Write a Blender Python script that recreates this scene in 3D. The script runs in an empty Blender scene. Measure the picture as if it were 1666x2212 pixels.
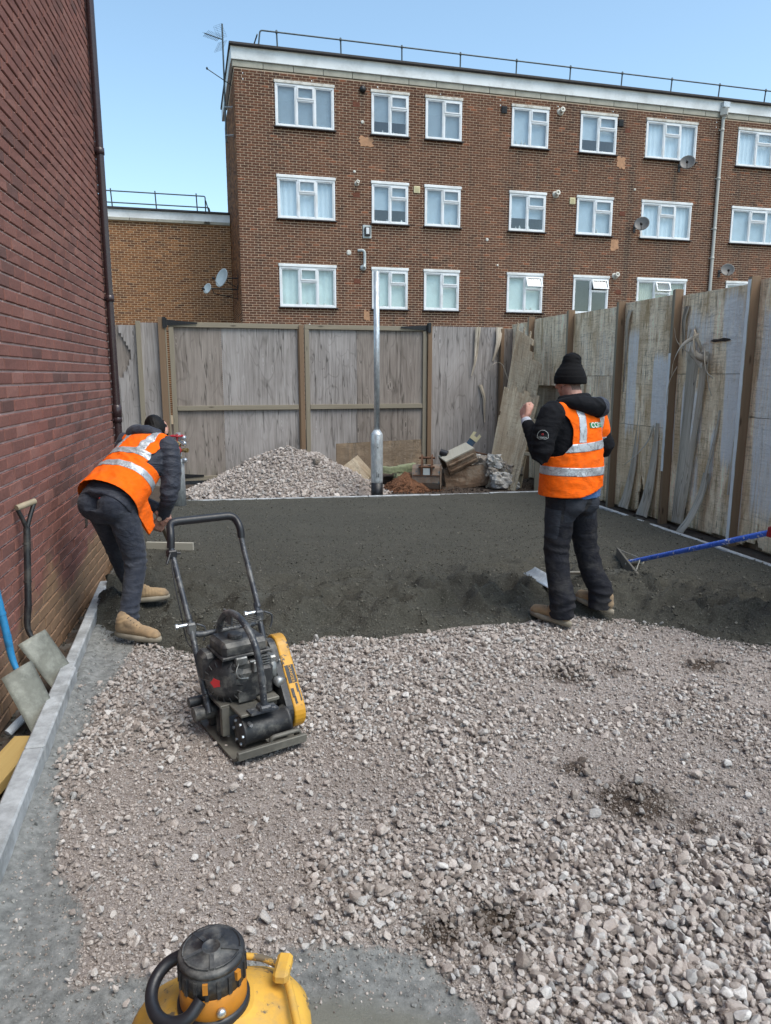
import bpy, bmesh, math, random
import numpy as np
from mathutils import Vector, Matrix

R = math.radians
SC = bpy.context.scene
COL = SC.collection

# ------------------------------------------------------------------ camera
PITCH = R(10.58); CAMH = 1.7; FPX = 1574.0          # focal length for a 2212 high frame
cam_d = bpy.data.cameras.new('camera'); cam = bpy.data.objects.new('camera', cam_d); COL.objects.link(cam)
cam.location = (0, 0, CAMH); cam.rotation_euler = (R(90) - PITCH, 0, 0)
cam_d.sensor_fit = 'VERTICAL'; cam_d.sensor_height = 36.0; cam_d.lens = FPX / 2212.0 * 36.0
cam_d.clip_start = 0.05; cam_d.clip_end = 2000
SC.camera = cam

# ------------------------------------------------------------------ world, sun, exposure
SUN_EL, SUN_AZ = R(60.0), R(128.0)      # very soft, from high up: the yard lies in open shade
w = bpy.data.worlds.new('World'); SC.world = w; w.use_nodes = True
nt = w.node_tree; bg = nt.nodes['Background']
sky = nt.nodes.new('ShaderNodeTexSky'); sky.sky_type = 'NISHITA'; sky.sun_disc = False
sky.sun_elevation = SUN_EL; sky.sun_rotation = SUN_AZ; sky.altitude = 0.0
sky.air_density = 1.0; sky.dust_density = 1.6; sky.ozone_density = 2.4
wb = nt.nodes.new('ShaderNodeMix'); wb.data_type = 'RGBA'; wb.blend_type = 'MULTIPLY'; wb.inputs[0].default_value = 1.0; wb.inputs[7].default_value = (.96, 1.0, .89, 1)   # the photograph's white balance
nt.links.new(sky.outputs[0], wb.inputs[6]); nt.links.new(wb.outputs[2], bg.inputs[0]); bg.inputs[1].default_value = 0.13
sd = bpy.data.lights.new('sun', 'SUN'); sd.energy = 1.25; sd.angle = R(38); sd.color = (1.0, 0.945, 0.88)
so = bpy.data.objects.new('sun', sd); COL.objects.link(so)
sv = Vector((math.sin(SUN_AZ) * math.cos(SUN_EL), math.cos(SUN_AZ) * math.cos(SUN_EL), math.sin(SUN_EL)))
so.rotation_euler = sv.to_track_quat('Z', 'Y').to_euler(); so.location = (0, 0, 30)
SC.view_settings.view_transform = 'Standard'; SC.view_settings.look = 'None'
SC.view_settings.gamma = 1.0; SC.view_settings.use_curve_mapping = False
SC.view_settings.exposure = 1.2
try:
    SC.cycles.max_bounces = 6; SC.cycles.transparent_max_bounces = 12
    SC.cycles.use_denoising = True
except Exception: pass

# ------------------------------------------------------------------ camera arithmetic (only to rank pieces by size)
def project(p):
    v = (p[0], p[1], p[2] - CAMH)
    f = v[1] * math.cos(PITCH) - v[2] * math.sin(PITCH)
    u = v[1] * math.sin(PITCH) + v[2] * math.cos(PITCH)
    if f < 0.05: return None
    return 833 + FPX * v[0] / f, 1106 - FPX * u / f, f
def in_frame(p, m=0):
    q = project(p)
    return q is not None and -m < q[0] < 1666 + m and -m < q[1] < 2212 + m

# ------------------------------------------------------------------ numpy noise
def _h(ix, iy, iz, seed):
    n = (ix * 374761393 + iy * 668265263 + iz * 2147483647 + seed * 974634777) & 0xffffffff
    n = ((n ^ (n >> 13)) * 1274126177) & 0xffffffff
    n = (n ^ (n >> 16)) & 0xffffffff
    return n / 4294967295.0
def vnoise(x, y, z=0.0, seed=0):
    x, y, z = np.broadcast_arrays(np.asarray(x, float), np.asarray(y, float), np.asarray(z, float))
    ix = np.floor(x).astype(np.int64); iy = np.floor(y).astype(np.int64); iz = np.floor(z).astype(np.int64)
    fx = x - ix; fy = y - iy; fz = z - iz
    fx = fx * fx * (3 - 2 * fx); fy = fy * fy * (3 - 2 * fy); fz = fz * fz * (3 - 2 * fz)
    r = 0
    for a in (0, 1):
        for b in (0, 1):
            for c in (0, 1):
                wgt = (fx if a else 1 - fx) * (fy if b else 1 - fy) * (fz if c else 1 - fz)
                r = r + wgt * _h(ix + a, iy + b, iz + c, seed)
    return r * 2 - 1
def fbm(x, y, z=0.0, octv=4, seed=0, gain=.5):
    r = 0; a = 1; t = 0; f = 1
    for i in range(octv):
        r = r + a * vnoise(np.asarray(x) * f + 17.3 * i, np.asarray(y) * f - 9.1 * i, np.asarray(z) * f, seed + i); t += a; a *= gain; f *= 2.03
    return r / t
def sstep(a, b, x):
    t = np.clip((np.asarray(x, float) - a) / (b - a), 0, 1); return t * t * (3 - 2 * t)

# ------------------------------------------------------------------ object helpers
def link(o, parent=None):
    COL.objects.link(o)
    if parent is not None: o.parent = parent
    return o
def tag(o, label=None, cat=None, group=None, kind=None):
    if label: o['label'] = label
    if cat: o['category'] = cat
    if group: o['group'] = group
    if kind: o['kind'] = kind
    return o
def empty(name, loc=(0, 0, 0), rz=0.0, label=None, cat=None, group=None, kind=None):
    o = bpy.data.objects.new(name, None); COL.objects.link(o)
    o.location = loc; o.rotation_euler = (0, 0, rz); o.empty_display_size = .1
    return tag(o, label, cat, group, kind)
def copy_tree(o, parent=None):
    kids = list(o.children)
    c = o.copy(); COL.objects.link(c)
    if parent is not None:
        c.parent = parent
    for k in kids: copy_tree(k, c)
    return c

def orient(d, up=(0, 0, 1)):
    d = Vector(d).normalized(); up = Vector(up)
    if abs(d.dot(up.normalized())) > .98: up = Vector((1, 0, 0)) if abs(d.x) < .9 else Vector((0, 0, 1))
    x = d.cross(up).normalized(); y = x.cross(d).normalized()
    return x, y, d

class MB:
    """collects faces, becomes one mesh"""
    def __init__(s): s.v = []; s.f = []; s.sm = []
    def add(s, vs, fs, smooth=False):
        b = len(s.v); s.v += [tuple(p) for p in vs]
        s.f += [tuple(i + b for i in f) for f in fs]; s.sm += [smooth] * len(fs)
        return s
    def box(s, c, size, rz=0.0, M=None, bev=0.0):
        hx, hy, hz = size[0] / 2, size[1] / 2, size[2] / 2
        if bev > 0:
            bev = min(bev, hx * .49, hy * .49, hz * .49)
            bm = bmesh.new(); bmesh.ops.create_cube(bm, size=1)
            for v in bm.verts: v.co = Vector((v.co.x * size[0], v.co.y * size[1], v.co.z * size[2]))
            bmesh.ops.bevel(bm, geom=list(bm.edges), offset=bev, segments=1, affect='EDGES')
            bm.verts.ensure_lookup_table(); vs = [v.co.copy() for v in bm.verts]; fs = [[v.index for v in f.verts] for f in bm.faces]; bm.free()
        else:
            vs = [Vector((x * hx, y * hy, z * hz)) for x in (-1, 1) for y in (-1, 1) for z in (-1, 1)]
            fs = [(0, 1, 3, 2), (4, 6, 7, 5), (0, 4, 5, 1), (2, 3, 7, 6), (0, 2, 6, 4), (1, 5, 7, 3)]
        if M is not None: vs = [M @ v for v in vs]
        elif rz: m = Matrix.Rotation(rz, 3, 'Z'); vs = [m @ v for v in vs]
        vs = [v + Vector(c) for v in vs]
        return s.add(vs, fs)
    def bar(s, a, b, w, h, up=(0, 0, 1), bev=0.0):
        a = Vector(a); b = Vector(b); x, y, d = orient(b - a, up)
        M = Matrix((x, y, d)).transposed()
        return s.box((a + b) / 2, (w, h, (b - a).length), M=M, bev=bev)
    def tube(s, pts, r, n=10, cap=True, smooth=True, rs=None, ell=1.0):
        pts = [Vector(p) for p in pts]; rings = []
        t0 = (pts[1] - pts[0]).normalized(); x, y, _ = orient(t0)
        for i, p in enumerate(pts):
            if i == 0: t = pts[1] - pts[0]
            elif i == len(pts) - 1: t = pts[-1] - pts[-2]
            else: t = (pts[i + 1] - pts[i]).normalized() + (pts[i] - pts[i - 1]).normalized()
            t.normalize(); x = (x - t * x.dot(t)).normalized(); y = t.cross(x)
            rr = rs[i] if rs else r
            rings.append([p + x * (math.cos(2 * math.pi * k / n) * rr) + y * (math.sin(2 * math.pi * k / n) * rr * ell) for k in range(n)])
        vs = [v for rg in rings for v in rg]; fs = []
        for i in range(len(rings) - 1):
            for k in range(n):
                k2 = (k + 1) % n; fs.append((i * n + k, i * n + k2, (i + 1) * n + k2, (i + 1) * n + k))
        s.add(vs, fs, smooth)
        if cap:
            s.add(rings[0], [tuple(reversed(range(n)))]); s.add(rings[-1], [tuple(range(n))])
        return s
    def cyl(s, a, b, r, n=16, r2=None, smooth=True):
        return s.tube([a, b], r, n, rs=[r, r if r2 is None else r2], smooth=smooth)
    def lathe(s, c, prof, axis=(0, 0, 1), n=24, smooth=True, up=(1, 0, 0)):
        d = Vector(axis).normalized(); x, y, _ = orient(d, up if abs(d.z) < .9 else (0, 1, 0)); c = Vector(c); vs = []
        for (r, h) in prof:
            for k in range(n):
                a = 2 * math.pi * k / n
                vs.append(c + d * h + (x * math.cos(a) + y * math.sin(a)) * max(r, 1e-4))
        fs = []
        for i in range(len(prof) - 1):
            for k in range(n):
                k2 = (k + 1) % n; fs.append((i * n + k, i * n + k2, (i + 1) * n + k2, (i + 1) * n + k))
        fs.append(tuple(reversed(range(n)))); fs.append(tuple((len(prof) - 1) * n + k for k in range(n)))
        return s.add(vs, fs, smooth)
    def prism(s, poly, M, depth, smooth=False):
        """poly: 2-D points, M maps (x,y,z) to space, extruded 0..depth along local z"""
        n = len(poly); vs = [M @ Vector((x, y, 0)) for x, y in poly] + [M @ Vector((x, y, depth)) for x, y in poly]
        fs = [tuple(reversed(range(n))), tuple(range(n, 2 * n))] + [(i, (i + 1) % n, n + (i + 1) % n, n + i) for i in range(n)]
        return s.add(vs, fs, smooth)
    def grid(s, P, smooth=True, close=False):
        """P: array (n,m,3)"""
        n, m = len(P), len(P[0]); vs = [P[i][j] for i in range(n) for j in range(m)]; fs = []
        for i in range(n - 1):
            for j in range(m - 1 + (1 if close else 0)):
                j2 = (j + 1) % m; fs.append((i * m + j, i * m + j2, (i + 1) * m + j2, (i + 1) * m + j))
        return s.add(vs, fs, smooth)
    def mesh(s, name):
        me = bpy.data.meshes.new(name); me.from_pydata(s.v, [], s.f)
        me.polygons.foreach_set('use_smooth', s.sm); me.validate(); me.update()
        return me
    def build(s, name, m, parent=None, **kw):
        me = s.mesh(name); o = bpy.data.objects.new(name, me)
        if m: me.materials.append(m)
        link(o, parent)
        bm = bmesh.new(); bm.from_mesh(me); bmesh.ops.recalc_face_normals(bm, faces=bm.faces); bm.to_mesh(me); bm.free()
        return tag(o, **kw)

def arc_pts(pts, r=.05, seg=5):
    """rounds the corners of a polyline"""
    pts = [Vector(p) for p in pts]; out = [pts[0]]
    for i in range(1, len(pts) - 1):
        a, b, c = pts[i - 1], pts[i], pts[i + 1]
        ra = min(r, (a - b).length * .49); rc = min(r, (c - b).length * .49)
        p0 = b + (a - b).normalized() * ra; p1 = b + (c - b).normalized() * rc
        for k in range(seg + 1):
            t = k / seg; out.append(p0 * (1 - t) ** 2 + b * 2 * t * (1 - t) + p1 * t * t)
    out.append(pts[-1]); return out
def set_attr(me, name, vals, domain='POINT', typ='FLOAT'):
    a = me.attributes.new(name, typ, domain)
    a.data.foreach_set('value' if typ == 'FLOAT' else 'vector', np.asarray(vals, dtype=np.float32).ravel())
def mesh_np(name, verts, faces, smooth=True):
    me = bpy.data.meshes.new(name); verts = np.asarray(verts, dtype=np.float32); faces = np.asarray(faces, dtype=np.int32)
    me.vertices.add(len(verts)); me.vertices.foreach_set('co', verts.ravel())
    k = faces.shape[1]
    me.loops.add(faces.size); me.loops.foreach_set('vertex_index', faces.ravel())
    me.polygons.add(len(faces)); me.polygons.foreach_set('loop_start', np.arange(0, faces.size, k, dtype=np.int32))
    try: me.polygons.foreach_set('loop_total', np.full(len(faces), k, dtype=np.int32))
    except Exception: pass
    me.update(calc_edges=True); me.polygons.foreach_set('use_smooth', np.full(len(faces), smooth)); me.validate(); return me
# ------------------------------------------------------------------ materials
class NS:
    def __init__(s, name, bump=True):
        s.m = bpy.data.materials.new(name); s.m.use_nodes = True; s.t = s.m.node_tree
        s.b = s.t.nodes['Principled BSDF']; s.out = s.t.nodes['Material Output']
    def n(s, typ, **kw):
        x = s.t.nodes.new(typ)
        for k, v in kw.items(): setattr(x, k, v)
        return x
    def put(s, sock, v):
        if isinstance(v, bpy.types.NodeSocket): s.t.links.new(v, sock)
        elif v is not None:
            if sock.type == 'RGBA' and len(v) == 3: v = (*v, 1)
            sock.default_value = v
    def pos(s): return s.n('ShaderNodeNewGeometry').outputs['Position']
    def obj(s): return s.n('ShaderNodeTexCoord').outputs['Object']
    def attr(s, name, vec=False, typ='GEOMETRY'):
        a = s.n('ShaderNodeAttribute', attribute_name=name, attribute_type=typ); return a.outputs['Vector' if vec else 'Fac']
    def rnd(s): return s.n('ShaderNodeObjectInfo').outputs['Random']
    def map(s, v, scale=(1, 1, 1), loc=(0, 0, 0), rot=(0, 0, 0)):
        x = s.n('ShaderNodeMapping'); s.put(x.inputs[0], v); x.inputs['Scale'].default_value = scale
        x.inputs['Location'].default_value = loc; x.inputs['Rotation'].default_value = rot; return x.outputs[0]
    def noise(s, v=None, scale=5, detail=4, rough=.55, dist=0.0):
        x = s.n('ShaderNodeTexNoise'); 
        if v is not None: s.put(x.inputs['Vector'], v)
        x.inputs['Scale'].default_value = scale; x.inputs['Detail'].default_value = detail
        x.inputs['Roughness'].default_value = rough; x.inputs['Distortion'].default_value = dist; return x.outputs['Fac']
    def vor(s, v, scale=5, out='Distance', feat='F1', rand=1.0):
        x = s.n('ShaderNodeTexVoronoi', feature=feat); s.put(x.inputs['Vector'], v); x.inputs['Scale'].default_value = scale
        x.inputs['Randomness'].default_value = rand; return x.outputs[out]
    def math(s, op, a, b=None, c=None, clamp=False):
        x = s.n('ShaderNodeMath', operation=op, use_clamp=clamp); s.put(x.inputs[0], a)
        if b is not None: s.put(x.inputs[1], b)
        if c is not None: s.put(x.inputs[2], c)
        return x.outputs[0]
    def ramp(s, f, stops, interp='LINEAR'):
        x = s.n('ShaderNodeValToRGB'); s.put(x.inputs[0], f); cr = x.color_ramp; cr.interpolation = interp
        while len(cr.elements) < len(stops): cr.elements.new(.5)
        for e, (p, c) in zip(cr.elements, stops):
            e.position = p; e.color = (*c, 1) if not isinstance(c, (int, float)) else (c, c, c, 1)
        return x.outputs[0]
    def step(s, f, a, b): return s.ramp(f, [(a, 0.0), (b, 1.0)])
    def mix(s, f, a, b, mode='MIX'):
        x = s.n('ShaderNodeMix', data_type='RGBA', blend_type=mode); s.put(x.inputs[0], f); s.put(x.inputs[6], a); s.put(x.inputs[7], b); return x.outputs[2]
    def bump(s, h, strength=.5, dist=.01, normal=None):
        x = s.n('ShaderNodeBump'); s.put(x.inputs['Height'], h); x.inputs['Strength'].default_value = strength
        x.inputs['Distance'].default_value = dist
        if normal: s.put(x.inputs['Normal'], normal)
        return x.outputs[0]
    def hsv(s, col, h=.5, sat=1.0, v=1.0):
        x = s.n('ShaderNodeHueSaturation'); s.put(x.inputs['Color'], col); s.put(x.inputs['Hue'], h); s.put(x.inputs['Saturation'], sat); s.put(x.inputs['Value'], v); return x.outputs[0]
    def sep(s, v):
        x = s.n('ShaderNodeSeparateXYZ'); s.put(x.inputs[0], v); return x.outputs
    def comb(s, a, b, c):
        x = s.n('ShaderNodeCombineXYZ')
        for i, q in enumerate((a, b, c)): s.put(x.inputs[i], q)
        return x.outputs[0]
    def fin(s, col=None, rough=.8, metal=0.0, normal=None, spec=None, **kw):
        if col is not None: s.put(s.b.inputs['Base Color'], col)
        s.put(s.b.inputs['Roughness'], rough); s.put(s.b.inputs['Metallic'], metal)
        if normal is not None: s.put(s.b.inputs['Normal'], normal)
        if spec is not None: s.b.inputs['Specular IOR Level'].default_value = spec
        for k, v in kw.items(): s.put(s.b.inputs[k], v)
        return s.m

def simple(name, col, rough=.6, metal=0.0, var=.25, scale=12, bump=.15, dirt=None, dirt_amt=.5, bd=.003, wear=None, spec=None):
    """painted or raw surface with mottling, dirt and faint relief"""
    s = NS(name); o = s.obj(); n1 = s.noise(o, scale, 6, .65); n2 = s.noise(o, scale * 4.3, 5, .6)
    dark = tuple(c * (1 - var) for c in col); lite = tuple(min(1, c * (1 + var)) for c in col)
    c = s.ramp(n1, [(.3, dark), (.7, lite)])
    if dirt: c = s.mix(s.math('MULTIPLY', s.step(s.noise(o, scale * .6, 7, .7), .47, .62), dirt_amt), c, dirt)
    if wear: c = s.mix(s.step(s.noise(o, scale * 2.2, 6, .7), .575, .62), c, wear)
    r = s.ramp(n2, [(.2, max(0, rough - .12)), (.8, min(1, rough + .12))])
    return s.fin(c, r, metal, s.bump(n2, bump, bd), spec=spec)

M = {}
def brick_mat(name, cols, sandy=None, sandy_z=0.3, rustic=False, streak=0.0, darkstain=None):
    s = NS(name); t = s.attr('tone'); p = s.pos(); o = s.obj()
    c = s.ramp(t, [(i / (len(cols) - 1), q) for i, q in enumerate(cols)])
    n1 = s.noise(p, 1.1, 5, .6); c = s.mix(s.math('MULTIPLY', s.step(n1, .42, .68), .35), c, tuple(x * .6 for x in cols[len(cols) // 2]))
    n2 = s.noise(p, 60, 4, .7); c = s.mix(.5, c, s.ramp(n2, [(.25, (.45, .45, .45)), (.75, (1.3, 1.25, 1.2))]), 'MULTIPLY')
    if streak:   # rain streaks under the sills, a stain with its own shape
        st = s.noise(s.map(p, (2.4, 2.4, .16)), 1.0, 5, .6)
        c = s.mix(s.math('MULTIPLY', s.step(st, .50, .66), streak), c, (.03, .022, .02))
    if sandy:
        z = s.sep(p)[2]; zz = s.math('ADD', z, s.math('MULTIPLY', s.math('SUBTRACT', s.noise(p, 1.7, 5, .6), .5), 1.1))
        f = s.math('SUBTRACT', 1.0, s.math('DIVIDE', zz, sandy_z), clamp=True)
        c = s.mix(s.math('MULTIPLY', s.math('MINIMUM', s.math('MULTIPLY', f, 2.5), 1.0), .75), c, sandy)
    h = s.noise(p, 90, 5, .7)
    if rustic: h = s.math('ADD', s.math('MULTIPLY', s.noise(s.map(p, (60, 60, 7)), 1.0, 4, .6), .9), s.math('MULTIPLY', h, .5))
    m = s.fin(c, .92, 0, s.bump(h, .7 if rustic else .4, .006 if rustic else .003), spec=.25); return m
M['brick_left'] = brick_mat('red_rustic_brick', [(.145, .078, .068), (.205, .096, .080), (.23, .103, .084), (.245, .114, .092), (.275, .136, .112)], sandy=(.25, .17, .10), sandy_z=.42, rustic=True)
M['brick_main'] = brick_mat('brown_brick', [(.075, .034, .022), (.112, .050, .031), (.142, .062, .037), (.175, .077, .044), (.27, .098, .05)], streak=.55)
M['brick_wing'] = brick_mat('ochre_brick', [(.11, .050, .030), (.20, .088, .043), (.27, .120, .052), (.33, .148, .062), (.42, .19, .078)], streak=.3)
def mortar(name, col, sandy=None):
    s = NS(name); p = s.pos(); n = s.noise(p, 3, 6, .65); c = s.mix(n, tuple(x * .72 for x in col), tuple(min(1, x * 1.2) for x in col))
    if sandy:
        z = s.sep(p)[2]; f = s.math('SUBTRACT', 1.0, s.math('DIVIDE', s.math('ADD', z, s.math('MULTIPLY', s.math('SUBTRACT', s.noise(p, 1.7, 5, .6), .5), 1.1)), .42), clamp=True); c = s.mix(f, c, sandy)
    return s.fin(c, .95, 0, s.bump(s.noise(p, 120, 3, .6), .4, .003), spec=.2)
M['mortar_left'] = mortar('pink_mortar', (.60, .43, .39), (.26, .19, .12))
M['mortar_main'] = mortar('tan_mortar', (.72, .53, .38))
M['mortar_wing'] = mortar('buff_mortar', (.78, .56, .36))
M['side_brick_far'] = M['brick_wing']

def ply_mat(name, light, mid, dark, algae=.5, rough_ply=0.0, paint=False, mud=0.0):
    s = NS(name); uv = s.attr('uvm', True); rn = s.rnd()
    off = s.comb(s.math('MULTIPLY', rn, 37.0), s.math('MULTIPLY', rn, 11.0), s.math('MULTIPLY', rn, 53.0))
    va = s.n('ShaderNodeVectorMath', operation='ADD'); s.put(va.inputs[0], uv); s.put(va.inputs[1], off); v = va.outputs[0]
    warp = s.noise(s.map(v, (2.2, .55, 1)), 1.0, 3, .5, .6)                       # slow figure of rotary cut veneer
    rings = s.math('PINGPONG', s.math('MULTIPLY', warp, 22.0), 1.0)
    streaks = s.noise(s.map(v, (34, 1.3, 1)), 1.0, 5, .65)
    fine = s.noise(s.map(v, (140, 3.5, 1)), 1.0, 4, .6)
    c = s.ramp(streaks, [(.14, dark), (.5, mid), (.84, light)])
    c = s.mix(s.math('MULTIPLY', s.step(rings, .78, .98), .45), c, dark)
    c = s.mix(.34, c, s.ramp(fine, [(.3, (.55, .55, .55)), (.7, (1.25, 1.25, 1.25))]), 'MULTIPLY')
    big = s.noise(s.map(v, (1.6, .8, 1)), 1.0, 4, .6); c = s.mix(s.step(big, .42, .66), c, s.mix(.5, c, light), 'MIX')
    # knots in loose rows
    vv = s.map(v, (6.5, 1.9, 1)); kd = s.vor(vv, 1.0, rand=.9); kn = s.math('SUBTRACT', 1.0, s.step(kd, .035, .10)); kc = s.ramp(s.math('PINGPONG', s.math('MULTIPLY', kd, 26.0), 1.0), [(.3, 0.0), (.9, 1.0)])
    halo = s.math('MULTIPLY', s.math('SUBTRACT', 1.0, s.step(kd, .10, .26)), kc)
    c = s.mix(s.math('MULTIPLY', halo, .7), c, light); c = s.mix(s.math('MULTIPLY', kn, .8), c, tuple(x * .45 for x in dark))
    cr = s.math('SUBTRACT', 1.0, s.step(s.math('ABSOLUTE', s.math('SUBTRACT', s.noise(s.map(v, (9, .35, 1)), 1.0, 3, .5), .5)), .002, .008))
    c = s.mix(s.math('MULTIPLY', cr, .7), c, (.03, .025, .02))
    hts = [s.math('MULTIPLY', fine, .5), s.math('MULTIPLY', streaks, .6), s.math('MULTIPLY', cr, -1.2), s.math('MULTIPLY', kn, -.5)]
    if rough_ply:
        v3 = s.map(v, (26, 60, 1)); chips = s.vor(s.map(v, (24, 48, 1)), 1.0, 'Distance'); ch = s.step(s.noise(v3, 1.0, 5, .7), .48, .62)
        c = s.mix(s.math('MULTIPLY', ch, rough_ply), c, tuple(x * .55 for x in mid)); hts.append(s.math('MULTIPLY', ch, -1.0))
        hc = s.math('SUBTRACT', 1.0, s.step(s.math('ABSOLUTE', s.math('SUBTRACT', s.noise(s.map(v, (1.6, 26, 1)), 1.0, 4, .6, .6), .5)), .004, .014)); c = s.mix(s.math('MULTIPLY', hc, .55), c, tuple(x * .4 for x in dark)); hts.append(s.math('MULTIPLY', hc, -1.3))
        wt = s.noise(s.map(v, (7.5, .8, 1)), 1.0, 6, .7); c = s.mix(s.math('MULTIPLY', s.step(wt, .50, .60), .55), c, tuple(min(1, x * 1.12) for x in light)); c = s.mix(s.math('MULTIPLY', s.step(s.noise(s.map(v, (5.0, .9, 1)), 1.7, 6, .7), .54, .64), .6), c, (.24, .165, .10))
        bl = s.noise(s.map(v, (2.6, 1.0, 1)), 1.0, 5, .65); c = s.mix(s.math('MULTIPLY', s.step(bl, .46, .6), .5), c, (.33, .24, .155))
    uz = s.sep(uv)[1]
    if algae:
        a = s.math('MULTIPLY', s.math('ADD', s.step(uz, 2.15, 2.55), s.math('SUBTRACT', 1.0, s.step(uz, .0, .4))), s.step(s.noise(s.map(v, (14, 2.2, 1)), 1.0, 5, .7), .45, .6))
        c = s.mix(s.math('MULTIPLY', a, algae), c, (.075, .085, .04))
    if mud: c = s.mix(s.math('MULTIPLY', s.step(s.noise(v, 3.5, 7, .65), .36, .55), mud), c, (.13, .095, .065))
    if paint:
        pm = s.attr('paint'); k = s.math('ADD', pm, s.math('MULTIPLY', s.math('SUBTRACT', s.noise(s.map(v, (46, 2.0, 1)), 1.0, 6, .75), .5), 1.1))
        k2 = s.math('MULTIPLY', s.step(k, .38, .72), s.math('SUBTRACT', 1.0, s.math('MULTIPLY', s.step(s.noise(s.map(v, (38, 4, 1)), 1.0, 6, .75), .52, .66), .45)))
        c = s.hsv(c, .5, 1.32, 1.6); c = s.mix(s.math('MULTIPLY', k2, .93), c, (.84, .83, .81))
    h = hts[0]
    for q in hts[1:]: h = s.math('ADD', h, q)
    return s.fin(c, .88, 0, s.bump(h, .6, .006), spec=.2)
M['ply_grey'] = ply_mat('weathered_grey_plywood', (.46, .43, .415), (.29, .265, .25), (.12, .105, .095))
M['ply_brown'] = ply_mat('weathered_brown_plywood', (.37, .325, .29), (.24, .205, .18), (.11, .092, .077))
M['ply_rough'] = ply_mat('delaminated_painted_plywood', (.76, .68, .56), (.59, .50, .39), (.32, .25, .175), algae=.5, rough_ply=.35, paint=True)
M['ply_bare'] = ply_mat('bare_leaning_plywood', (.52, .455, .345), (.38, .32, .235), (.21, .16, .11), algae=.35, rough_ply=.35)
M['ply_mud'] = ply_mat('muddy_board', (.24, .20, .155), (.19, .15, .112), (.12, .088, .063), algae=0, rough_ply=.3, mud=.8)
M['veneer'] = ply_mat('curling_grey_veneer', (.66, .59, .49), (.50, .43, .345), (.28, .225, .165), algae=.2)
def timber(name, light, dark, sc=1.0):
    s = NS(name); o = s.obj(); rn = s.rnd(); p = s.n('ShaderNodeVectorMath', operation='ADD'); s.put(p.inputs[0], s.attr('uvm', True)); s.put(p.inputs[1], s.comb(s.math('MULTIPLY', rn, 21), s.math('MULTIPLY', rn, 9), 0.0)); v = p.outputs[0]
    g = s.noise(s.map(v, (45 * sc, 1.6, 1)), 1.0, 5, .6, .4); b = s.noise(s.map(v, (3, .8, 1)), 1.0, 4, .6)
    c = s.mix(g, dark, light); c = s.mix(s.step(b, .4, .7), c, tuple(x * .75 for x in light))
    kd = s.vor(s.map(v, (9, 1.8, 1)), 1.0); k = s.math('SUBTRACT', 1.0, s.step(kd, .05, .11)); c = s.mix(s.math('MULTIPLY', k, .75), c, tuple(x * .35 for x in dark))
    return s.fin(c, .82, 0, s.bump(g, .4, .003), spec=.25)
M['timber_grey'] = timber('weathered_timber', (.34, .30, .23), (.17, .14, .10))
M['timber_brown'] = timber('brown_fence_post_timber', (.27, .18, .115), (.13, .085, .052))
M['timber_new'] = timber('fresh_yellow_softwood', (.50, .36, .14), (.32, .20, .065))
M['timber_dirty'] = timber('dirty_float_board', (.42, .40, .34), (.26, .25, .21))

M['upvc'] = simple('white_window_plastic', (.72, .74, .76), .35, 0, .05, 3, .03, dirt=(.45, .43, .38), dirt_amt=.35)
M['lintel'] = simple('flaking_white_lintel', (.62, .60, .55), .8, 0, .12, 9, .4, dirt=(.30, .26, .20), dirt_amt=.7)
M['sill'] = simple('dark_grey_sill', (.045, .04, .04), .7, 0, .3, 8)
M['fascia'] = simple('white_roof_fascia', (.78, .80, .80), .55, 0, .06, 1.2, .05, dirt=(.42, .42, .40), dirt_amt=.5)
M['stone_band'] = simple('grey_stone_band', (.36, .34, .28), .9, 0, .2, 3, .3)
M['roof_felt'] = simple('dark_roof_edge', (.035, .030, .030), .7, 0, .3, 3)
M['rail_steel'] = simple('dull_galvanised_rail', (.075, .095, .105), .5, .3, .2, 5)
s = NS('window_glass'); g = s.n('ShaderNodeBsdfGlossy'); g.inputs['Roughness'].default_value = .02; g.inputs['Color'].default_value = (.9, .95, 1, 1)
tr = s.n('ShaderNodeBsdfTransparent'); tr.inputs[0].default_value = (.90, .94, .96, 1); fr = s.n('ShaderNodeFresnel'); fr.inputs[0].default_value = 1.9
bf = s.math('SUBTRACT', 1.0, s.n('ShaderNodeNewGeometry').outputs['Backfacing']); mx = s.n('ShaderNodeMixShader'); s.put(mx.inputs[0], s.math('MULTIPLY', fr.outputs[0], bf)); s.put(mx.inputs[1], tr.outputs[0]); s.put(mx.inputs[2], g.outputs[0]); s.put(s.out.inputs[0], mx.outputs[0]); M['glass'] = s.m
M['room'] = simple('dim_room_wall', (.20, .20, .19), .9, 0, .2, 1.5)
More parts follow.
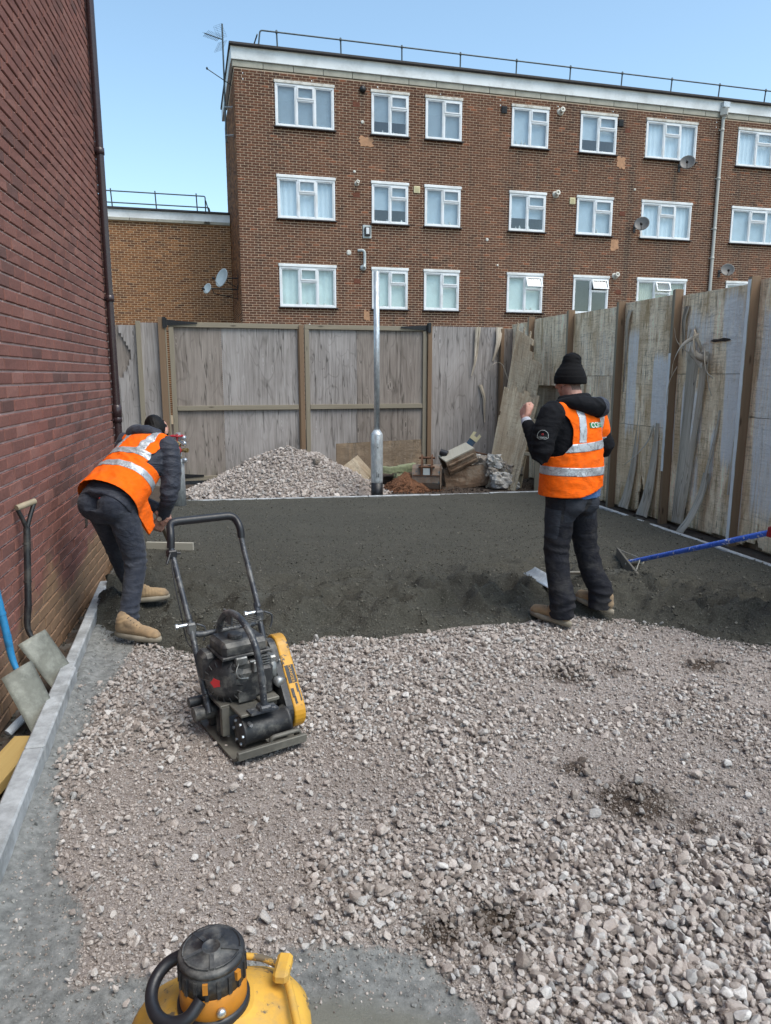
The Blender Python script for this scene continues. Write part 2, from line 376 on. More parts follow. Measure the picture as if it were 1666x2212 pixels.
def cloth_mat(name, col, var=.15, rough=.9, sc=40, bump=.3, bd=.002, folds=0.0, sheen=.3, grime=None, ga=.35):
    s = NS(name); o = s.obj(); n1 = s.noise(o, 3.5, 6, .6); n2 = s.noise(o, sc, 5, .65)
    c = s.mix(n1, tuple(x * (1 - var) for x in col), tuple(min(1, x * (1 + var)) for x in col))
    c = s.mix(.35, c, s.ramp(n2, [(.3, (.7, .7, .7)), (.7, (1.2, 1.2, 1.2))]), 'MULTIPLY')
    if grime: c = s.mix(s.math('MULTIPLY', s.step(s.noise(o, 7, 7, .72), .46, .66), ga), c, grime)
    h = s.math('ADD', n2, s.math('MULTIPLY', s.noise(o, 260, 2, .5), .5)); b = s.bump(h, bump, bd)
    if folds: b = s.bump(s.noise(s.map(o, (9, 9, 16)), 1.0, 3, .5, .8), folds, .02, b); b = s.bump(s.math('PINGPONG', s.math('MULTIPLY', s.noise(s.map(o, (4, 4, 9)), 1.0, 3, .55, 1.2), 7.0), 1.0), folds * .55, .012, b)
    m = s.fin(c, rough, 0, b, spec=.2)
    if sheen: s.b.inputs['Sheen Weight'].default_value = sheen * .3
    return m
M['curtain'] = simple('pale_net_curtain', (.74, .79, .82), .9, 0, .06, 2, .05)
M['curtain_blue'] = simple('grey_blue_blind', (.50, .56, .60), .8, 0, .12, 2, .05)
M['blind'] = simple('white_slatted_blind', (.70, .75, .79), .7, 0, .05, 2, .05)
M['frost'] = simple('pale_green_frosted_film', (.66, .73, .68), .6, 0, .12, 2, .05)
M['cream'] = simple('cream_plastic', (.62, .55, .34), .6, 0, .1, 4)
M['airbrick'] = simple('terracotta_air_brick', (.17, .06, .035), .9, 0, .2, 12)
M['patch'] = simple('pale_orange_render_patch', (.42, .23, .13), .92, 0, .22, 9, .5)
M['dish_grey'] = simple('grey_dish_metal', (.12, .115, .11), .55, .2, .15, 6)
M['dish_white'] = simple('pale_dish_metal', (.42, .46, .46), .5, 0, .08, 4)
M['flue'] = simple('cream_flue_plastic', (.60, .57, .50), .5, 0, .12, 8)
M['black_metal'] = simple('black_painted_metal', (.018, .018, .02), .45, .3, .3, 12)
M['rusty'] = simple('rusty_steel', (.12, .06, .035), .85, .3, .35, 15, .5)
M['downpipe_grey'] = simple('pale_grey_downpipe', (.46, .45, .41), .5, 0, .08, 3, .05)
M['downpipe_brown'] = simple('dark_brown_plastic_pipe', (.040, .024, .026), .28, 0, .12, 4, .02)

M['galv'] = (lambda s: s.fin(s.ramp(s.noise(s.map(s.obj(), (1, 1, .5)), 22, 6, .7), [(.3, (.34, .37, .39)), (.5, (.48, .51, .53)), (.72, (.68, .72, .74))]), s.ramp(s.noise(s.obj(), 30, 4), [(.3, .28), (.7, .5)]), .45, s.bump(s.noise(s.obj(), 40, 4), .12, .003)))(NS('galvanised_steel'))
M['red_paint'] = simple('red_paint', (.36, .012, .02), .4, 0, .2, 14)
M['brass'] = simple('dull_brass', (.36, .25, .10), .4, .8, .25, 14)
M['spray_red'] = simple('red_spray_paint', (.42, .03, .05), .7, 0, .2, 10)

# ground
def ground_mat():
    s = NS('crushed_stone_fines'); p = s.pos(); w = s.attr('wet'); n1 = s.noise(p, 2.2, 6, .6); n2 = s.noise(p, 150, 5, .75); n3 = s.noise(p, 420, 3, .7)
    c = s.ramp(n2, [(.3, (.13, .108, .095)), (.5, (.30, .265, .245)), (.7, (.52, .475, .445))])
    c = s.mix(s.math('MULTIPLY', s.step(n1, .42, .66), .35), c, (.17, .125, .095))
    cem = s.ramp(s.noise(p, 26, 7, .7), [(.3, (.11, .114, .11)), (.5, (.215, .22, .213)), (.72, (.34, .345, .332))])
    k = s.step(s.math('ADD', w, s.math('MULTIPLY', s.math('SUBTRACT', s.noise(p, 14, 6, .7), .5), .55)), .42, .60)
    c = s.mix(k, c, cem)
    wet = s.attr('slurry'); c = s.mix(wet, c, s.mix(s.noise(p, 5, 5, .6), (.15, .15, .125), (.25, .245, .205)))
    soil = s.attr('soil'); c = s.mix(s.step(s.math('ADD', soil, s.math('MULTIPLY', s.math('SUBTRACT', s.noise(p, 9, 6, .7), .5), .5)), .4, .6), c, s.mix(s.noise(p, 18, 6, .7), (.035, .028, .024), (.10, .072, .052)))
    h = s.math('ADD', s.math('MULTIPLY', n2, .7), s.math('MULTIPLY', n3, .4))
    r = s.mix(wet, (.92,) * 3, (.42,) * 3)
    return s.fin(c, r, 0, s.bump(h, .9, .008), spec=.3)
M['ground'] = ground_mat()
def stone_mat(name, cols, attrtyp='INSTANCER', soil=True, bump=.45):
    s = NS(name); t = s.attr('tone', typ=attrtyp); o = s.obj(); c = s.ramp(t, [(i / (len(cols) - 1), q) for i, q in enumerate(cols)])
    n = s.noise(o, 2.2, 5, .65); c = s.mix(.6, c, s.ramp(n, [(.25, (.62, .60, .58)), (.75, (1.2, 1.2, 1.2))]), 'MULTIPLY')
    if soil: c = s.mix(s.math('MULTIPLY', s.attr('dirt', typ=attrtyp), .75), c, (.10, .075, .055))
    return s.fin(c, .88, 0, s.bump(s.noise(o, 9, 5, .7), bump, .08) if bump else None, spec=.25)
M['stone'] = stone_mat('pink_grey_limestone', [(.20, .168, .148), (.33, .285, .255), (.43, .372, .335), (.52, .46, .42), (.62, .57, .53), (.41, .40, .39), (.74, .71, .68)])
M['crumb'] = stone_mat('dark_screed_crumb', [(.045, .044, .037), (.08, .078, .065), (.12, .117, .098), (.22, .21, .18)], soil=False, bump=0)
s = NS('fresh_semi_dry_screed'); p = s.pos(); n1 = s.noise(p, 1.8, 5, .6); n2 = s.noise(p, 95, 6, .8); n3 = s.noise(p, 260, 3, .7)
c = s.ramp(n2, [(.30, (.030, .029, .024)), (.5, (.060, .058, .048)), (.70, (.135, .13, .108))]); c = s.mix(s.math('MULTIPLY', s.step(n1, .45, .65), .35), c, (.09, .086, .070))
c = s.mix(s.math('MULTIPLY', s.attr('sheen'), .55), c, (.12, .125, .115))  # sheen put into the screed colour as paler streaks
M['screed'] = s.fin(c, .9, 0, s.bump(s.math('ADD', n2, s.math('MULTIPLY', n3, .5)), .9, .012), spec=.25)
M['kerb'] = simple('pale_grey_concrete', (.36, .375, .385), .85, 0, .3, 9, .8, dirt=(.17, .175, .17), dirt_amt=.6, bd=.004)
s = NS('broken_concrete'); o = s.obj(); n1 = s.noise(o, 12, 7, .7); rv = s.rnd(); c = s.mix(rv, (.24, .21, .18), (.55, .54, .51)); c = s.mix(s.math('MULTIPLY', s.step(n1, .42, .62), .6), c, (.15, .115, .085))
M['conc_rubble'] = s.fin(c, .92, 0, s.bump(s.noise(o, 30, 6, .75), .8, .012))
M['soil_red'] = simple('orange_red_soil', (.15, .065, .030), .95, 0, .45, 22, 1.0, bd=.02)
M['soil_dark'] = simple('dark_brown_soil', (.055, .038, .028), .95, 0, .45, 14, 1.0, bd=.02)
M['mud_block'] = simple('mud_caked_concrete', (.15, .095, .06), .92, 0, .35, 7, .9, dirt=(.27, .23, .18), dirt_amt=.6, bd=.012)
M['moss'] = simple('mossy_concrete', (.20, .22, .13), .95, 0, .35, 16, .8, bd=.01)

M['grit'] = stone_mat('cement_grey_grit', [(.12, .125, .12), (.21, .215, .21), (.29, .295, .285), (.38, .37, .35)], soil=False)
# ------------------------------------------------------------------ bricks
rng = random.Random(7)
def brick_mesh(w, h, d, tone, bev=.004, jit=0.0):
    """front face towards local -y, 18 triangles"""
    x, z = w / 2, h / 2; b = bev; j = [rng.uniform(-jit, jit) for _ in range(4)]
    vs = [(-x, 0, -z), (x, 0, -z), (x, 0, z), (-x, 0, z), (-x, -d + b, -z), (x, -d + b, -z), (x, -d + b, z), (-x, -d + b, z),
          (-x + b, -d + j[0], -z + b), (x - b, -d + j[1], -z + b), (x - b, -d + j[2], z - b), (-x + b, -d + j[3], z - b)]
    fs = [(0, 1, 5, 4), (1, 2, 6, 5), (2, 3, 7, 6), (3, 0, 4, 7), (4, 5, 9, 8), (5, 6, 10, 9), (6, 7, 11, 10), (7, 4, 8, 11), (8, 9, 10, 11)]
    return vs, fs, tone
def brick_wall(parent, m, u0, u1, z0, z1, holes=(), pu=.225, pz=.075, bw=.2125, bh=.0625, d=.010, bev=.003, jit=.001, nparts=300, tonef=None, seed=1, bond=.5, view=True):
    """parent's local frame: x along the wall, z up, front = -y. Bricks over the holes are cut back."""
    r = random.Random(seed); MW = parent.matrix_world.copy(); 
    bpy.context.view_layer.update(); MW = parent.matrix_world.copy()
    specs = []
    nr = int((z1 - z0) / pz + .01)
    for i in range(nr):
        zc = z0 + pz * (i + .5); off = pu * bond * (i % 2); k = 0; x = u0 - pu + off
        while x < u1:
            a = max(x, u0); b = min(x + bw, u1); x += pu
            segs = [(a, b)]
            for (ha, hb, hz0, hz1) in holes:
                if zc + bh / 2 > hz0 and zc - bh / 2 < hz1:
                    ns = []
                    for (p, q) in segs:
                        if q <= ha or p >= hb: ns.append((p, q))
                        else:
                            if p < ha - .012: ns.append((p, ha - .004))
                            if q > hb + .012: ns.append((hb + .004, q))
                    segs = ns
            for (p, q) in segs:
                if q - p > .02: specs.append([(p + q) / 2, zc, q - p, tonef((p + q) / 2, zc, r) if tonef else r.random(), 0])
    full = []
    for s_ in specs:
        if abs(s_[2] - bw) < 1e-6:
            A = MW @ Vector((s_[0] - bw / 2, -d, s_[1])); B = MW @ Vector((s_[0] + bw / 2, -d, s_[1])); pa, pb = project(A), project(B)
            if pa and pb and in_frame(A) and in_frame(B) and view and (pa[1] > 0): 
                full.append((abs(pa[0] - pb[0]) + abs(pa[1] - pb[1]), s_))
    full.sort(key=lambda t: -t[0]); pick = [t[1] for t in full[:nparts]]
    for s_ in pick: s_[4] = 1
    NV = 14; variants = []
    for i in range(NV):
        vs, fs, t = brick_mesh(bw, bh, d, (i + .5) / NV, bev, jit); me = bpy.data.meshes.new('brick'); me.from_pydata(vs, [], fs); me.materials.append(m); set_attr(me, 'tone', [t] * len(vs)); variants.append(me)
    for s_ in pick:
        t = min(.999, max(0, s_[3])); o = bpy.data.objects.new('brick', variants[int(t * NV)]); link(o, parent); o.location = (s_[0], r.uniform(-.001, .001), s_[1])
    V = []; F = []; T = []
    for s_ in specs:
        if s_[4]: continue
        vs, fs, t = brick_mesh(s_[2], bh, d + r.uniform(-.0015, .0015), s_[3], bev, jit); b = len(V)
        V += [(x + s_[0], y, z + s_[1]) for x, y, z in vs]; F += [tuple(i + b for i in f) for f in fs]; T += [t] * len(vs)
    o = bpy.data.objects.new('brickwork', mesh_np('brickwork', V, F, False)); o.data.materials.append(m); set_attr(o.data, 'tone', T); link(o, parent); o['kind'] = 'stuff'
    return o
def holed_sheet(name, m, parent, u0, u1, z0, z1, holes, y=0.0, depth=.12):
    """flat backing with rectangular openings and their reveals"""
    xs = sorted({u0, u1, *[h[0] for h in holes], *[h[1] for h in holes]}); zs = sorted({z0, z1, *[h[2] for h in holes], *[h[3] for h in holes]})
    mb = MB(); inside = lambda x, z: any(h[0] < x < h[1] and h[2] < z < h[3] for h in holes)
    for i in range(len(xs) - 1):
        for j in range(len(zs) - 1):
            if not inside((xs[i] + xs[i + 1]) / 2, (zs[j] + zs[j + 1]) / 2):
                mb.add([(xs[i], y, zs[j]), (xs[i + 1], y, zs[j]), (xs[i + 1], y, zs[j + 1]), (xs[i], y, zs[j + 1])], [(0, 1, 2, 3)])
    for a, b, c, e in holes:
        mb.add([(a, y, c), (b, y, c), (b, y, e), (a, y, e), (a, y + depth, c), (b, y + depth, c), (b, y + depth, e), (a, y + depth, e)], [(0, 1, 5, 4), (1, 2, 6, 5), (2, 3, 7, 6), (3, 0, 4, 7)])
    me = mb.mesh(name); o = bpy.data.objects.new(name, me); me.materials.append(m); return link(o, parent)

# ------------------------------------------------------------------ brick house on the left
AZL = R(10.9)
def tone_left(u, z, r): return min(.99, max(0, .52 + r.gauss(0, .24) + .10 * math.sin(u * 1.3 + z)))
house = empty('brick_house', (-2.69, 7.25, 0), R(90) + AZL, label='tall red brick side wall of the house along the left edge', cat='house')
# local x runs from the far corner (0) away from the camera; the seen face is local +y, so mirror: use a frame turned by 180 deg
house.rotation_euler = (0, 0, AZL - R(90)); bpy.context.view_layer.update()
# local +x now points towards the camera, local -y points left: turn the face frame
face = house
house.rotation_euler = (0, 0, AZL + R(90)); bpy.context.view_layer.update()
# here local +x points along the wall away from the camera and local -y points to the yard (right)
HL = 9.6
brick_wall(house, M['brick_left'], -HL, 0.0, -.375, 6.45, d=.012, bev=.004, jit=.0025, nparts=300, tonef=tone_left, seed=3)
mb = MB(); mb.box((-HL / 2 , 2.0, 3.0), (HL, 4.0, 7.0)); body = mb.build('wall', M['mortar_left'], house)
mb = MB(); mb.box((-HL / 2, 2.0, 6.56), (HL + .3, 4.35, .12)); mb.build('roof_edge', M['roof_felt'], house)
# dark plate low on the wall face, painted as the shade in a small hole
mb = MB(); mb.box((-1.62, -.0135, .56), (.085, .004, .07)); mb.build('weep_hole_shade', M['soil_dark'], house)

dp = empty('downpipe', (-2.615, 7.16, 0), label='dark brown plastic downpipe fixed at the corner of the red brick wall', cat='downpipe')
mb = MB(); mb.cyl((0, 0, -.02), (0, 0, 6.5), .034, 20); mb.build('pipe', M['downpipe_brown'], dp)
for z in (1.28, 2.42, 3.72, 5.05, 6.2):
    mb = MB(); mb.lathe((0, 0, z), [(.035, -.03), (.041, -.028), (.041, .028), (.035, .03)], n=20); mb.bar((-.01, -.0, z), (-.085, .0, z), .03, .03); mb.box((-.04, 0, z), (.03, .105, .022)); mb.build('bracket', M['downpipe_brown'], dp)
mb = MB(); mb.lathe((0, 0, 1.42), [(.035, -.12), (.043, -.115), (.043, .0), (.035, .005)], n=20); mb.build('socket', M['downpipe_brown'], dp)

# ------------------------------------------------------------------ block of flats behind
AZB = R(15); flats = empty('block_of_flats', (-3.29, 23.7, 0), AZB, label='long brown brick block of flats with white windows behind the fence', cat='apartment block')
bpy.context.view_layer.update()
rows = [(9.09, 10.29), (6.47, 7.65), (3.84, 5.05)]
cols3 = [(-.02, 1.77, 3), (2.95, 4.15, 2), (4.71, 5.93, 2), (7.66, 8.98, 2), (10.15, 11.52, 2), (12.66, 14.68, 3), (16.38, 18.64, 3)]
U1 = 22.4; holes = []
for (a, b, k) in cols3:
    for (c, e) in rows: holes.append((a, b, c, e))
low = [(a, b, .95, 2.2) for a, b, k in cols3]
brick_wall(flats, M['brick_main'], -1.2, U1, .295, 10.57, holes=holes, d=.011, bev=.003, bw=.210, bh=.0585, nparts=300, seed=11,
           tonef=lambda u, z, r: min(.99, max(0, .40 + r.gauss(0, .17) + (.5 if r.random() < .035 else 0) + .06 * math.sin(u * 1.1))))
holed_sheet('wall', M['mortar_main'], flats, -1.2, U1, -.5, 10.6, holes)
DB = 5.2
mb = MB(); mb.box((-1.2 + .05, DB / 2 + .02, 5.05), (.10, DB - .04, 11.1)); mb.box((U1, DB / 2, 5.05), (.2, DB, 11.1)); mb.box(((U1 - 1.2) / 2, DB, 5.05), (U1 + 1.2, .2, 11.1)); mb.build('end_wall', M['mortar_main'], flats)
# end wall bricks, seen nearly edge on
ew = empty('end_brickwork_frame', (-1.2, 0, 0)); ew.parent = flats; ew.rotation_euler = (0, 0, R(-90)); ew.name = 'end_brickwork'
ew.location = (-1.2, DB, 0); bpy.context.view_layer.update()
brick_wall(ew, M['brick_wing'], 0.0, DB - .01, 3.0, 10.57, bw=.210, bh=.0585, nparts=0, seed=5, d=.010)
mb = MB(); mb.box(((U1 - 1.2) / 2, .09, 10.97), (U1 + 1.36, .34, .36), bev=.01); mb.box((-1.24, DB / 2 + .25, 10.97), (.10, DB - .0, .36)); mb.build('fascia', M['fascia'], flats)
k = -1.25
st = bpy.data.meshes.new('coping_slab'); bmx = bmesh.new(); bmesh.ops.create_cube(bmx, size=1)
for v in bmx.verts: v.co = Vector((v.co.x * .885, v.co.y * .20, v.co.z * .17))
bmesh.ops.bevel(bmx, geom=list(bmx.edges), offset=.006, segments=1, affect='EDGES'); bmx.to_mesh(st); bmx.free(); st.materials.append(M['stone_band'])
while k < U1:
    o = bpy.data.objects.new('band_stone', st); link(o, flats); o.location = (k + .45, .065 + rng.uniform(-.004, .004), 10.70); k += .90
mb = MB(); mb.box(((U1 - 1.2) / 2, DB / 2 - .02, 11.18), (U1 + 1.46, DB + .36, .07), bev=.01); mb.build('roof', M['roof_felt'], flats)
# roof guard rail
rl = [(.18 + 1.99 * i) for i in range(-0, 11)]
for (u) in rl:
    mb = MB(); mb.cyl((u + .05, .95, 11.2), (u, .80, 12.06), .024, 8); mb.lathe((u, .80, 12.0), [(.036, -.035), (.036, .035)], n=10); mb.build('rail_post', M['rail_steel'], flats)
mb = MB(); mb.tube(arc_pts([(22, .8, 12.0), (-.32, .8, 12.0), (-.42, .86, 11.22)], .08), .024, 8); mb.build('guard_rail', M['rail_steel'], flats)
mb = MB(); mb.tube(arc_pts([(22, .86, 11.58), (-.50, .86, 11.58), (-.56, .86, 11.22)], .06), .024, 8); mb.cyl((-.40, .86, 11.9), (-.52, 2.2, 11.75), .022, 8); mb.cyl((-.52, .86, 11.56), (-.42, 2.2, 11.9), .022, 8); mb.build('guard_rail', M['rail_steel'], flats)

def window(par, a, b, c, e, kind, fill, y0=.0, opened=False, lint='worn', seed=0):
    """a..b wide, c..e high in the parent's wall frame; kind = number of lights"""
    r = random.Random(seed); W = b - a; Hh = e - c; fw = .055
    fr = MB()
    def rect(mb, x0, x1, z0, z1, w, ya, yb):
        mb.box(((x0 + x1) / 2, (ya + yb) / 2, z1 - w / 2), (x1 - x0, yb - ya, w), bev=.004); mb.box(((x0 + x1) / 2, (ya + yb) / 2, z0 + w / 2), (x1 - x0, yb - ya, w), bev=.004)
        mb.box((x0 + w / 2, (ya + yb) / 2, (z0 + z1) / 2), (w, yb - ya - .002, z1 - z0 - 2 * w)); mb.box((x1 - w / 2, (ya + yb) / 2, (z0 + z1) / 2), (w, yb - ya - .002, z1 - z0 - 2 * w))
    rect(fr, a, b, c, e, fw, -.035, .04)
    if kind == 3: xs = [a + fw, a + W * .355, a + W * .665, b - fw]; top = [1]
    else: xs = [a + fw, a + W * .50, b - fw]; top = [1]
    lights = []
    for i in range(len(xs) - 1):
        x0 = xs[i] + (.022 if i else 0); x1 = xs[i + 1] - (.022 if i < len(xs) - 2 else 0)
        if i: fr.box((xs[i], .002, (c + e) / 2), (.044, .07, Hh - 2 * fw - .002))
        if i in top:
            zt = c + fw + (Hh - 2 * fw) * .665
            fr.box(((x0 + x1) / 2, .002, zt), (x1 - x0 - .002, .07, .044)); lights += [(x0, x1, c + fw, zt - .022, 0), (x0, x1, zt + .022, e - fw, 1)]
        else: lights.append((x0, x1, c + fw, e - fw, 0))
    f = fr.build('window', M['upvc'], par)
    for (x0, x1, z0, z1, t) in lights:
        sw = .03; mb = MB(); ang = R(-24) if (t and opened) else 0
        piv = Vector(((x0 + x1) / 2, -.02, z1)); Rm = Matrix.Rotation(ang, 4, 'X')
        if t:
            rect(mb, -(x1 - x0) / 2, (x1 - x0) / 2, -(z1 - z0), 0, sw + .012, -.028, .018)
            gm = MB(); gm.box((0, 0, -(z1 - z0) / 2), (x1 - x0 - 2 * sw, .006, z1 - z0 - 2 * sw))
            so_ = mb.build('sash', M['upvc'], f); go = gm.build('pane', M['glass'], f)
            for o in (so_, go): o.location = piv; o.rotation_euler = (ang, 0, 0)
        else:
            rect(mb, x0, x1, z0, z1, sw, -.018, .022); mb.build('sash', M['upvc'], f)
            gm = MB(); gm.box(((x0 + x1) / 2, .004, (z0 + z1) / 2), (x1 - x0 - 2 * sw + .004, .006, z1 - z0 - 2 * sw + .004)); gm.build('pane', M['glass'], f)
    mb = MB(); mb.box(((a + b) / 2, -.055, c - .022), (W + .10, .13, .035), bev=.005); mb.build('sill', M['sill'], f)
    mb = MB(); mb.box(((a + b) / 2, -.02, e + .045), (W + .05, .07, .085), bev=.008); mb.build('lintel', M['lintel'] if lint == 'worn' else M['fascia'], f)
    # the room behind: a shallow box with what hangs in the window
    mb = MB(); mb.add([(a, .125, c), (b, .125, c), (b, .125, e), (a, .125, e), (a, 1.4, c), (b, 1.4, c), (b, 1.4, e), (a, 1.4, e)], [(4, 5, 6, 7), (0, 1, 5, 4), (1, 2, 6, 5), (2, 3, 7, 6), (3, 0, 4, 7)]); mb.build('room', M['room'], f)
    y = .11
    def cur(x0, x1, z0, z1, m, amp=.012, fr_=34, nm='curtain'):
        n = max(8, int((x1 - x0) * 60)); P = [[(x0 + (x1 - x0) * i / n, y + amp * math.sin(fr_ * (x0 + (x1 - x0) * i / n) + 1.3 * math.sin(7 * i / n) + seed), zz) for i in range(n + 1)] for zz in (z0, z1)]
        mb = MB(); mb.grid(P); mb.build(nm, m, f)
    if fill == 'net': cur(a + .02, b - .02, c + .02, e - .02, M['curtain'])
    elif fill == 'net2': cur(a + .02, b - .02, c + .02, e - .02, M['frost'], .009, 26)
    elif fill == 'vertical': cur(a + .02, b - .02, c + .02, e - .02, M['cream_blind'] if 'cream_blind' in M else M['frost'], .014, 75)
    elif fill == 'film': 
        mb = MB(); mb.box(((a + b) / 2, y, (c + e) / 2), (W - .06, .006, Hh - .06)); mb.build('blind', M['curtain_blue'], f)
    elif fill == 'frost':
        mb = MB(); mb.box(((a + b) / 2, y, (c + e) / 2), (W - .06, .006, Hh - .06)); mb.build('blind', M['frost'], f)
    elif fill == 'half':
        mb = MB(); mb.box(((a + b) / 2, y, e - Hh * .33), (W - .06, .006, Hh * .6)); mb.build('blind', M['curtain_blue'], f)
    elif fill in ('slats', 'slatshalf'):
        z = e - .03; zend = c + .03 if fill == 'slats' else c + Hh * .36; mb = MB()
        while z > zend: 
            mb.box(((a + b) / 2, y, z), (W - .07, .003, .026), M=Matrix.Rotation(R(28), 3, 'X')); z -= .032
        mb.build('blind', M['blind'], f)
    if fill in ('film', 'half', 'slatshalf', 'frost', 'net2') and r.random() < .8:
        mb = MB()
        for i in range(r.randint(2, 5)):
            xx = r.uniform(a + .15, b - .15); rr = r.uniform(.02, .045); hh = r.uniform(.06, .18); mb.lathe((xx, .075, c + .056), [(rr, 0), (rr, hh * .6), (rr * .5, hh * .8), (rr * .45, hh)], n=8)
        mb.build('sill_ornaments', M['lintel'], f)
    return f
M['cream_blind'] = simple('cream_vertical_blind', (.60, .58, .46), .8, 0, .08, 2, .05)
fills = [['slats', 'slatshalf', 'slats', 'film', 'half', 'net', 'net'], ['net', 'half', 'film', 'half', 'film', 'net', 'film'], ['net2', 'frost', 'frost', 'frost', 'dark', 'vertical', 'net']]
for ri, (c, e) in enumerate(rows):
    for ci, (a, b, k) in enumerate(cols3):
        window(flats, a, b, c, e, k, fills[ri][ci], opened=(ri == 2 and ci in (3, 4, 5)) or (ri == 0 and ci == 4 and False), lint='worn' if ri == 0 else 'clean', seed=ri * 9 + ci)
# small fixtures that are part of the facade
for (u, z) in [(2.47, 9.90), (2.46, 7.28), (2.46, 4.68), (11.95, 9.90), (11.92, 7.24), (11.93, 4.63)]:
    mb = MB(); mb.box((u, -.012, z), (.215, .012, .14))
    for i in range(6):
        for j in range(4): mb.box((u - .085 + i * .034, -.021, z - .048 + j * .032), (.014, .006, .016))
    mb.build('air_brick', M['airbrick'], flats)
def patch(u, z, w, h, sd):
    r = random.Random(sd); ps = []
    for i in range(22):
        a = 2 * math.pi * i / 22; k = 1 / max(abs(math.cos(a)), abs(math.sin(a))) ; ps.append((math.cos(a) * k * w / 2 * r.uniform(.7, 1.05), math.sin(a) * k * h / 2 * r.uniform(.65, 1.05)))
    mb = MB(); mb.prism(ps, Matrix(((1, 0, 0, u), (0, 0, 1, -.017), (0, 1, 0, z), (0, 0, 0, 1))), .016); mb.build('render_patch', M['patch'], flats)
for q in [(2.78, 8.86, .50, .34, 1), (11.75, 8.88, .36, .42, 2), (11.68, 6.2, .34, .40, 3), (2.78, 3.62, .22, .36, 4)]: patch(*q)
for (u, z, rr) in [(2.67, 9.42, .06), (2.4, 7.97, .05), (2.2, 5.55, .09), (6.9, 6.15, .06), (.9, 3.3, .04), (7.3, 5.35, .04), (12.35, 8.05, .05)]:
    mb = MB(); mb.lathe((u, 0, z), [(rr, .0), (rr * .9, .018), (rr * .4, .024)], axis=(0, -1, 0), n=9); mb.build('filler_spot', M['lintel'], flats)
mb = MB()
for i in range(9):
    for dz in (10.46, 10.30):
        mb.box((-.95 + i * 2.05, -.014, dz - .02 * (i % 2)), (.03, .006, .03))
mb.build('fixing_caps', M['fascia'], flats, kind='stuff')
# soil pipe stubs, vents, flues
def onwall(name, u, z, label, cat, par=flats, group=None):
    MWf = par.matrix_world; p = MWf @ Vector((u, 0, z)); return empty(name, p, AZB, label, cat, group)
v = onwall('extractor_vent', 2.67, 10.34, 'round black extractor vent between the first two top floor windows', 'vent'); mb = MB(); mb.lathe((0, 0, 0), [(.10, 0), (.10, .05), (.085, .11), (.0, .12)], axis=(0, -1, 0), n=18); mb.build('cowl', M['black_metal'], v)
for (u, z, l) in [(7.38, 10.17, 'dark square vent left of the fourth top floor window'), (11.66, 10.12, 'dark square vent right of the fifth top floor window')]:
    v = onwall('extractor_vent', u, z, l, 'vent', group='dark square wall vents'); mb = MB(); mb.box((0, -.03, 0), (.19, .05, .22), bev=.01)
    for i in range(5): mb.box((0, -.062, -.07 + i * .035), (.16, .012, .012))
    mb.build('grille', M['black_metal'], v)
for (u, z, l) in [(4.44, 7.56, 'small cream vent between two middle floor windows'), (9.97, 7.54, 'cream framed vent left of the fifth middle floor window')]:
    v = onwall('wall_vent', u, z, l, 'vent', group='cream wall vents'); mb = MB(); mb.box((0, -.025, 0), (.21, .04, .21), bev=.008); mb.build('surround', M['cream'], v); mb = MB()
    for i in range(5): mb.box((0, -.05, -.06 + i * .03), (.14, .01, .012))
    mb.build('grille', M['cream'], v)
for (u, z, l) in [(9.39, 10.28, 'cream boiler flue right of the fourth top floor window'), (9.34, 7.71, 'cream boiler flue right of the fourth middle floor window'), (11.76, 5.16, 'white boiler flue right of the fifth lowest floor window'), (2.47, 7.62, 'small metal flue above the middle air brick')]:
    v = onwall('boiler_flue', u, z, l, 'flue', group='boiler flues on the brown brick facade'); rr = .07 if u > 3 else .045
    mb = MB(); mb.lathe((0, 0, 0), [(rr * 1.7, 0), (rr * 1.7, .02), (rr, .03), (rr, .16), (rr * 1.2, .17), (rr * 1.2, .2), (rr * .5, .2), (rr * .5, .12)], axis=(0, -1, .12), n=18); mb.build('flue_pipe', M['flue'], v)
v = onwall('floodlight', 2.79, 6.20, 'square grey bulkhead light between middle and lowest floors', 'light'); mb = MB(); mb.box((0, -.03, 0), (.28, .05, .40), bev=.012); mb.build('back_plate', M['dish_white'], v)
mb = MB(); mb.box((0, -.085, 0), (.19, .06, .27), bev=.02); mb.build('housing', M['sill'], v); mb = MB(); mb.box((0, -.125, .01), (.10, .03, .19), bev=.01); mb.build('lens', M['upvc'], v)
v = onwall('overflow_pipe', 2.66, 5.1, 'bent white waste pipe above the lowest second window', 'pipe'); mb = MB(); mb.tube(arc_pts([(-.16, -.02, .52), (-.02, -.12, .52), (.03, -.12, .46), (.03, -.12, .08), (-.02, -.22, -.02)], .06), .045, 12); mb.lathe((.0, -.02, 0), [(.10, 0), (.10, .02), (.06, .09)], axis=(0, -1, 0), n=16); mb.build('pipe', M['dish_white'], v)
# grey downpipe with hopper
v = onwall('rainwater_pipe', 15.65, 0, 'pale grey rainwater pipe with hopper running down the block of flats', 'downpipe'); mb = MB(); mb.cyl((0, -.09, .2), (0, -.09, 10.62), .058, 16)
mb.build('pipe', M['downpipe_grey'], v)
mb = MB(); mb.lathe((0, -.12, 10.55), [(.06, 0), (.07, .06), (.16, .12), (.165, .34), (.15, .36), (.13, .28)], n=4, smooth=False); mb.build('hopper', M['downpipe_grey'], v)
mb = MB(); mb.box((0, -.16, 10.99), (.26, .16, .18), bev=.01); mb.build('lead_outlet', M['galv'], v)
for z in (1.9, 4.0, 5.9, 6.9, 8.6, 10.2):
    mb = MB(); mb.lathe((0, -.09, z), [(.06, -.04), (.07, -.035), (.07, .035), (.06, .04)], n=16); mb.box((0, -.04, z), (.2, .05, .03)); mb.build('bracket', M['downpipe_grey'], v)
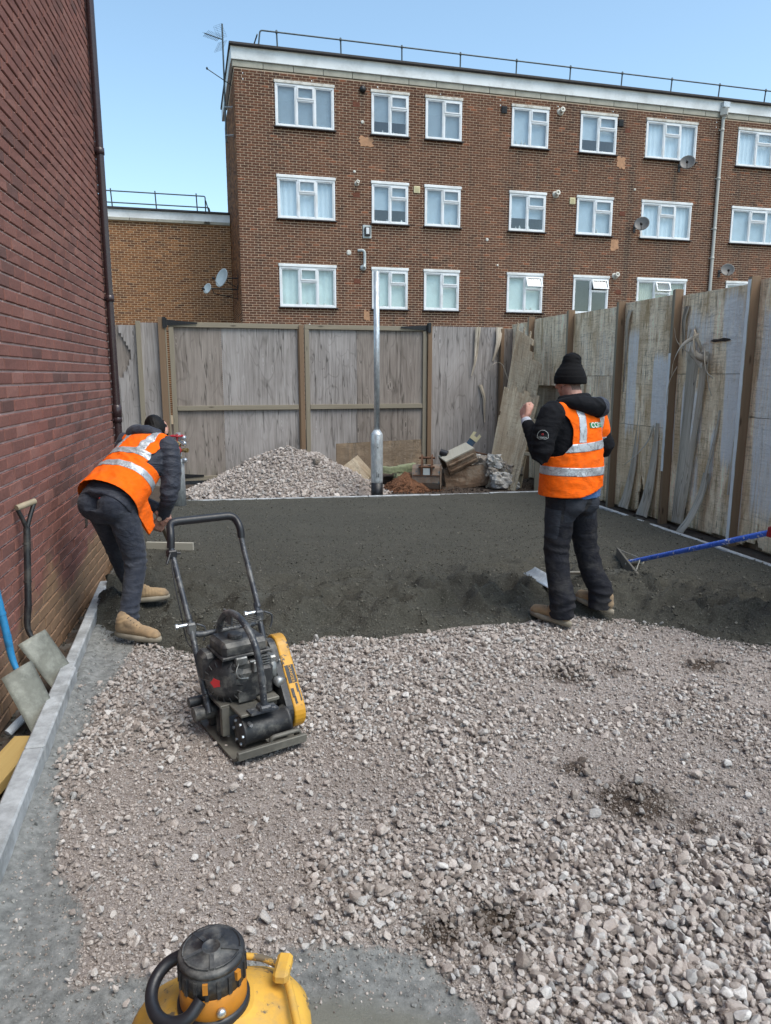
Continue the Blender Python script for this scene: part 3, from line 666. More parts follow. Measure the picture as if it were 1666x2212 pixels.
def dish(u, z, rr, m, label, yaw, par=flats, side=False, off=(0, -.45, 0)):
    v = onwall('satellite_dish', u, z, label, 'satellite dish', par)
    ax = Vector((math.sin(yaw), -math.cos(yaw), .38)).normalized(); c = Vector((off[0], off[1], off[2] + .0))
    prof = [(rr * t, -.26 * rr * (1 - t * t)) for t in (0, .25, .5, .7, .85, .95, 1.0)] + [(rr * 1.02, .012), (rr * .98, .022)] + [(rr * t, .022 - .26 * rr * (1 - t * t)) for t in (.85, .6, .3, 0)]
    mb = MB(); mb.lathe(c, prof, axis=ax, n=32); mb.build('reflector', m, v)
    mb = MB(); b0 = c - ax * .26 * rr; mb.tube([b0, b0 - Vector((0, -.06, .05)), (0, -.02, -.05)], .018, 8); mb.box((0, -.012, -.08), (.10, .02, .26)); mb.build('bracket', M['black_metal'], v)
    dn = Vector((0, 0, -1)); dn = (dn - ax * dn.dot(ax)).normalized(); foot = c + dn * rr * .98; head = c + ax * rr * .95 + dn * rr * .55
    mb = MB(); mb.tube([foot, head], .011, 6); mb.build('arm', M['dish_white'] if m is M['dish_white'] else M['black_metal'], v); mb = MB(); mb.lathe(head, [(.03, -.05), (.035, .0), (.045, .05), (.03, .06)], axis=-ax + dn * -.1, n=12); mb.build('receiver', M['black_metal'], v)
    return v
dish(14.06, 8.94, .25, M['dish_grey'], 'dark grey satellite dish under the top floor window by the rainwater pipe', R(-38))
dish(12.42, 6.85, .25, M['dish_grey'], 'dark grey satellite dish left of the net curtained middle floor window', R(-38))
dish(16.05, 5.46, .23, M['dish_grey'], 'pale grey satellite dish low down, right of the rainwater pipe', R(-30))

# ------------------------------------------------------------------ lower wing
SB = 4.0; wp = flats.matrix_world @ Vector((0, SB, 0))
wing = empty('low_brick_building', wp, AZB, label='lower ochre brick building with white fascia left of the block of flats', cat='building')
bpy.context.view_layer.update()
brick_wall(wing, M['brick_wing'], -10.0, -1.22, .3, 6.93, d=.011, bw=.210, bh=.0585, nparts=300, seed=21, tonef=lambda u, z, r: min(.99, max(0, .46 - .055 * max(0, z - 5.2) + r.gauss(0, .2))))
mb = MB(); mb.box((-5.62, 2.0, 3.2), (8.78, 4.0, 7.5)); mb.build('wall', M['mortar_wing'], wing)
mb = MB(); mb.box((-5.62, -.02, 7.14), (8.78, .12, .27), bev=.008); mb.build('fascia', M['fascia'], wing)
k = -10.0
st2 = st.copy(); 
while k < -1.3:
    wdt = .885 if k + .9 < -1.22 else .6
    o = bpy.data.objects.new('band_stone', st); link(o, wing); o.location = (min(k + .45, -1.68), -.005, 6.965); o.scale = (1, 1, .55); k += .90
mb = MB(); mb.box((-5.62, 1.9, 7.31), (8.78, 4.1, .06)); mb.build('roof', M['roof_felt'], wing)
for u in (-9.6, -8.2, -6.7, -5.22, -3.74, -2.33):
    mb = MB(); mb.cyl((u + .03, .9, 7.33), (u, .8, 8.12), .022, 8); mb.build('rail_post', M['rail_steel'], wing)
mb = MB(); mb.tube(arc_pts([(-10, .8, 8.04), (-2.02, .8, 8.04), (-2.02, .85, 7.36)], .06), .022, 8); mb.build('guard_rail', M['rail_steel'], wing)
mb = MB(); mb.tube(arc_pts([(-10, .8, 7.66), (-1.9, .8, 7.66), (-1.84, .85, 7.36)], .05), .022, 8); mb.cyl((-2.0, .85, 7.9), (-1.80, 1.7, 7.4), .02, 8); mb.build('guard_rail', M['rail_steel'], wing)
# dishes bracketed off the end wall of the flats
def enddish(du, dy, z, rr, m, label, yaw):
    p = flats.matrix_world @ Vector((-1.22, dy, z)); v = empty('satellite_dish', p, AZB, label, 'satellite dish')
    c = Vector((-du, 0, 0)); ax = Vector((math.sin(yaw), -math.cos(yaw), .30)).normalized()
    prof = [(rr * t, -.26 * rr * (1 - t * t)) for t in (0, .25, .5, .7, .85, .95, 1.0)] + [(rr * 1.02, .012), (rr * .98, .022)] + [(rr * t, .022 - .26 * rr * (1 - t * t)) for t in (.85, .6, .3, 0)]
    mb = MB(); mb.lathe(c, prof, axis=ax, n=32); mb.build('reflector', m, v); b0 = c - ax * .26 * rr
    mb = MB(); mb.tube([b0, (-du + .14, 0, 0), (0, 0, 0)], .02, 8); mb.tube([(-du + .14, 0, 0), (-du + .2, 0, -.15), (0, 0, -.3)], .014, 8); mb.box((0.01, 0, -.12), (.02, .08, .5)); mb.build('bracket', M['black_metal'], v)
    dn = Vector((0, 0, -1)); dn = (dn - ax * dn.dot(ax)).normalized(); head = c + ax * rr * .95 + dn * rr * .45
    mb = MB(); mb.tube([c + dn * rr, head], .011, 6); mb.build('arm', M['dish_white'], v); mb = MB(); mb.lathe(head, [(.03, -.04), (.04, .04)], axis=ax, n=10); mb.build('receiver', M['black_metal'], v)
enddish(.50, 1.2, 4.80, .30, M['dish_white'], 'large pale satellite dish bracketed off the end wall of the flats', R(-58))
enddish(.95, 1.6, 4.50, .17, M['dish_white'], 'small pale satellite dish on a long arm beside the larger one', R(-50))
# television aerial
av = flats.matrix_world @ Vector((-1.22, .8, 0)); a = empty('television_aerial', av, AZB, label='tall television aerial mast bracketed to the end wall of the flats', cat='aerial')
mb = MB(); mb.cyl((-.22, 0, 8.75), (-.22, 0, 12.05), .026, 10); mb.build('mast', M['rail_steel'], a)
for z in (8.95, 9.75):
    mb = MB(); mb.tube([(0, .06, z + .02), (-.2, .04, z), (-.25, 0, z), (-.2, -.04, z), (0, -.06, z + .02)], .012, 6); mb.build('bracket', M['galv'], a)
mb = MB(); mb.cyl((.0, 0, 10.38), (-.72, -.15, 10.72), .014, 8); mb.cyl((-.72, -.2, 10.70), (-.72, -.1, 10.76), .03, 8); mb.build('side_arm', M['rail_steel'], a)
mb = MB(); ax = Vector((-.72, -.68, -.12)).normalized(); b0 = Vector((-.22, 0, 11.62)); mb.tube([b0, b0 + ax * .75], .016, 8)
sd_ = Vector((.68, -.72, 0)).normalized()
for i in range(11):
    p = b0 + ax * (.15 + i * .055); mb.tube([p + sd_ * .13 + Vector((0, 0, .06)), p, p - sd_ * .13 + Vector((0, 0, .06))], .004, 5); mb.tube([p + sd_ * .11 - Vector((0, 0, .05)), p, p - sd_ * .11 - Vector((0, 0, .05))], .006, 5)
mb.build('boom', M['rail_steel'], a)
mb = MB()
for s2 in (1, -1):
    for i in range(9):
        q0 = b0 + Vector((0, 0, s2 * (.05 + i * .038))) - ax * -.012 * i * 2; mb.tube([q0 - sd_ * .17, q0 + sd_ * .17], .003, 4)
    for j in (-.17, -.08, .08, .17):
        mb.tube([b0 + sd_ * j + Vector((0, 0, s2 * .05)), b0 + ax * .20 + sd_ * j + Vector((0, 0, s2 * .34))], .003, 4)
mb.build('reflector_grid', M['rail_steel'], a)
# ------------------------------------------------------------------ boards with their own grain coordinates
def uvm_from(o, fu, fz):
    n = len(o.data.vertices); a = np.empty(n * 3, np.float32); o.data.vertices.foreach_get('co', a); a = a.reshape(-1, 3)
    uv = np.stack([fu(a), fz(a), np.zeros(n)], 1); set_attr(o.data, 'uvm', uv, 'POINT', 'FLOAT_VECTOR'); return o
def plank(name, a, b, w, h, m, parent=None, up=(0, 0, 1), bev=.003, jag=0.0, **kw):
    a = Vector(a); b = Vector(b); x, y, d = orient(b - a, up); Mx = Matrix((x, y, d)).transposed().to_4x4(); L = (b - a).length
    bm = bmesh.new(); bmesh.ops.create_cube(bm, size=1)
    for v in bm.verts: v.co = Vector((v.co.x * w, v.co.y * h, v.co.z * L))
    if bev: bmesh.ops.bevel(bm, geom=list(bm.edges), offset=min(bev, w * .3, h * .3), segments=1, affect='EDGES')
    me = bpy.data.meshes.new(name); bm.to_mesh(me); bm.free(); me.materials.append(m)
    o = bpy.data.objects.new(name, me); uvm_from(o, lambda q: q[:, 0] + q[:, 1] * .7, lambda q: q[:, 2]); link(o, parent)
    Mx.translation = (a + b) / 2; o.matrix_basis = Mx; return tag(o, **kw)
def sheet(name, m, parent, u0, u1, z0, z1, thick=.018, res=.03, disp=None, cutf=None, y=0.0, paintf=None, uvoff=(0, 0), **kw):
    """plywood sheet in a wall frame (x along, z up, front -y); disp(u,z)->towards the front; cutf(u,z)->True to leave out"""
    nu = max(2, int((u1 - u0) / res)); nz = max(2, int((z1 - z0) / res)); us = np.linspace(u0, u1, nu + 1); zs = np.linspace(z0, z1, nz + 1); U, Z = np.meshgrid(us, zs)
    D = disp(U, Z) if disp else np.zeros_like(U)
    F = np.stack([U, y - thick - D, Z], -1).reshape(-1, 3); Bk = np.stack([U, y - D, Z], -1).reshape(-1, 3); n = len(F); W = nu + 1
    fs = []; idx = lambda i, j: i * W + j
    keep = np.ones((nz, nu), bool)
    if cutf is not None:
        uc = (us[:-1] + us[1:]) / 2; zc = (zs[:-1] + zs[1:]) / 2; UC, ZC = np.meshgrid(uc, zc); keep = ~cutf(UC, ZC)
    for i in range(nz):
        for j in range(nu):
            if not keep[i, j]: continue
            a, b, c, d = idx(i, j), idx(i, j + 1), idx(i + 1, j + 1), idx(i + 1, j); fs.append((a, b, c, d)); fs.append((n + a, n + d, n + c, n + b))
            if i == 0 or not keep[i - 1, j]: fs.append((a, n + a, n + b, b))
            if i == nz - 1 or not keep[i + 1, j]: fs.append((d, c, n + c, n + d))
            if j == 0 or not keep[i, j - 1]: fs.append((a, d, n + d, n + a))
            if j == nu - 1 or not keep[i, j + 1]: fs.append((b, n + b, n + c, c))
    me = mesh_np(name, np.concatenate([F, Bk]), fs, False); me.materials.append(m); o = bpy.data.objects.new(name, me)
    uv = np.stack([U.ravel() + uvoff[0], Z.ravel() + uvoff[1], 0 * U.ravel()], 1); set_attr(me, 'uvm', np.concatenate([uv, uv]), 'POINT', 'FLOAT_VECTOR')
    P = paintf(U, Z).ravel() if paintf else np.zeros(n); set_attr(me, 'paint', np.concatenate([P, P])); link(o, parent); return tag(o, **kw)
def strip(name, m, parent, pts, widths, side, thick=.003, **kw):
    """thin curled ribbon of veneer along pts"""
    pts = [Vector(p) for p in pts]; side = Vector(side); P = []; uv = []; L = 0
    for i, p in enumerate(pts):
        s_ = side if not isinstance(widths[i], tuple) else side; w_ = widths[i]
        if i: L += (pts[i] - pts[i - 1]).length
        for k in (-1, 0, 1): P.append(p + side * (w_ / 2 * k) + side.cross(Vector((0, 0, 1))) * (0.10 * w_ * (k * k))); uv.append((k * w_ / 2, L, 0))
    n = len(P); off = side.cross((pts[-1] - pts[0]).normalized()).normalized() * thick; V = P + [p + off for p in P]; fs = []
    for i in range(len(pts) - 1):
        for k in (0, 1):
            a, b, c, d = i * 3 + k, i * 3 + k + 1, i * 3 + k + 4, i * 3 + k + 3; fs += [(a, b, c, d), (n + a, n + d, n + c, n + b)]
        fs += [(i * 3, i * 3 + 3, n + i * 3 + 3, n + i * 3), (i * 3 + 2, n + i * 3 + 2, n + i * 3 + 5, i * 3 + 5)]
    me = bpy.data.meshes.new(name); me.from_pydata([tuple(v) for v in V], [], fs); me.materials.append(m); set_attr(me, 'uvm', uv + uv, 'POINT', 'FLOAT_VECTOR'); set_attr(me, 'paint', [0] * len(V))
    for p in me.polygons: p.use_smooth = True
    return tag(link(bpy.data.objects.new(name, me), parent), **kw)
def subdiv(pts, n=4):
    """smooth interpolation through points (Catmull-Rom)"""
    P = [Vector(p) for p in pts]; P = [2 * P[0] - P[1]] + P + [2 * P[-1] - P[-2]]; out = []
    for i in range(1, len(P) - 2):
        for k in range(n):
            t = k / n; a, b, c, d = P[i - 1], P[i], P[i + 1], P[i + 2]
            out.append(.5 * ((2 * b) + (c - a) * t + (2 * a - 5 * b + 4 * c - d) * t * t + (3 * b - a - 3 * c + d) * t ** 3))
    out.append(P[-2]); return out

# ------------------------------------------------------------------ back fence and gate
AZF = R(14.9); FO = (-3.39, 11.5, 0)
warp = lambda sd, amp: (lambda U, Z: amp * fbm(U * .9, Z * .7, sd * 3.3, 2, seed=sd))
fb = empty('plywood_fence', FO, AZF, label='weathered grey plywood hoarding left of the gate with red spray mark', cat='fence')
sheet('fence_panel', M['ply_grey'], fb, -.98, -.36, -.05, 2.46, disp=warp(1, .006), y=.055, cutf=lambda U, Z: (U < -.60 + .08 * np.sin(Z * 7)) & (Z > 1.62 + .9 * np.maximum(0, (-.62 - U))) )
sheet('fence_panel', M['ply_brown'], fb, -1.15, -.50, 1.4, 2.46, disp=warp(2, .004), y=.085, label='darker flaking board patched in behind the torn corner')
sheet('fence_panel', M['ply_grey'], fb, -.35, -.06, -.05, 2.50, disp=warp(3, .004), y=.03)
plank('fence_post', (-.385, -.005, -.05), (-.385, -.005, 2.52), .07, .05, M['timber_grey'], fb, up=(0, 1, 0)); 
sheet('fence_panel', M['ply_brown'], fb, -4.6, -.98, -.05, 2.4, res=.3, y=.06)
# red spray mark: its own shape
mb = MB(); mk = [(-.93, 1.19), (-.72, 1.19), (-.72, 1.16), (-.93, 1.165)]; mb.prism(mk, Matrix(((1, 0, 0, 0), (0, 0, 1, .027), (0, 1, 0, 0), (0, 0, 0, 1))), .002); mk = [(-.95, 1.14), (-.90, 1.13), (-.865, 1.06), (-.87, .95), (-.885, .80), (-.905, .45), (-.93, .45), (-.94, .8), (-.95, .95)]; mb.prism(mk, Matrix(((1, 0, 0, 0), (0, 0, 1, .027), (0, 1, 0, 0), (0, 0, 0, 1))), .002); mb.build('spray_mark', M['spray_red'], fb, label='faded red sprayed letter')
gate = empty('plywood_gate', FO, AZF, label='wide double plywood yard gate framed in timber with black strap hinges', cat='gate')
plank('gate_post', (-.045, -.03, -.1), (-.045, -.03, 2.585), .095, .09, M['timber_brown'], gate, up=(0, 1, 0), label='left gate post')
plank('gate_post', (.015, -.01, -.1), (.015, -.01, 2.52), .022, .06, M['timber_grey'], gate, up=(0, 1, 0))
plank('gate_post', (4.265, -.03, .0), (4.265, -.03, 2.57), .07, .09, M['timber_brown'], gate, up=(0, 1, 0), label='right gate post')
def leaf(u0, u1, seams, sd):
    lf = empty('gate_leaf', (0, 0, 0)); lf.parent = gate
    e = [u0] + seams + [u1]
    for i in range(len(e) - 1): sheet('plywood_panel', M['ply_grey'] if (i + sd) % 2 else M['ply_brown'], lf, e[i] + .002, e[i + 1] - .002, .10, 2.47, disp=warp(10 + i + sd, .004), y=.03, res=.05, uvoff=(sd * 3.1, sd))
    plank('top_rail', (u0 + .005, -.012, 2.475), (u1 - .005, -.012, 2.475), .03, .075, M['timber_grey'], lf, up=(0, 0, 1))
    plank('mid_rail', (u0 + .08, -.012, 1.20), (u1 - .075, -.012, 1.20), .04, .075, M['timber_grey'], lf, up=(0, 0, 1))
    plank('bottom_rail', (u0 + .08, -.012, .085), (u1 - .075, -.012, .085), .04, .07, M['timber_grey'], lf, up=(0, 0, 1))
    plank('stile', (u0 + .04, -.012, .06), (u0 + .04, -.012, 2.435), .072, .04, M['timber_grey'], lf, up=(0, 1, 0))
    plank('stile', (u1 - .035, -.012, .06), (u1 - .035, -.012, 2.435), .07, .04, M['timber_brown'] if sd == 0 else M['timber_grey'], lf, up=(0, 1, 0))
    return lf
leaf(.055, 2.115, [.84], 0); leaf(2.15, 4.225, [3.02], 1)
plank('meeting_stile', (2.10, -.045, .06), (2.10, -.045, 2.50), .075, .022, M['timber_brown'], gate, up=(0, 1, 0))
def hinge(u, z, d_):
    mb = MB(); mb.prism([(0, -.045), (d_ * .46, -.012), (d_ * .46, .012), (0, .045)], Matrix(((1, 0, 0, u), (0, 0, 1, -.045), (0, 1, 0, z), (0, 0, 0, 1))), .006)
    mb.box((u - d_ * .03, -.086, z), (.05, .008, .16)); mb.cyl((u, -.055, z - .07), (u, -.055, z + .07), .012, 8)
    for k in range(4): mb.lathe((u + d_ * (.08 + .1 * k), -.045, z), [(.007, 0), (.007, .004)], axis=(0, -1, 0), n=8)
    mb.build('strap_hinge', M['black_metal'], gate)
hinge(.03, 2.50, 1); hinge(4.22, 2.49, -1); hinge(.03, .13, 1)
fc = empty('plywood_fence', FO, AZF, label='weathered plywood hoarding right of the gate with peeling veneer', cat='fence')
sheet('fence_panel', M['ply_grey'], fc, 4.31, 5.50, -.1, 2.52, disp=warp(20, .012), y=.02, uvoff=(9, 2))
sheet('fence_panel', M['ply_brown'], fc, 5.50, 6.0, -.1, 2.50, disp=warp(21, .004), y=.05, uvoff=(3, 5))
plank('fence_post', (5.585, -.01, -.1), (5.585, -.01, 2.5), .06, .09, M['timber_brown'], fc, up=(0, 1, 0))
plank('fence_post', (5.87, .0, 1.2), (5.87, .0, 2.5), .05, .08, M['timber_brown'], fc, up=(0, 1, 0))
strip('peeling_veneer', M['veneer'], fc, subdiv([(5.13, -.03, 2.52), (5.11, -.03, 2.2), (5.08, -.06, 1.95), (5.03, -.03, 1.7)]), np.linspace(.10, .02, 13), (1, 0, 0))
strip('peeling_veneer', M['veneer'], fc, subdiv([(5.52, -.03, 2.52), (5.50, -.06, 2.3), (5.46, -.05, 2.1), (5.42, -.02, 1.95)]), np.linspace(.12, .03, 13), (1, 0, 0))
strip('peeling_veneer', M['veneer'], fc, subdiv([(5.36, -.03, 1.80), (5.42, -.12, 1.92), (5.52, -.18, 1.90), (5.60, -.20, 1.72), (5.66, -.20, 1.60)]), np.linspace(.03, .05, 17), (0, 1, 0), label='pale curl of veneer sticking out')
strip('peeling_veneer', M['veneer'], fc, subdiv([(5.20, -.02, 1.55), (5.26, -.05, 1.35), (5.27, -.05, 1.2), (5.30, -.02, .9)]), np.linspace(.07, .02, 13), (1, 0, 0))

# ------------------------------------------------------------------ fence on the right
FR = (2.22, 13.05, 0); AZR = math.atan2(-.974, .2265); PU = [.90, 2.27, 3.62, 4.79, 5.98, 7.2, 8.4]
paints = [  # u0,u1,z0,z1,strength
    (3.78, 4.02, .9, 2.3, .72), (4.34, 4.66, 1.05, 1.95, .95), (4.0, 4.3, .3, .9, .35), (4.72, 4.80, .8, 2.0, 1.0), (4.95, 5.42, 1.75, 2.45, .62), (4.93, 5.32, .95, 1.62, .95), (4.95, 5.3, .2, .95, .55),
    (5.46, 5.52, .5, 1.15, .9), (5.62, 5.90, .75, 2.3, 1.0), (5.55, 5.85, 1.9, 2.55, .75), (5.93, 5.99, .1, 2.6, 1.1), (6.1, 6.45, .3, 2.4, .7), (6.6, 6.9, .7, 2.3, .9), (7.3, 7.9, .5, 2.4, .85), (8.5, 9.1, .5, 2.4, .8), (2.4, 2.8, 1.5, 2.4, .40), (3.0, 3.5, 1.2, 2.3, .42)]
def paintf(U, Z):
    r = np.zeros_like(U); w1 = .06 * fbm(U * 2.5, Z * .7, 0, 3, seed=31); w2 = .10 * fbm(U * 5, Z * .5, 0, 3, seed=32)
    for (a, b, c, d, s_) in paints:
        uu = U + w1 + .03 * (Z - 1.3); zz = Z + w2
        r = np.maximum(r, s_ * sstep(a - .03, a + .02, uu) * (1 - sstep(b - .02, b + .03, uu)) * sstep(c - .30, c + .30, zz) * (1 - sstep(d - .2, d + .2, zz)))
    return r
fr_ = empty('plywood_fence', FR, AZR, label='tall battered plywood hoarding along the right side, streaked with white paint', cat='fence')
edges = [0.0] + PU + [9.6]; seamz = [1.62, 1.55, 1.70, 1.10, 1.72, 1.3, 1.6, 1.5]
def rdisp(sd):
    def f(U, Z):
        d = .016 * fbm(U * .8, Z * .5, sd, 2, seed=sd) + .004 * fbm(U * 5, Z * 3, sd, 3, seed=sd + 5)
        return d
    return f
for i in range(len(edges) - 1):
    a, b = edges[i] + .004, edges[i + 1] - .004; zs = seamz[i]; top = 2.585 + (.015 if i % 2 else -.01)
    def cut_low(U, Z, i=i, a=a, b=b):
        m = Z < .03 + .05 * (fbm(U * 6, 0, i, 3, seed=50 + i) + .3)
        if i == 1: m = m | ((U > a + .05) & (U < b - .2) & (Z > 1.0 + 0 * U))                          # missing patch beside the leaning board
        if i == 4: m = m
        gaps = {3: (4.27, .11, .52), 4: (5.14, .02, .62), 5: (6.3, .03, .3), 2: (3.2, .04, .35)}
        if i in gaps:
            g, wd, h = gaps[i]; k = np.clip(1 - Z / h, 0, 1); m = m | (np.abs(U - g + .06 * Z + .02 * vnoise(Z * 9, U * 0, 3, seed=i)) < wd * k)
        return m
    cl = 0.018
    sheet('fence_panel', M['ply_rough'], fr_, a, b, 0.0, zs - .003, disp=rdisp(60 + i), cutf=cut_low, y=0, res=.02, paintf=paintf, uvoff=(i * 1.7, 0))
    sheet('fence_panel', M['ply_rough'], fr_, a, b, zs + .003, top, disp=rdisp(60 + i), y=0, res=.02, paintf=paintf, uvoff=(i * 1.7 + .9, 4))
    mb = MB()
for i, u in enumerate(PU):
    plank('fence_post', (u, -.065, -.05), (u, -.065, 2.64 - .01 * (i % 3)), .048, .10, M['timber_brown'], fr_, up=(0, 1, 0))
    plank('post_edge', (u - .0, -.1175, -.05 if i not in (3,) else .62), (u, -.1175, 2.63 - .01 * (i % 3)), .046, .004, M['timber_grey'], fr_, up=(0, 1, 0), bev=0, label='paler strip down the yard face of the post')  # thin paler strip laid over the yard face of each post
    o = fr_.children[-1]; 
# lengthwise paint dribble on two posts
for (u, z0, z1) in [(4.79, .62, 1.95), (5.98, .05, 2.6)]:
    V = MB(); ps = []; n = 26
    for k in range(n + 1): ps.append((-.022, z0 + (z1 - z0) * k / n))
    for k in range(n, -1, -1): ps.append((.020 + rng.uniform(-.006, .003), z0 + (z1 - z0) * k / n))
    V.prism(ps, Matrix(((1, 0, 0, u), (0, 0, 1, -.1215), (0, 1, 0, 0), (0, 0, 0, 1))), .002); V.build('paint_streak', M['kerb_paint'] if 'kerb_paint' in M else M['fascia'], fr_)
# peeling veneers, thin and curved
vs_ = [([(4.12, -.02, 1.35), (4.10, -.02, 1.0), (4.07, -.03, .6), (4.03, -.06, .25), (4.0, -.09, .05)], (.03, .22), 'long split veneer lifting off the bottom of a panel'),
       ([(4.50, -.02, 1.15), (4.50, -.02, .9), (4.48, -.03, .55), (4.45, -.05, .25), (4.41, -.08, .02)], (.06, .24), None),
       ([(4.42, -.02, 1.12), (4.40, -.06, .95), (4.33, -.13, .8), (4.22, -.19, .68), (4.14, -.21, .62)], (.03, .008), 'thin pale splinter curving out'),
       ([(5.58, -.02, 1.35), (5.56, -.03, 1.1), (5.50, -.04, .80), (5.47, -.05, .62)], (.03, .05), None),
       ([(5.47, -.03, .68), (5.44, -.05, .45), (5.37, -.10, .2), (5.27, -.16, .0)], (.10, .13), 'curled veneer tail at the foot of the panel'),
       ([(5.20, -.02, 1.95), (5.17, -.02, 1.5), (5.13, -.02, 1.0), (5.08, -.03, .4), (5.04, -.03, .05)], (.36, .20), 'wide sheet of grey veneer with white paint'),
       ([(3.78, -.03, 2.5), (3.76, -.05, 2.35), (3.73, -.03, 2.1), (3.71, -.02, 1.5)], (.09, .03), None),
       ([(3.74, -.02, 1.3), (3.75, -.03, 1.0), (3.74, -.05, .6), (3.70, -.07, .1)], (.05, .13), None),
       ([(4.93, -.03, 2.45), (4.91, -.05, 2.3), (4.90, -.03, 2.1), (4.90, -.02, 1.8)], (.08, .03), None),
       ([(6.20, -.02, 1.1), (6.19, -.02, .8), (6.17, -.03, .5), (6.13, -.07, .05)], (.03, .16), None),
       ([(5.89, -.02, 1.9), (5.88, -.02, 1.4), (5.85, -.03, .9), (5.82, -.03, .5)], (.07, .03), None),
       ([(2.62, -.02, 1.62), (2.66, -.09, 1.72), (2.68, -.12, 1.55), (2.66, -.05, 1.3), (2.65, -.02, 1.1)], (.10, .05), None),
       ([(3.02, -.02, 1.5), (3.05, -.05, 1.2), (3.08, -.05, .8), (3.1, -.08, .1)], (.10, .12), None)]
for pts, (w0, w1), lb in [q for i_, q in enumerate(vs_) if i_ not in (7, 9, 12)]:
    P = subdiv(pts, 5); strip('peeling_veneer', M['veneer'] , fr_, P, list(np.linspace(w0, w1, len(P))), (1, 0, 0), label=lb)
# the burst of torn ribbons on the fourth panel
rb = random.Random(5); burst = [([(5.20, -.02, 1.98), (5.27, -.16, 2.13), (5.33, -.22, 2.12), (5.30, -.16, 1.93), (5.36, -.05, 1.86)], (.07, .08)), ([(5.30, -.14, 2.12), (5.18, -.24, 2.02), (5.08, -.26, 1.86), (5.0, -.22, 1.72)], (.06, .03)),
    ([(5.06, -.03, 2.15), (5.10, -.08, 1.98), (5.22, -.10, 1.90), (5.34, -.10, 1.80), (5.44, -.16, 1.84)], (.10, .05)), ([(5.34, -.08, 1.98), (5.42, -.13, 1.85), (5.50, -.16, 1.74), (5.58, -.14, 1.68)], (.05, .02)), ([(5.38, -.06, 1.88), (5.44, -.1, 1.72), (5.50, -.12, 1.60), (5.53, -.1, 1.5)], (.035, .012)),
    ([(5.10, -.03, 2.2), (5.12, -.05, 2.08), (5.13, -.04, 1.98), (5.12, -.02, 1.86)], (.08, .05)), ([(5.0, -.03, 2.2), (5.04, -.08, 2.08), (5.10, -.1, 1.98), (5.16, -.08, 1.9)], (.04, .02)), ([(4.84, -.12, 2.22), (4.90, -.12, 2.08), (5.0, -.08, 1.98), (5.05, -.05, 1.95)], (.008, .02)), ([(5.06, -.2, 1.8), (4.95, -.2, 1.66), (4.88, -.18, 1.48), (4.87, -.16, 1.3)], (.012, .006))]
for pts, (w0, w1) in burst:
    P = subdiv(pts, 5); strip('torn_ribbon', M['veneer'], fr_, P, list(np.linspace(w0, w1, len(P))), Vector((rb.uniform(-.3, .3), rb.uniform(-.6, .2), 1)).normalized())
mb = MB(); mb.prism([(-.15, .0), (-.09, .016), (-.02, .012), (.06, .022), (.14, .01), (.16, -.004), (.08, -.016), (.0, -.010), (-.08, -.018)], Matrix(((1, 0, 0, 5.50), (0, 0, 1, -.035), (0, 1, 0, 2.06), (0, 0, 0, 1))), .012); mb.build('split', M['soil_dark'], fr_)  # dark plate painted as the shade inside a split in the panel
# dark backing boards seen through the gaps
sheet('backing_board', M['ply_bare'], fr_, .0, 9.6, -.1, 2.3, res=.3, y=.07)
# leaning boards in the corner
def lean_board(name, corners, th, m, label, jag=None, parent=None, cat='board', n=26, group=None):
    a, b, c, d = [Vector(p) for p in corners]; nrm = (b - a).cross(d - a).normalized(); V = []; uv = []
    for i in range(n + 1):
        for j in range(n + 1):
            s_, t = j / n, i / n; p = (a * (1 - s_) + b * s_) * (1 - t) + (d * (1 - s_) + c * s_) * t; V.append(p); uv.append((s_ * (b - a).length, t * (d - a).length, 0))
    N = len(V); V2 = V + [p - nrm * th for p in V]; keep = lambda i, j: jag is None or not jag((j + .5) / n, (i + .5) / n); fs = []; W = n + 1
    for i in range(n):
        for j in range(n):
            if not keep(i, j): continue
            q = (i * W + j, i * W + j + 1, (i + 1) * W + j + 1, (i + 1) * W + j); fs += [q, tuple(N + k for k in reversed(q))]
            for (di, dj, e0, e1) in ((-1, 0, 0, 1), (0, 1, 1, 2), (1, 0, 2, 3), (0, -1, 3, 0)):
                ii, jj = i + di, j + dj
                if not (0 <= ii < n and 0 <= jj < n) or not keep(ii, jj): fs.append((q[e0], N + q[e0], N + q[e1], q[e1]))
    me = mesh_np(name, [tuple(v) for v in V2], fs, False); me.materials.append(m); set_attr(me, 'uvm', uv + uv, 'POINT', 'FLOAT_VECTOR'); set_attr(me, 'paint', np.zeros(len(V2)))
    return tag(link(bpy.data.objects.new(name, me), parent), label, cat, group)
lean_board('leaning_board', [(1.56, 11.28, -.02), (1.93, 10.82, -.04), (2.33, 11.18, 1.40), (1.86, 11.52, 1.60)], .02, M['ply_bare'], 'bare plywood board leaning in the corner, lower one of two', jag=lambda s_, t: t > .975 - .03 * math.sin(s_ * 17) or (s_ < .05 and t > .68 and t < .72))
lean_board('leaning_board', [(1.70, 11.52, .0), (2.08, 11.10, .0), (2.44, 11.42, 2.22), (2.06, 11.74, 2.52)], .02, M['ply_bare'], 'taller bare plywood board with a ragged broken top leaning behind another', jag=lambda s_, t: (t > .83 and s_ > .60 + .10 * math.sin(t * 60)) or t > .99 - .03 * abs(math.sin(s_ * 13)))

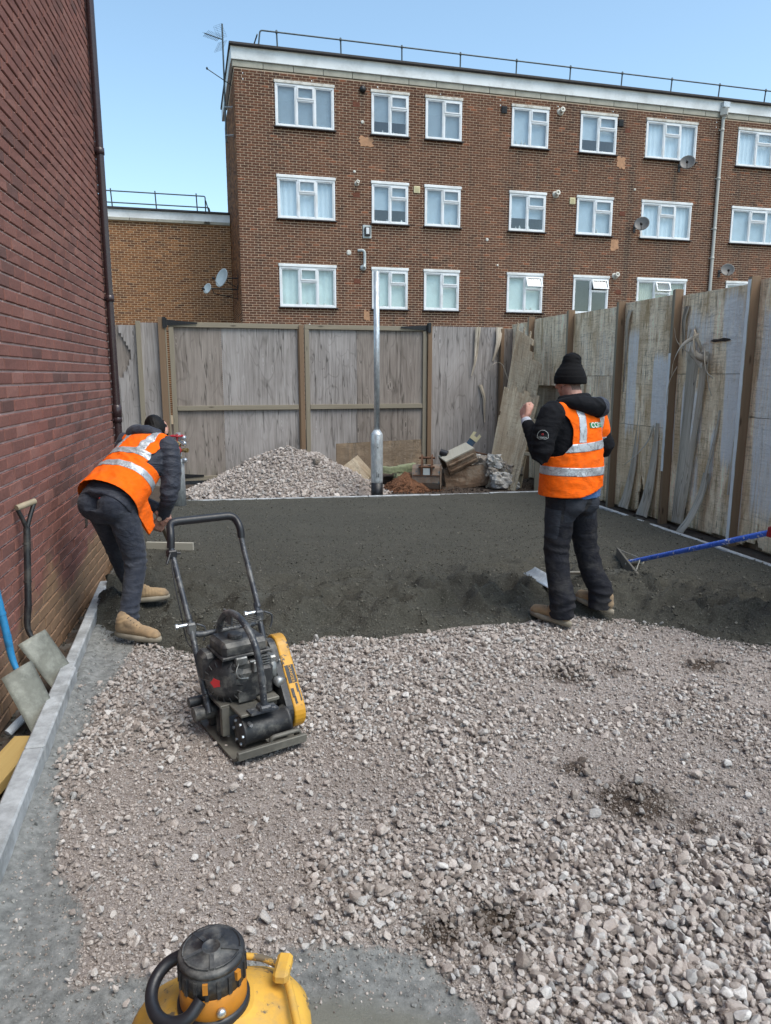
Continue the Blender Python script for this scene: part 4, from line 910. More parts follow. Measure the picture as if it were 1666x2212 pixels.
# ------------------------------------------------------------------ ground
EDGE = np.array([(-2.6, 4.9), (-1.75, 4.62), (-1.445, 4.36), (-1.161, 4.187), (-.9, 4.20), (-.672, 4.301), (-.4, 4.504), (-.1, 4.46), (.142, 4.521), (.519, 4.662), (.943, 4.773), (1.302, 5.03), (1.624, 4.93), (1.978, 4.80), (2.116, 4.56), (2.463, 4.421), (3.2, 4.2), (4.2, 4.0)])
edge_y = lambda x: np.interp(x, EDGE[:, 0], EDGE[:, 1])
kerb_x = lambda y: -1.27 - .262 * (y - 2.1)                     # right side of the left kerb
KF = lambda x: 9.75 + .16 * x                                    # far kerb line
KR = lambda y: 3.31 - .209 * (y - 6.06)                          # right kerb line
GL = np.array([(1.0, -.72), (1.66, -.87), (2.013, -.98), (2.3, -1.16), (2.604, -1.319), (3.0, -1.44), (3.486, -1.527), (4.237, -1.60), (5.0, -1.75)])
grav_left = lambda y: np.interp(y, GL[:, 0], GL[:, 1])
def wetf(x, y):
    a = 1 - sstep(-.10, .14, x - grav_left(y) + .07 * fbm(x * 3, y * 3, 0, 3, seed=8))
    yb = np.interp(x, [-1.0, -.6, -.3, .0, .12, .3, .5], [1.75, 1.84, 1.95, 1.98, 1.92, 1.6, 1.2]) + .07 * fbm(x * 4, y * 4, 0, 3, seed=9)
    b = 1 - sstep(-.13, .10, y - yb); return np.maximum(a, b)
def slurryf(x, y):
    r = np.sqrt(((x + .22) / .66) ** 2 + ((y - 1.22) / .58) ** 2) + .12 * fbm(x * 3, y * 3, 0, 3, seed=12); return 1 - sstep(.85, 1.02, r)
def soilf(x, y):
    s_ = sstep(0, .1, y - KF(x)); s_ = np.maximum(s_, sstep(-.02, .05, x - KR(y)) * (y > 3.5) * 1.0)
    for (a, b, r, k) in [(1.02, 2.70, .20, .92), (.84, 2.95, .12, .7), (1.2, 2.55, .14, .62), (1.05, 3.95, .20, .7), (1.35, 4.05, .15, .6), (1.9, 4.12, .18, .75), (.36, 2.02, .11, 1.05), (.17, 1.98, .09, .9), (-.1, 2.8, .3, .30), (-.45, 3.9, .3, .3), (-1.0, 3.9, .14, .55), (-.55, 2.6, .25, .3), (1.5, 3.2, .25, .35)]:
        s_ = np.maximum(s_, k * np.exp(-((x - a) ** 2 + (y - b) ** 2 * 1.2) / (r * r)))
    left = 1 - sstep(-.02, .05, x - kerb_x(y) + .10); return np.maximum(s_, left * .6)
def coarse(x, y):
    c = fbm(x * 1.1 + 3, y * 1.1, 0, 3, seed=41) * .9 + .10
    c = c + .55 * sstep(.1, .6, x - .25) * (1 - sstep(2.1, 2.6, y)) + .45 * np.exp(-((x + .05) / .55) ** 2 - ((y - 2.55) / .55) ** 2) + .6 * sstep(3.7, 4.1, y) * np.exp(-((x - .0) / .9) ** 2)
    c = c - .7 * np.exp(-((x + .65) / .35) ** 2 - ((y - 2.2) / .8) ** 2) - .5 * np.exp(-((x + .75) / .15) ** 2 - ((y - 3.25) / .25) ** 2) - .45 * np.exp(-((x - .9) / .45) ** 2 - ((y - 3.9) / .5) ** 2) - .5 * np.exp(-((x - 1.3) / .35) ** 2 - ((y - 2.9) / .4) ** 2) + .5 * np.exp(-((x + 1.3) / .3) ** 2 - ((y - 3.55) / .45) ** 2) + .35 * np.exp(-((x + .05) / .15) ** 2 - ((y - 2.15) / .12) ** 2)
    return c - .25 * np.exp(-((x - .05) / .3) ** 2 - ((y - 1.7) / .3) ** 2)
def gz(x, y):
    x = np.asarray(x, float); y = np.asarray(y, float)
    z = .012 * fbm(x * 1.3, y * 1.3, 0, 3, seed=2) + .006 * fbm(x * 7, y * 7, 0, 3, seed=3) + .018 * np.clip(coarse(x, y), -.3, .8)
    wv = wetf(x, y); z = z - .012 * wv + .010 * wv * fbm(x * 9, y * 9, 0, 4, seed=4) + .02 * slurryf(x, y) + .006 * slurryf(x, y) * np.sin(18 * np.sqrt((x + .2) ** 2 + (y - 1.2) ** 2))
    z = z + .035 * wv * np.exp(-((x - kerb_x(y)) / .05) ** 2)
    left = 1 - sstep(-.02, .03, x - kerb_x(y) + .07); z = z - .075 * left + .02 * left * fbm(x * 8, y * 8, 0, 4, seed=6)
    for (a, b, r, h) in [(1.02, 2.70, .10, .03), (1.10, 2.62, .05, .025), (.35, 2.0, .07, -.02), (-.55, 2.75, .10, .02)]: z = z + h * np.exp(-((x - a) ** 2 + (y - b) ** 2) / (r * r))
    z = np.where(y > KF(x), z * .3 - .01 + .03 * fbm(x * 3, y * 3, 0, 4, seed=7), z); return z
xs = np.concatenate([[-60, -30, -15, -8, -5], np.arange(-3.6, 4.6, .03), [5, 8, 15, 30, 60]]); ys = np.concatenate([[-60, -20, -8, -3, -1], np.arange(.3, 5.6, .03), np.arange(5.6, 14, .09), [16, 20, 30, 60, 120]])
X, Yg = np.meshgrid(xs, ys); Z = gz(X, Yg); Wd = len(xs); nn = X.size; I = np.arange(nn).reshape(X.shape); fa = np.stack([I[:-1, :-1], I[:-1, 1:], I[1:, 1:], I[1:, :-1]], -1).reshape(-1, 4)
g = bpy.data.objects.new('ground', mesh_np('ground', np.stack([X, Yg, Z], -1).reshape(-1, 3), fa)); g.data.materials.append(M['ground']); link(g); g['kind'] = 'structure'
set_attr(g.data, 'wet', wetf(X, Yg).ravel()); set_attr(g.data, 'slurry', slurryf(X, Yg).ravel()); set_attr(g.data, 'soil', soilf(X, Yg).ravel())

# fresh screed: a low sheet with a crumbling front slope
def sz(x, y):
    e = y - edge_y(x) - .05 * fbm(x * 3.5, y * 1.5, 0, 4, seed=70) + .02; t = sstep(-.05, .42, e)
    front = 1 - sstep(.5, 1.9, e); z = -.03 + .128 * t ** .75
    bl = np.abs(fbm(x * 2.3 + 4, y * 3.0, 0, 3, seed=71)) + .5 * np.abs(fbm(x * 5.5, y * 7.0, 0, 3, seed=74)); z = z + front * t * (.075 - .35 * bl) + .014 * fbm(x * 11, y * 11, 0, 3, seed=72) * (t > 0) * (.25 + front) + .005 * fbm(x * 30, y * 40, 0, 2, seed=75)
    z = z + (.05 + .05 * np.sin(x * 5.3 + 1.1 * np.sin(x * 2.1))) * np.exp(-((e - .42 - .1 * np.sin(x * 2.3)) / .20) ** 2) + .022 * (1 - front) * fbm(x * .7, y * 3.2, 0, 3, seed=73)
    for (a, b, r, h) in [(.60, 5.42, .20, -.085), (.22, 5.25, .15, -.07), (-.62, 5.1, .16, -.05), (-.1, 5.7, .25, -.03), (-.9, 5.6, .2, -.03), (1.0, 6.0, .2, -.025), (-.25, 4.95, .12, -.03), (.32, 5.0, .06, -.035), (1.05, 5.5, .12, -.025), (-1.2, 4.9, .2, -.04)]:
        q = ((x - a) ** 2 + ((y - b) * 1.6) ** 2) / (r * r); z = z + 1.4 * h * np.exp(-q) - h * .7 * np.exp(-((np.sqrt(q) - 1.35) / .35) ** 2)
    z = z + .03 * np.exp(-((x - 2.0) / .22) ** 2 - ((y - 5.5) / .25) ** 2)
    return np.where(e > .10, np.maximum(z, .028 + .012 * fbm(x * 9, y * 9, 0, 3, seed=76)), z)
xs2 = np.arange(-3.3, 4.2, .025); ys2 = np.concatenate([np.arange(3.9, 6.6, .025), np.arange(6.6, 10.5, .06)])
X, Yg = np.meshgrid(xs2, ys2); Z = sz(X, Yg); I = np.arange(X.size).reshape(X.shape); xc = (X[:-1, :-1] + X[1:, 1:]) / 2; yc = (Yg[:-1, :-1] + Yg[1:, 1:]) / 2
ok = (yc > edge_y(xc) - .12) & (yc < KF(xc)) & (xc < KR(yc)) & (xc > kerb_x(yc) - .02)
fa = np.stack([I[:-1, :-1], I[:-1, 1:], I[1:, 1:], I[1:, :-1]], -1)[ok]
sc_ = bpy.data.objects.new('fresh_screed', mesh_np('fresh_screed', np.stack([X, Yg, Z], -1).reshape(-1, 3), fa)); sc_.data.materials.append(M['screed']); link(sc_); sc_['kind'] = 'structure'
shn = np.zeros(X.size)
for (a, b, rx_, ry_) in [(.62, 5.30, .16, .02), (.20, 5.36, .10, .02), (1.9, 5.7, .1, .03), (2.5, 6.5, .25, .05), (-.9, 5.2, .1, .03)]: shn = np.maximum(shn, np.exp(-((X.ravel() - a) / rx_) ** 2 - ((Yg.ravel() - b) / ry_) ** 2))
set_attr(sc_.data, 'sheen', shn)

# ------------------------------------------------------------------ loose stones (scattered on points)
rocks = bpy.data.collections.new('stone_shapes'); rr_ = random.Random(3)
for i in range(10):
    bm = bmesh.new(); q = (rr_.uniform(.75, 1.1), rr_.uniform(.6, .95), rr_.uniform(.42, .75))
    for k in range(15):
        v = Vector((rr_.gauss(0, 1), rr_.gauss(0, 1), rr_.gauss(0, 1))).normalized() * rr_.uniform(.86, 1.0); m_ = max(abs(v.x), abs(v.y), abs(v.z)); v = v * (1 - .25) + v / m_ * .22; bm.verts.new((v.x * q[0] * .5, v.y * q[1] * .5, v.z * q[2] * .5))
    h = bmesh.ops.convex_hull(bm, input=bm.verts); bmesh.ops.delete(bm, geom=[e for e in h['geom_interior'] if isinstance(e, bmesh.types.BMVert)], context='VERTS')
    bmesh.ops.bevel(bm, geom=list(bm.edges), offset=.03, segments=1, affect='EDGES'); me = bpy.data.meshes.new('stone_shape'); bm.to_mesh(me); bm.free(); o = bpy.data.objects.new('stone_shape_%02d' % i, me); rocks.objects.link(o)
def scatter(name, P, S, tone, m, dirt=None, seed=0, flat=.5, kind='stuff', coll=rocks):
    r = np.random.RandomState(seed); n = len(P); me = bpy.data.meshes.new(name); me.vertices.add(n); me.vertices.foreach_set('co', np.asarray(P, np.float32).ravel()); me.update()
    rot = np.stack([r.normal(0, flat, n), r.normal(0, flat, n), r.uniform(0, 6.283, n)], 1); set_attr(me, 'rot', rot, 'POINT', 'FLOAT_VECTOR')
    sc3 = np.asarray(S)[:, None] * r.uniform(.8, 1.25, (n, 3)); set_attr(me, 'scl', sc3, 'POINT', 'FLOAT_VECTOR'); set_attr(me, 'tone', np.clip(tone, 0, .999)); set_attr(me, 'dirt', np.zeros(n) if dirt is None else dirt)
    o = link(bpy.data.objects.new(name, me)); o['kind'] = kind
    ng = bpy.data.node_groups.new(name, 'GeometryNodeTree'); ng.interface.new_socket('Geometry', in_out='INPUT', socket_type='NodeSocketGeometry'); ng.interface.new_socket('Geometry', in_out='OUTPUT', socket_type='NodeSocketGeometry')
    N = ng.nodes; gi = N.new('NodeGroupInput'); go = N.new('NodeGroupOutput'); ci = N.new('GeometryNodeCollectionInfo'); ci.inputs['Collection'].default_value = coll; ci.inputs['Separate Children'].default_value = True; ci.inputs['Reset Children'].default_value = True
    ip = N.new('GeometryNodeInstanceOnPoints'); ip.inputs['Pick Instance'].default_value = True
    def at(nm, dt):
        a = N.new('GeometryNodeInputNamedAttribute'); a.data_type = dt; a.inputs['Name'].default_value = nm; return a.outputs['Attribute']
    L = ng.links.new; sm = N.new('GeometryNodeSetMaterial'); sm.inputs['Material'].default_value = m
    ri = N.new('FunctionNodeRandomValue'); ri.data_type = 'INT'; ri.inputs[4].default_value = 0; ri.inputs[5].default_value = 9; ri.inputs['Seed'].default_value = seed
    L(gi.outputs[0], ip.inputs['Points']); L(ci.outputs[0], sm.inputs['Geometry']); L(sm.outputs[0], ip.inputs['Instance']); L(ri.outputs[2], ip.inputs['Instance Index'])
    er = N.new('FunctionNodeEulerToRotation'); L(at('rot', 'FLOAT_VECTOR'), er.inputs[0]); L(er.outputs[0], ip.inputs['Rotation']); L(at('scl', 'FLOAT_VECTOR'), ip.inputs['Scale']); L(ip.outputs[0], go.inputs[0])
    md = o.modifiers.new('scatter', 'NODES'); md.node_group = ng; return o
nr_ = np.random.RandomState(11)
def gravel_pts(n, fac, x0=-1.9, x1=3.6, y0=.9, y1=5.3, near=True):
    y = y0 + (y1 - y0) * nr_.uniform(0, 1, n) ** (1.35 if near else 1.0); x = nr_.uniform(x0, x1, n); k = nr_.uniform(0, 1, n)
    vis = (x > -.62 * y - .35) & (x < .60 * y + 1.2); d = fac(x, y); out = (y > edge_y(x) + .03) | (x < kerb_x(y) + .02) | (x > KR(y) + .3)
    keep = vis & ~out & (k < d); return x[keep], y[keep]
# coarse stones
x, y = gravel_pts(86000, lambda x, y: np.clip(1.0 * sstep(-.14, .22, coarse(x, y)) * .82 + .14, 0, 1) * (1 - .985 * sstep(.25, .92, wetf(x, y))) * (1 - slurryf(x, y)))
S = np.clip(nr_.lognormal(math.log(.0222), .34, len(x)) * (1 + .25 * sstep(.2, .8, x) * (1 - sstep(1.9, 2.6, y))), .011, .060); z = gz(x, y) + S * nr_.uniform(.06, .62, len(x)); gd = soilf(x, y)
print('coarse', len(x)); scatter('gravel_stones', np.stack([x, y, z], 1), S, nr_.beta(1.6, 1.5, len(x)), M['stone'], np.clip(gd * 1.0 - .15 + .1 * nr_.normal(0, 1, len(x)), 0, 1), 1, .55)
# middling
x, y = gravel_pts(150000, lambda x, y: np.clip(.72 - .25 * sstep(0, .4, coarse(x, y)), 0, 1) * (1 - .95 * sstep(.35, .65, wetf(x, y))) * (1 - slurryf(x, y)))
S = np.clip(nr_.lognormal(math.log(.0118), .32, len(x)), .006, .022); z = gz(x, y) + S * nr_.uniform(.0, .5, len(x)); gd = soilf(x, y)
print('mid', len(x)); scatter('small_gravel', np.stack([x, y, z], 1), S, nr_.beta(2, 2.4, len(x)), M['stone'], np.clip(gd - .1 + .1 * nr_.normal(0, 1, len(x)), 0, 1), 2, .6)
x, y = gravel_pts(170000, lambda x, y: (1 - .80 * sstep(.3, .7, wetf(x, y))) * (1 - .97 * slurryf(x, y)), y1=3.6)
S = np.clip(nr_.lognormal(math.log(.0066), .25, len(x)), .004, .011); z = gz(x, y) + S * .25; gd = soilf(x, y)
print('fine', len(x)); scatter('stone_chippings', np.stack([x, y, z], 1), S, nr_.beta(2, 2.6, len(x)) * .8, M['stone'], np.clip(gd, 0, 1), 3, .6)
# stray stones on the kerb side, in the trench and on the screed
n = 700; y = nr_.uniform(1.6, 7.0, n); x = kerb_x(y) - .12 - nr_.uniform(0, .35, n); S = np.clip(nr_.lognormal(math.log(.018), .35, n), .006, .04); scatter('trench_stones', np.stack([x, y, gz(x, y) + S * .3], 1), S, nr_.uniform(0, .6, n) * .5, M['crumb'], None, 4)
n = 60000; y = nr_.uniform(.9, 5.2, n) ** 1.0; x = nr_.uniform(-2.0, 1.2, n); wv = wetf(x, y); ok = (wv > .45) & (x > kerb_x(y) + .02) & (y < edge_y(x)) & (nr_.uniform(0, 1, n) < .22 + .9 * np.clip(fbm(x * 3, y * 3, 0, 3, seed=33) + .1, 0, 1)) & (nr_.uniform(0, 1, n) > .93 * slurryf(x, y)); x, y = x[ok], y[ok]
S = np.clip(nr_.lognormal(math.log(.0085), .5, len(x)), .004, .03); scatter('cement_grit', np.stack([x, y, gz(x, y) + S * .12], 1), S, nr_.beta(2, 2, len(x)), M['grit'], None, 14, .5); print('grit', len(x))
# screed crumbs
n = 110000; y = 4.0 + 5.6 * nr_.uniform(0, 1, n) ** 1.8; x = nr_.uniform(-2.8, 3.5, n); ok = (y > edge_y(x) - .03 - .05 * np.abs(nr_.normal(0, 1, n)) + .03 * nr_.normal(0, 1, n)) & (y < KF(x) - .02) & (x < KR(y) - .02) & (x > kerb_x(y) + .03); x = x[ok]; y = y[ok]; e = y - edge_y(x); k = nr_.uniform(0, 1, len(x)) < np.clip(1.1 - e * .18, .3, 1); x = x[k]; y = y[k]
S = np.clip(nr_.lognormal(math.log(.0085), .45, len(x)), .004, .026); scatter('screed_crumbs', np.stack([x, y, np.maximum(sz(x, y), gz(x, y)) + S * .22], 1), S, nr_.beta(2, 2, len(x)), M['crumb'], None, 5, .7); print('crumb', len(x))
# pale stones fallen on the screed edge by the far kerb
# heap of stone beyond the far kerb
def pz(x, y):
    r = np.sqrt(((x + 1.46) / 1.50) ** 2 + ((y - 10.86) / 1.22) ** 2); r = r + .07 * fbm(x * 1.6, y * 1.6, 0, 3, seed=90); q = np.clip(1 - r, -.2, 1); return .745 * q - .30 * np.clip(q - .72, 0, 1) + .015 * fbm(x * 8, y * 8, 0, 3, seed=91) - .01
hx = np.arange(-3.3, .4, .035); hy = np.arange(9.45, 11.65, .035); X, Yg = np.meshgrid(hx, hy); Z = pz(X, Yg); I = np.arange(X.size).reshape(X.shape); fy = Z[:-1, :-1]; okp = (fy > -.06) & (Yg[:-1, :-1] > KF(X[:-1, :-1]) + .02); fa = np.stack([I[:-1, :-1], I[:-1, 1:], I[1:, 1:], I[1:, :-1]], -1)[okp]
hp = bpy.data.objects.new('stone_heap', mesh_np('stone_heap', np.stack([X, Yg, Z], -1).reshape(-1, 3), fa)); hp.data.materials.append(M['ground']); link(hp); tag(hp, kind='stuff'); [set_attr(hp.data, q, np.zeros(X.size)) for q in ('wet', 'slurry', 'soil')]
n = 15000; x = nr_.uniform(-3.1, .3, n); y = nr_.uniform(9.5, 11.5, n); z = pz(x, y); cf = fbm(x * 1.4, y * 1.4, 2, 3, seed=95); ok = (z > -.02) & (y > KF(x) - .03 * nr_.uniform(0, 1, n)) & (nr_.uniform(0, 1, n) < .45 + 1.2 * cf + .35); x, y, z = x[ok], y[ok], z[ok]
S = np.clip(nr_.lognormal(math.log(.044), .32, len(x)), .014, .11); scatter('heap_stones', np.stack([x, y, z + S * .25], 1), S, nr_.beta(2, 2.2, len(x)) * .9, M['stone'], np.clip(nr_.normal(.05, .1, len(x)), 0, 1), 6, .7)
n = 9000; x = nr_.uniform(-3.1, .3, n); y = nr_.uniform(9.6, 11.0, n); z = pz(x, y); ok = z > -.02; x, y, z = x[ok], y[ok], z[ok]; S = np.clip(nr_.lognormal(math.log(.015), .3, len(x)), .008, .03); scatter('heap_chippings', np.stack([x, y, z + S * .2], 1), S, nr_.beta(2, 2.2, len(x)) * .85, M['stone'], None, 7, .7)
# loose soil clods behind the kerb
n = 2500; x = nr_.uniform(-3.0, 2.4, n); y = KF(x) + .05 + nr_.uniform(0, 1.8, n); ok = pz(x, y) < 0; x, y = x[ok], y[ok]; S = np.clip(nr_.lognormal(math.log(.025), .4, len(x)), .01, .09); scatter('soil_clods', np.stack([x, y, gz(x, y) + S * .15], 1), S, nr_.uniform(0, 1, len(x)), M['soil_dark'], None, 8, .6)
n = 700; y = nr_.uniform(4.5, 11.5, n); x = KR(y) + .06 + nr_.uniform(0, .28, n); S = np.clip(nr_.lognormal(math.log(.02), .4, n), .008, .06); scatter('soil_clods', np.stack([x, y, gz(x, y) + S * .2], 1), S, nr_.uniform(0, 1, n), M['soil_dark'], None, 9, .6)

# ------------------------------------------------------------------ kerbs
def kerb(name_label, pts, w, h, L, sub=None):
    """straight run of concrete edging stones, each one a piece"""
    root = empty('concrete_edging', pts[0], 0, label=name_label, cat='kerb'); a = Vector(pts[0]); b = Vector(pts[1]); D = (b - a); n = max(1, round(D.length / L)); r = random.Random(len(name_label))
    for i in range(n):
        p = a + D * (i / n) + D.normalized() * .004; q = a + D * ((i + 1) / n) - D.normalized() * .004; x, y, d = orient(q - p)
        off = x * r.uniform(-.006, .006) + Vector((0, 0, r.uniform(-.004, .004))); mb = MB(); mb.bar(p + off - a, q + off - a, w, h, bev=.008); mb.build('edging_stone', M['kerb'], root)
    return root
kerb('pale concrete edging stones on the left between brick wall and gravel', [(kerb_x(1.15) - .045, 1.15, .025), (kerb_x(3.85) - .045, 3.85, .025)], .085, .15, .90)
kerb('thinner dark lettered concrete edging past the joint on the left', [(kerb_x(3.86) - .055, 3.86, .02), (kerb_x(5.62) - .055, 5.62, .02)], .065, .14, .95)
kerb('far row of concrete edging in front of the stone heap', [(-2.75, KF(-2.75) + .03, .04), (2.28, KF(2.28) + .03, .04)], .05, .13, .91)
kerb('right hand row of concrete edging below the painted hoarding', [(2.42, 10.02, .045), (KR(4.0) + .03, 4.0, .045)], .05, .13, .91)
# worn stencilled marking on the left kerb
pass
# ------------------------------------------------------------------ object materials
M['mach_black'] = simple('dusty_black_plastic', (.022, .023, .026), .5, 0, .3, 14, .2, dirt=(.17, .165, .15), dirt_amt=.65)
M['mach_tube'] = simple('scuffed_dark_blue_grey_tube', (.038, .044, .055), .45, .2, .3, 16, .2, dirt=(.20, .20, .19), dirt_amt=.6, wear=(.20, .20, .20))
M['grip'] = simple('black_rubber_grip', (.014, .015, .019), .42, 0, .25, 12)
M['mach_yellow'] = simple('scuffed_yellow_paint', (.60, .30, .025), .42, 0, .12, 6, .1, dirt=(.20, .12, .04), dirt_amt=.5, wear=(.05, .045, .04))
M['alu'] = simple('cast_aluminium', (.30, .31, .31), .45, .7, .25, 18, .3, dirt=(.10, .095, .085), dirt_amt=.6)
M['plate'] = simple('muddy_steel_plate', (.12, .115, .10), .6, .3, .3, 7, .4, dirt=(.20, .19, .16), dirt_amt=.7)
M['zinc'] = simple('bright_zinc_bolt', (.62, .66, .70), .3, .85, .1, 20)
M['label_white'] = simple('worn_white_sticker', (.5, .5, .48), .6, 0, .3, 60)
M['label_red'] = simple('red_sticker', (.50, .03, .035), .5, 0, .1, 30)
M['fuel_yellow'] = simple('dusty_yellow_plastic', (.60, .34, .05), .68, 0, .16, 7, .3, dirt=(.30, .22, .11), dirt_amt=.75, wear=(.14, .11, .07))
M['orange_ring'] = simple('orange_plastic', (.52, .20, .018), .5, 0, .12, 7, .1, dirt=(.25, .14, .05), dirt_amt=.4)

# ------------------------------------------------------------------ plate compactor
c0 = empty('plate_compactor', (-.523, 3.065, float(gz(-.5, 3.2)) + .012), R(33.4), label='black plate compactor with yellow belt guard standing on the gravel', cat='compactor')
def b_(nm, mb, m, par=c0, **kw): return mb.build(nm, m, par, **kw)
# base plate, turned up at front and back
mb = MB(); prof = [(-.03, .045), (.0, .012), (.03, .0), (.45, .0), (.49, .02), (.52, .055)]; P = [[(x, y, z) for (y, z) in prof] for x in (-.178, .178)]; P2 = [[(x, y, z + .012) for (y, z) in prof] for x in (-.178, .178)]
mb.grid(P, False); mb.grid(P2, False); n = len(prof)
for r_ in range(2):
    for i in range(n - 1): mb.add([P[r_][i], P[r_][i + 1], P2[r_][i + 1], P2[r_][i]], [(0, 1, 2, 3)])
mb.add([P[0][0], P[1][0], P2[1][0], P2[0][0]], [(0, 1, 2, 3)]); mb.add([P[0][-1], P[1][-1], P2[1][-1], P2[0][-1]], [(0, 1, 2, 3)]); b_('base_plate', mb, M['plate'])
mb = MB(); mb.bar((-.175, -.022, .045), (.175, -.022, .045), .022, .04, bev=.003); mb.tube(arc_pts([(.0, .0, .03), (.0, -.01, .085), (.15, -.01, .085), (.15, .0, .03)], .02), .012, 8, ell=.8); mb.box((.0, .01, .04), (.02, .05, .04)); mb.box((.15, .01, .04), (.02, .05, .04)); b_('front_bumper', mb, M['plate'])
# eccentric drum
mb = MB(); mb.lathe((-.105, .105, .095), [(.03, -.012), (.045, -.01), (.070, -.006), (.072, 0), (.066, .012), (.066, .222), (.072, .226), (.072, .24), (.045, .246)], axis=(1, 0, 0), n=28)
b_('exciter_drum', mb, M['mach_black'])
mb = MB()
for k in range(6):
    a = k * math.pi / 3; mb.lathe((-.115, .105 + .055 * math.cos(a), .095 + .055 * math.sin(a)), [(.008, -.006), (.008, .004)], axis=(1, 0, 0), n=6, smooth=False)
mb.lathe((.15, .12, .145), [(.009, 0), (.009, .03)], axis=(0, -1, 0), n=6, smooth=False); mb.lathe((-.08, .06, .15), [(.009, 0), (.009, .03)], axis=(0, -1, 0), n=6, smooth=False); b_('drum_bolts', mb, M['zinc'])
for (x, y) in [(-.13, .27), (-.13, .41), (.12, .41), (.12, .27)]:
    mb = MB(); mb.lathe((x, y, .012), [(.022, .0), (.022, .02), (.030, .03), (.030, .10), (.022, .11), (.022, .13)], n=14); b_('rubber_mount', mb, M['mach_black'])
# deck folded from sheet
mb = MB(); mb.box((.0, .325, .19), (.33, .25, .014), bev=.003); mb.box((0, .199, .165), (.33, .010, .05)); mb.box((-.04, .13, .19), (.16, .15, .014), bev=.003); mb.box((0, .448, .15), (.33, .010, .09)); mb.box((-.145, .20, .12), (.035, .03, .14)); mb.box((.06, .20, .205), (.10, .16, .02), bev=.004); b_('engine_deck', mb, M['plate'])
mb = MB(); mb.cyl((-.25, .34, .12), (-.06, .34, .12), .034, 16); mb.cyl((-.25, .41, .155), (-.06, .41, .155), .026, 14); b_('pivot_tube', mb, M['mach_black'])
# engine
mb = MB(); mb.box((.01, .27, .285), (.20, .20, .16), bev=.02); mb.box((-.02, .27, .375), (.16, .17, .04), bev=.01); b_('crankcase', mb, M['mach_black'])
mb = MB(); mb.lathe((.10, .265, .31), [(.0, 0), (.078, .0), (.082, .012), (.082, .03), (.06, .045), (.03, .055), (.03, .09)], axis=(1, 0, 0), n=24); mb.box((.12, .225, .365), (.04, .05, .05), bev=.008); mb.lathe((.125, .19, .27), [(.022, 0), (.026, .01), (.026, .04), (.012, .045)], axis=(.3, -1, -.2), n=12)
for i in range(7): mb.box((.055, .205, .33 + i * .013), (.07, .05, .004))
for (yy, zz) in [(.20, .36), (.33, .36), (.2, .26), (.33, .26)]: mb.lathe((.145, yy, zz), [(.007, 0), (.007, .012)], axis=(1, 0, 0), n=6)
b_('cylinder_block', mb, M['alu'])
mb = MB(); ax_c = (-.09, .27, .30); mb.lathe(ax_c, [(.0, .075), (.035, .075), (.06, .07), (.105, .045), (.112, .02), (.112, -.01), (.09, -.012)], axis=(-.75, -.66, 0), n=28)
for k in range(16):
    a = k * math.pi / 8; x_, y_, d_ = orient((-.75, -.66, 0)); p = Vector(ax_c) + (x_ * math.cos(a) + y_ * math.sin(a)) * .078 + d_ * .061; mb.tube([p, p + (x_ * math.cos(a) + y_ * math.sin(a)) * .026 - d_ * .006], .0035, 5)
b_('recoil_starter', mb, M['mach_black'])
mb = MB(); x_, y_, d_ = orient((-.75, -.66, 0)); q = Vector(ax_c) + d_ * .077; ps = [(math.cos(t * math.pi / 5) * (.022 if t % 2 else .029), math.sin(t * math.pi / 5) * (.019 if t % 2 else .026)) for t in range(10)]; mb.prism(ps, Matrix((x_, y_, d_)).transposed().to_4x4() if False else Matrix.Translation(q + x_ * .03) @ Matrix((x_, y_, d_)).transposed().to_4x4(), .0015); b_('red_sticker', mb, M['label_red'])
mb = MB(); mb.box((-.02, .30, .455), (.235, .20, .075), bev=.022); mb.box((-.02, .30, .425), (.255, .22, .016), bev=.005); b_('fuel_tank', mb, M['mach_black'])
mb = MB(); mb.lathe((-.045, .28, .49), [(.034, 0), (.036, .004), (.036, .018), (.028, .024), (.0, .025)], n=16, smooth=False); b_('fuel_cap', mb, M['mach_black'])
mb = MB(); mb.box((-.155, .37, .345), (.085, .12, .15), bev=.02); mb.box((-.12, .33, .27), (.05, .06, .06), bev=.01); b_('air_filter_box', mb, M['mach_black'])
mb = MB(); mb.box((.03, .43, .41), (.17, .10, .10), bev=.03); b_('silencer', mb, M['rusty'])
mb = MB()
for i in range(8): mb.tube(arc_pts([(-.07 + i * .03, .375, .51), (-.07 + i * .03, .49, .50), (-.07 + i * .03, .50, .40)], .03), .0025, 4)
for j in range(5): mb.cyl((-.075, .39 + j * .026, .512), (.15, .39 + j * .026, .512), .0025, 4)
for j in range(3): mb.cyl((-.075, .502, .49 - j * .03), (.15, .502, .49 - j * .03), .0025, 4)
b_('wire_guard', mb, M['mach_black'])
mb = MB(); mb.box((-.055, .19, .405), (.06, .03, .04), bev=.005); mb.tube(arc_pts([(-.07, .18, .40), (-.10, .15, .37), (-.08, .16, .33), (-.03, .17, .32)], .02), .004, 6); mb.tube([(-.02, .165, .40), (.04, .165, .395)], .007, 6); mb.box((.02, .17, .37), (.05, .03, .05), bev=.004); mb.tube(arc_pts([(.03, .15, .38), (.05, .14, .30), (.04, .15, .22)], .02), .003, 5); b_('carburettor', mb, M['alu'])
mb = MB(); mb.box((-.04, .163, .235), (.09, .004, .05)); b_('rating_plate', mb, M['mach_black'])
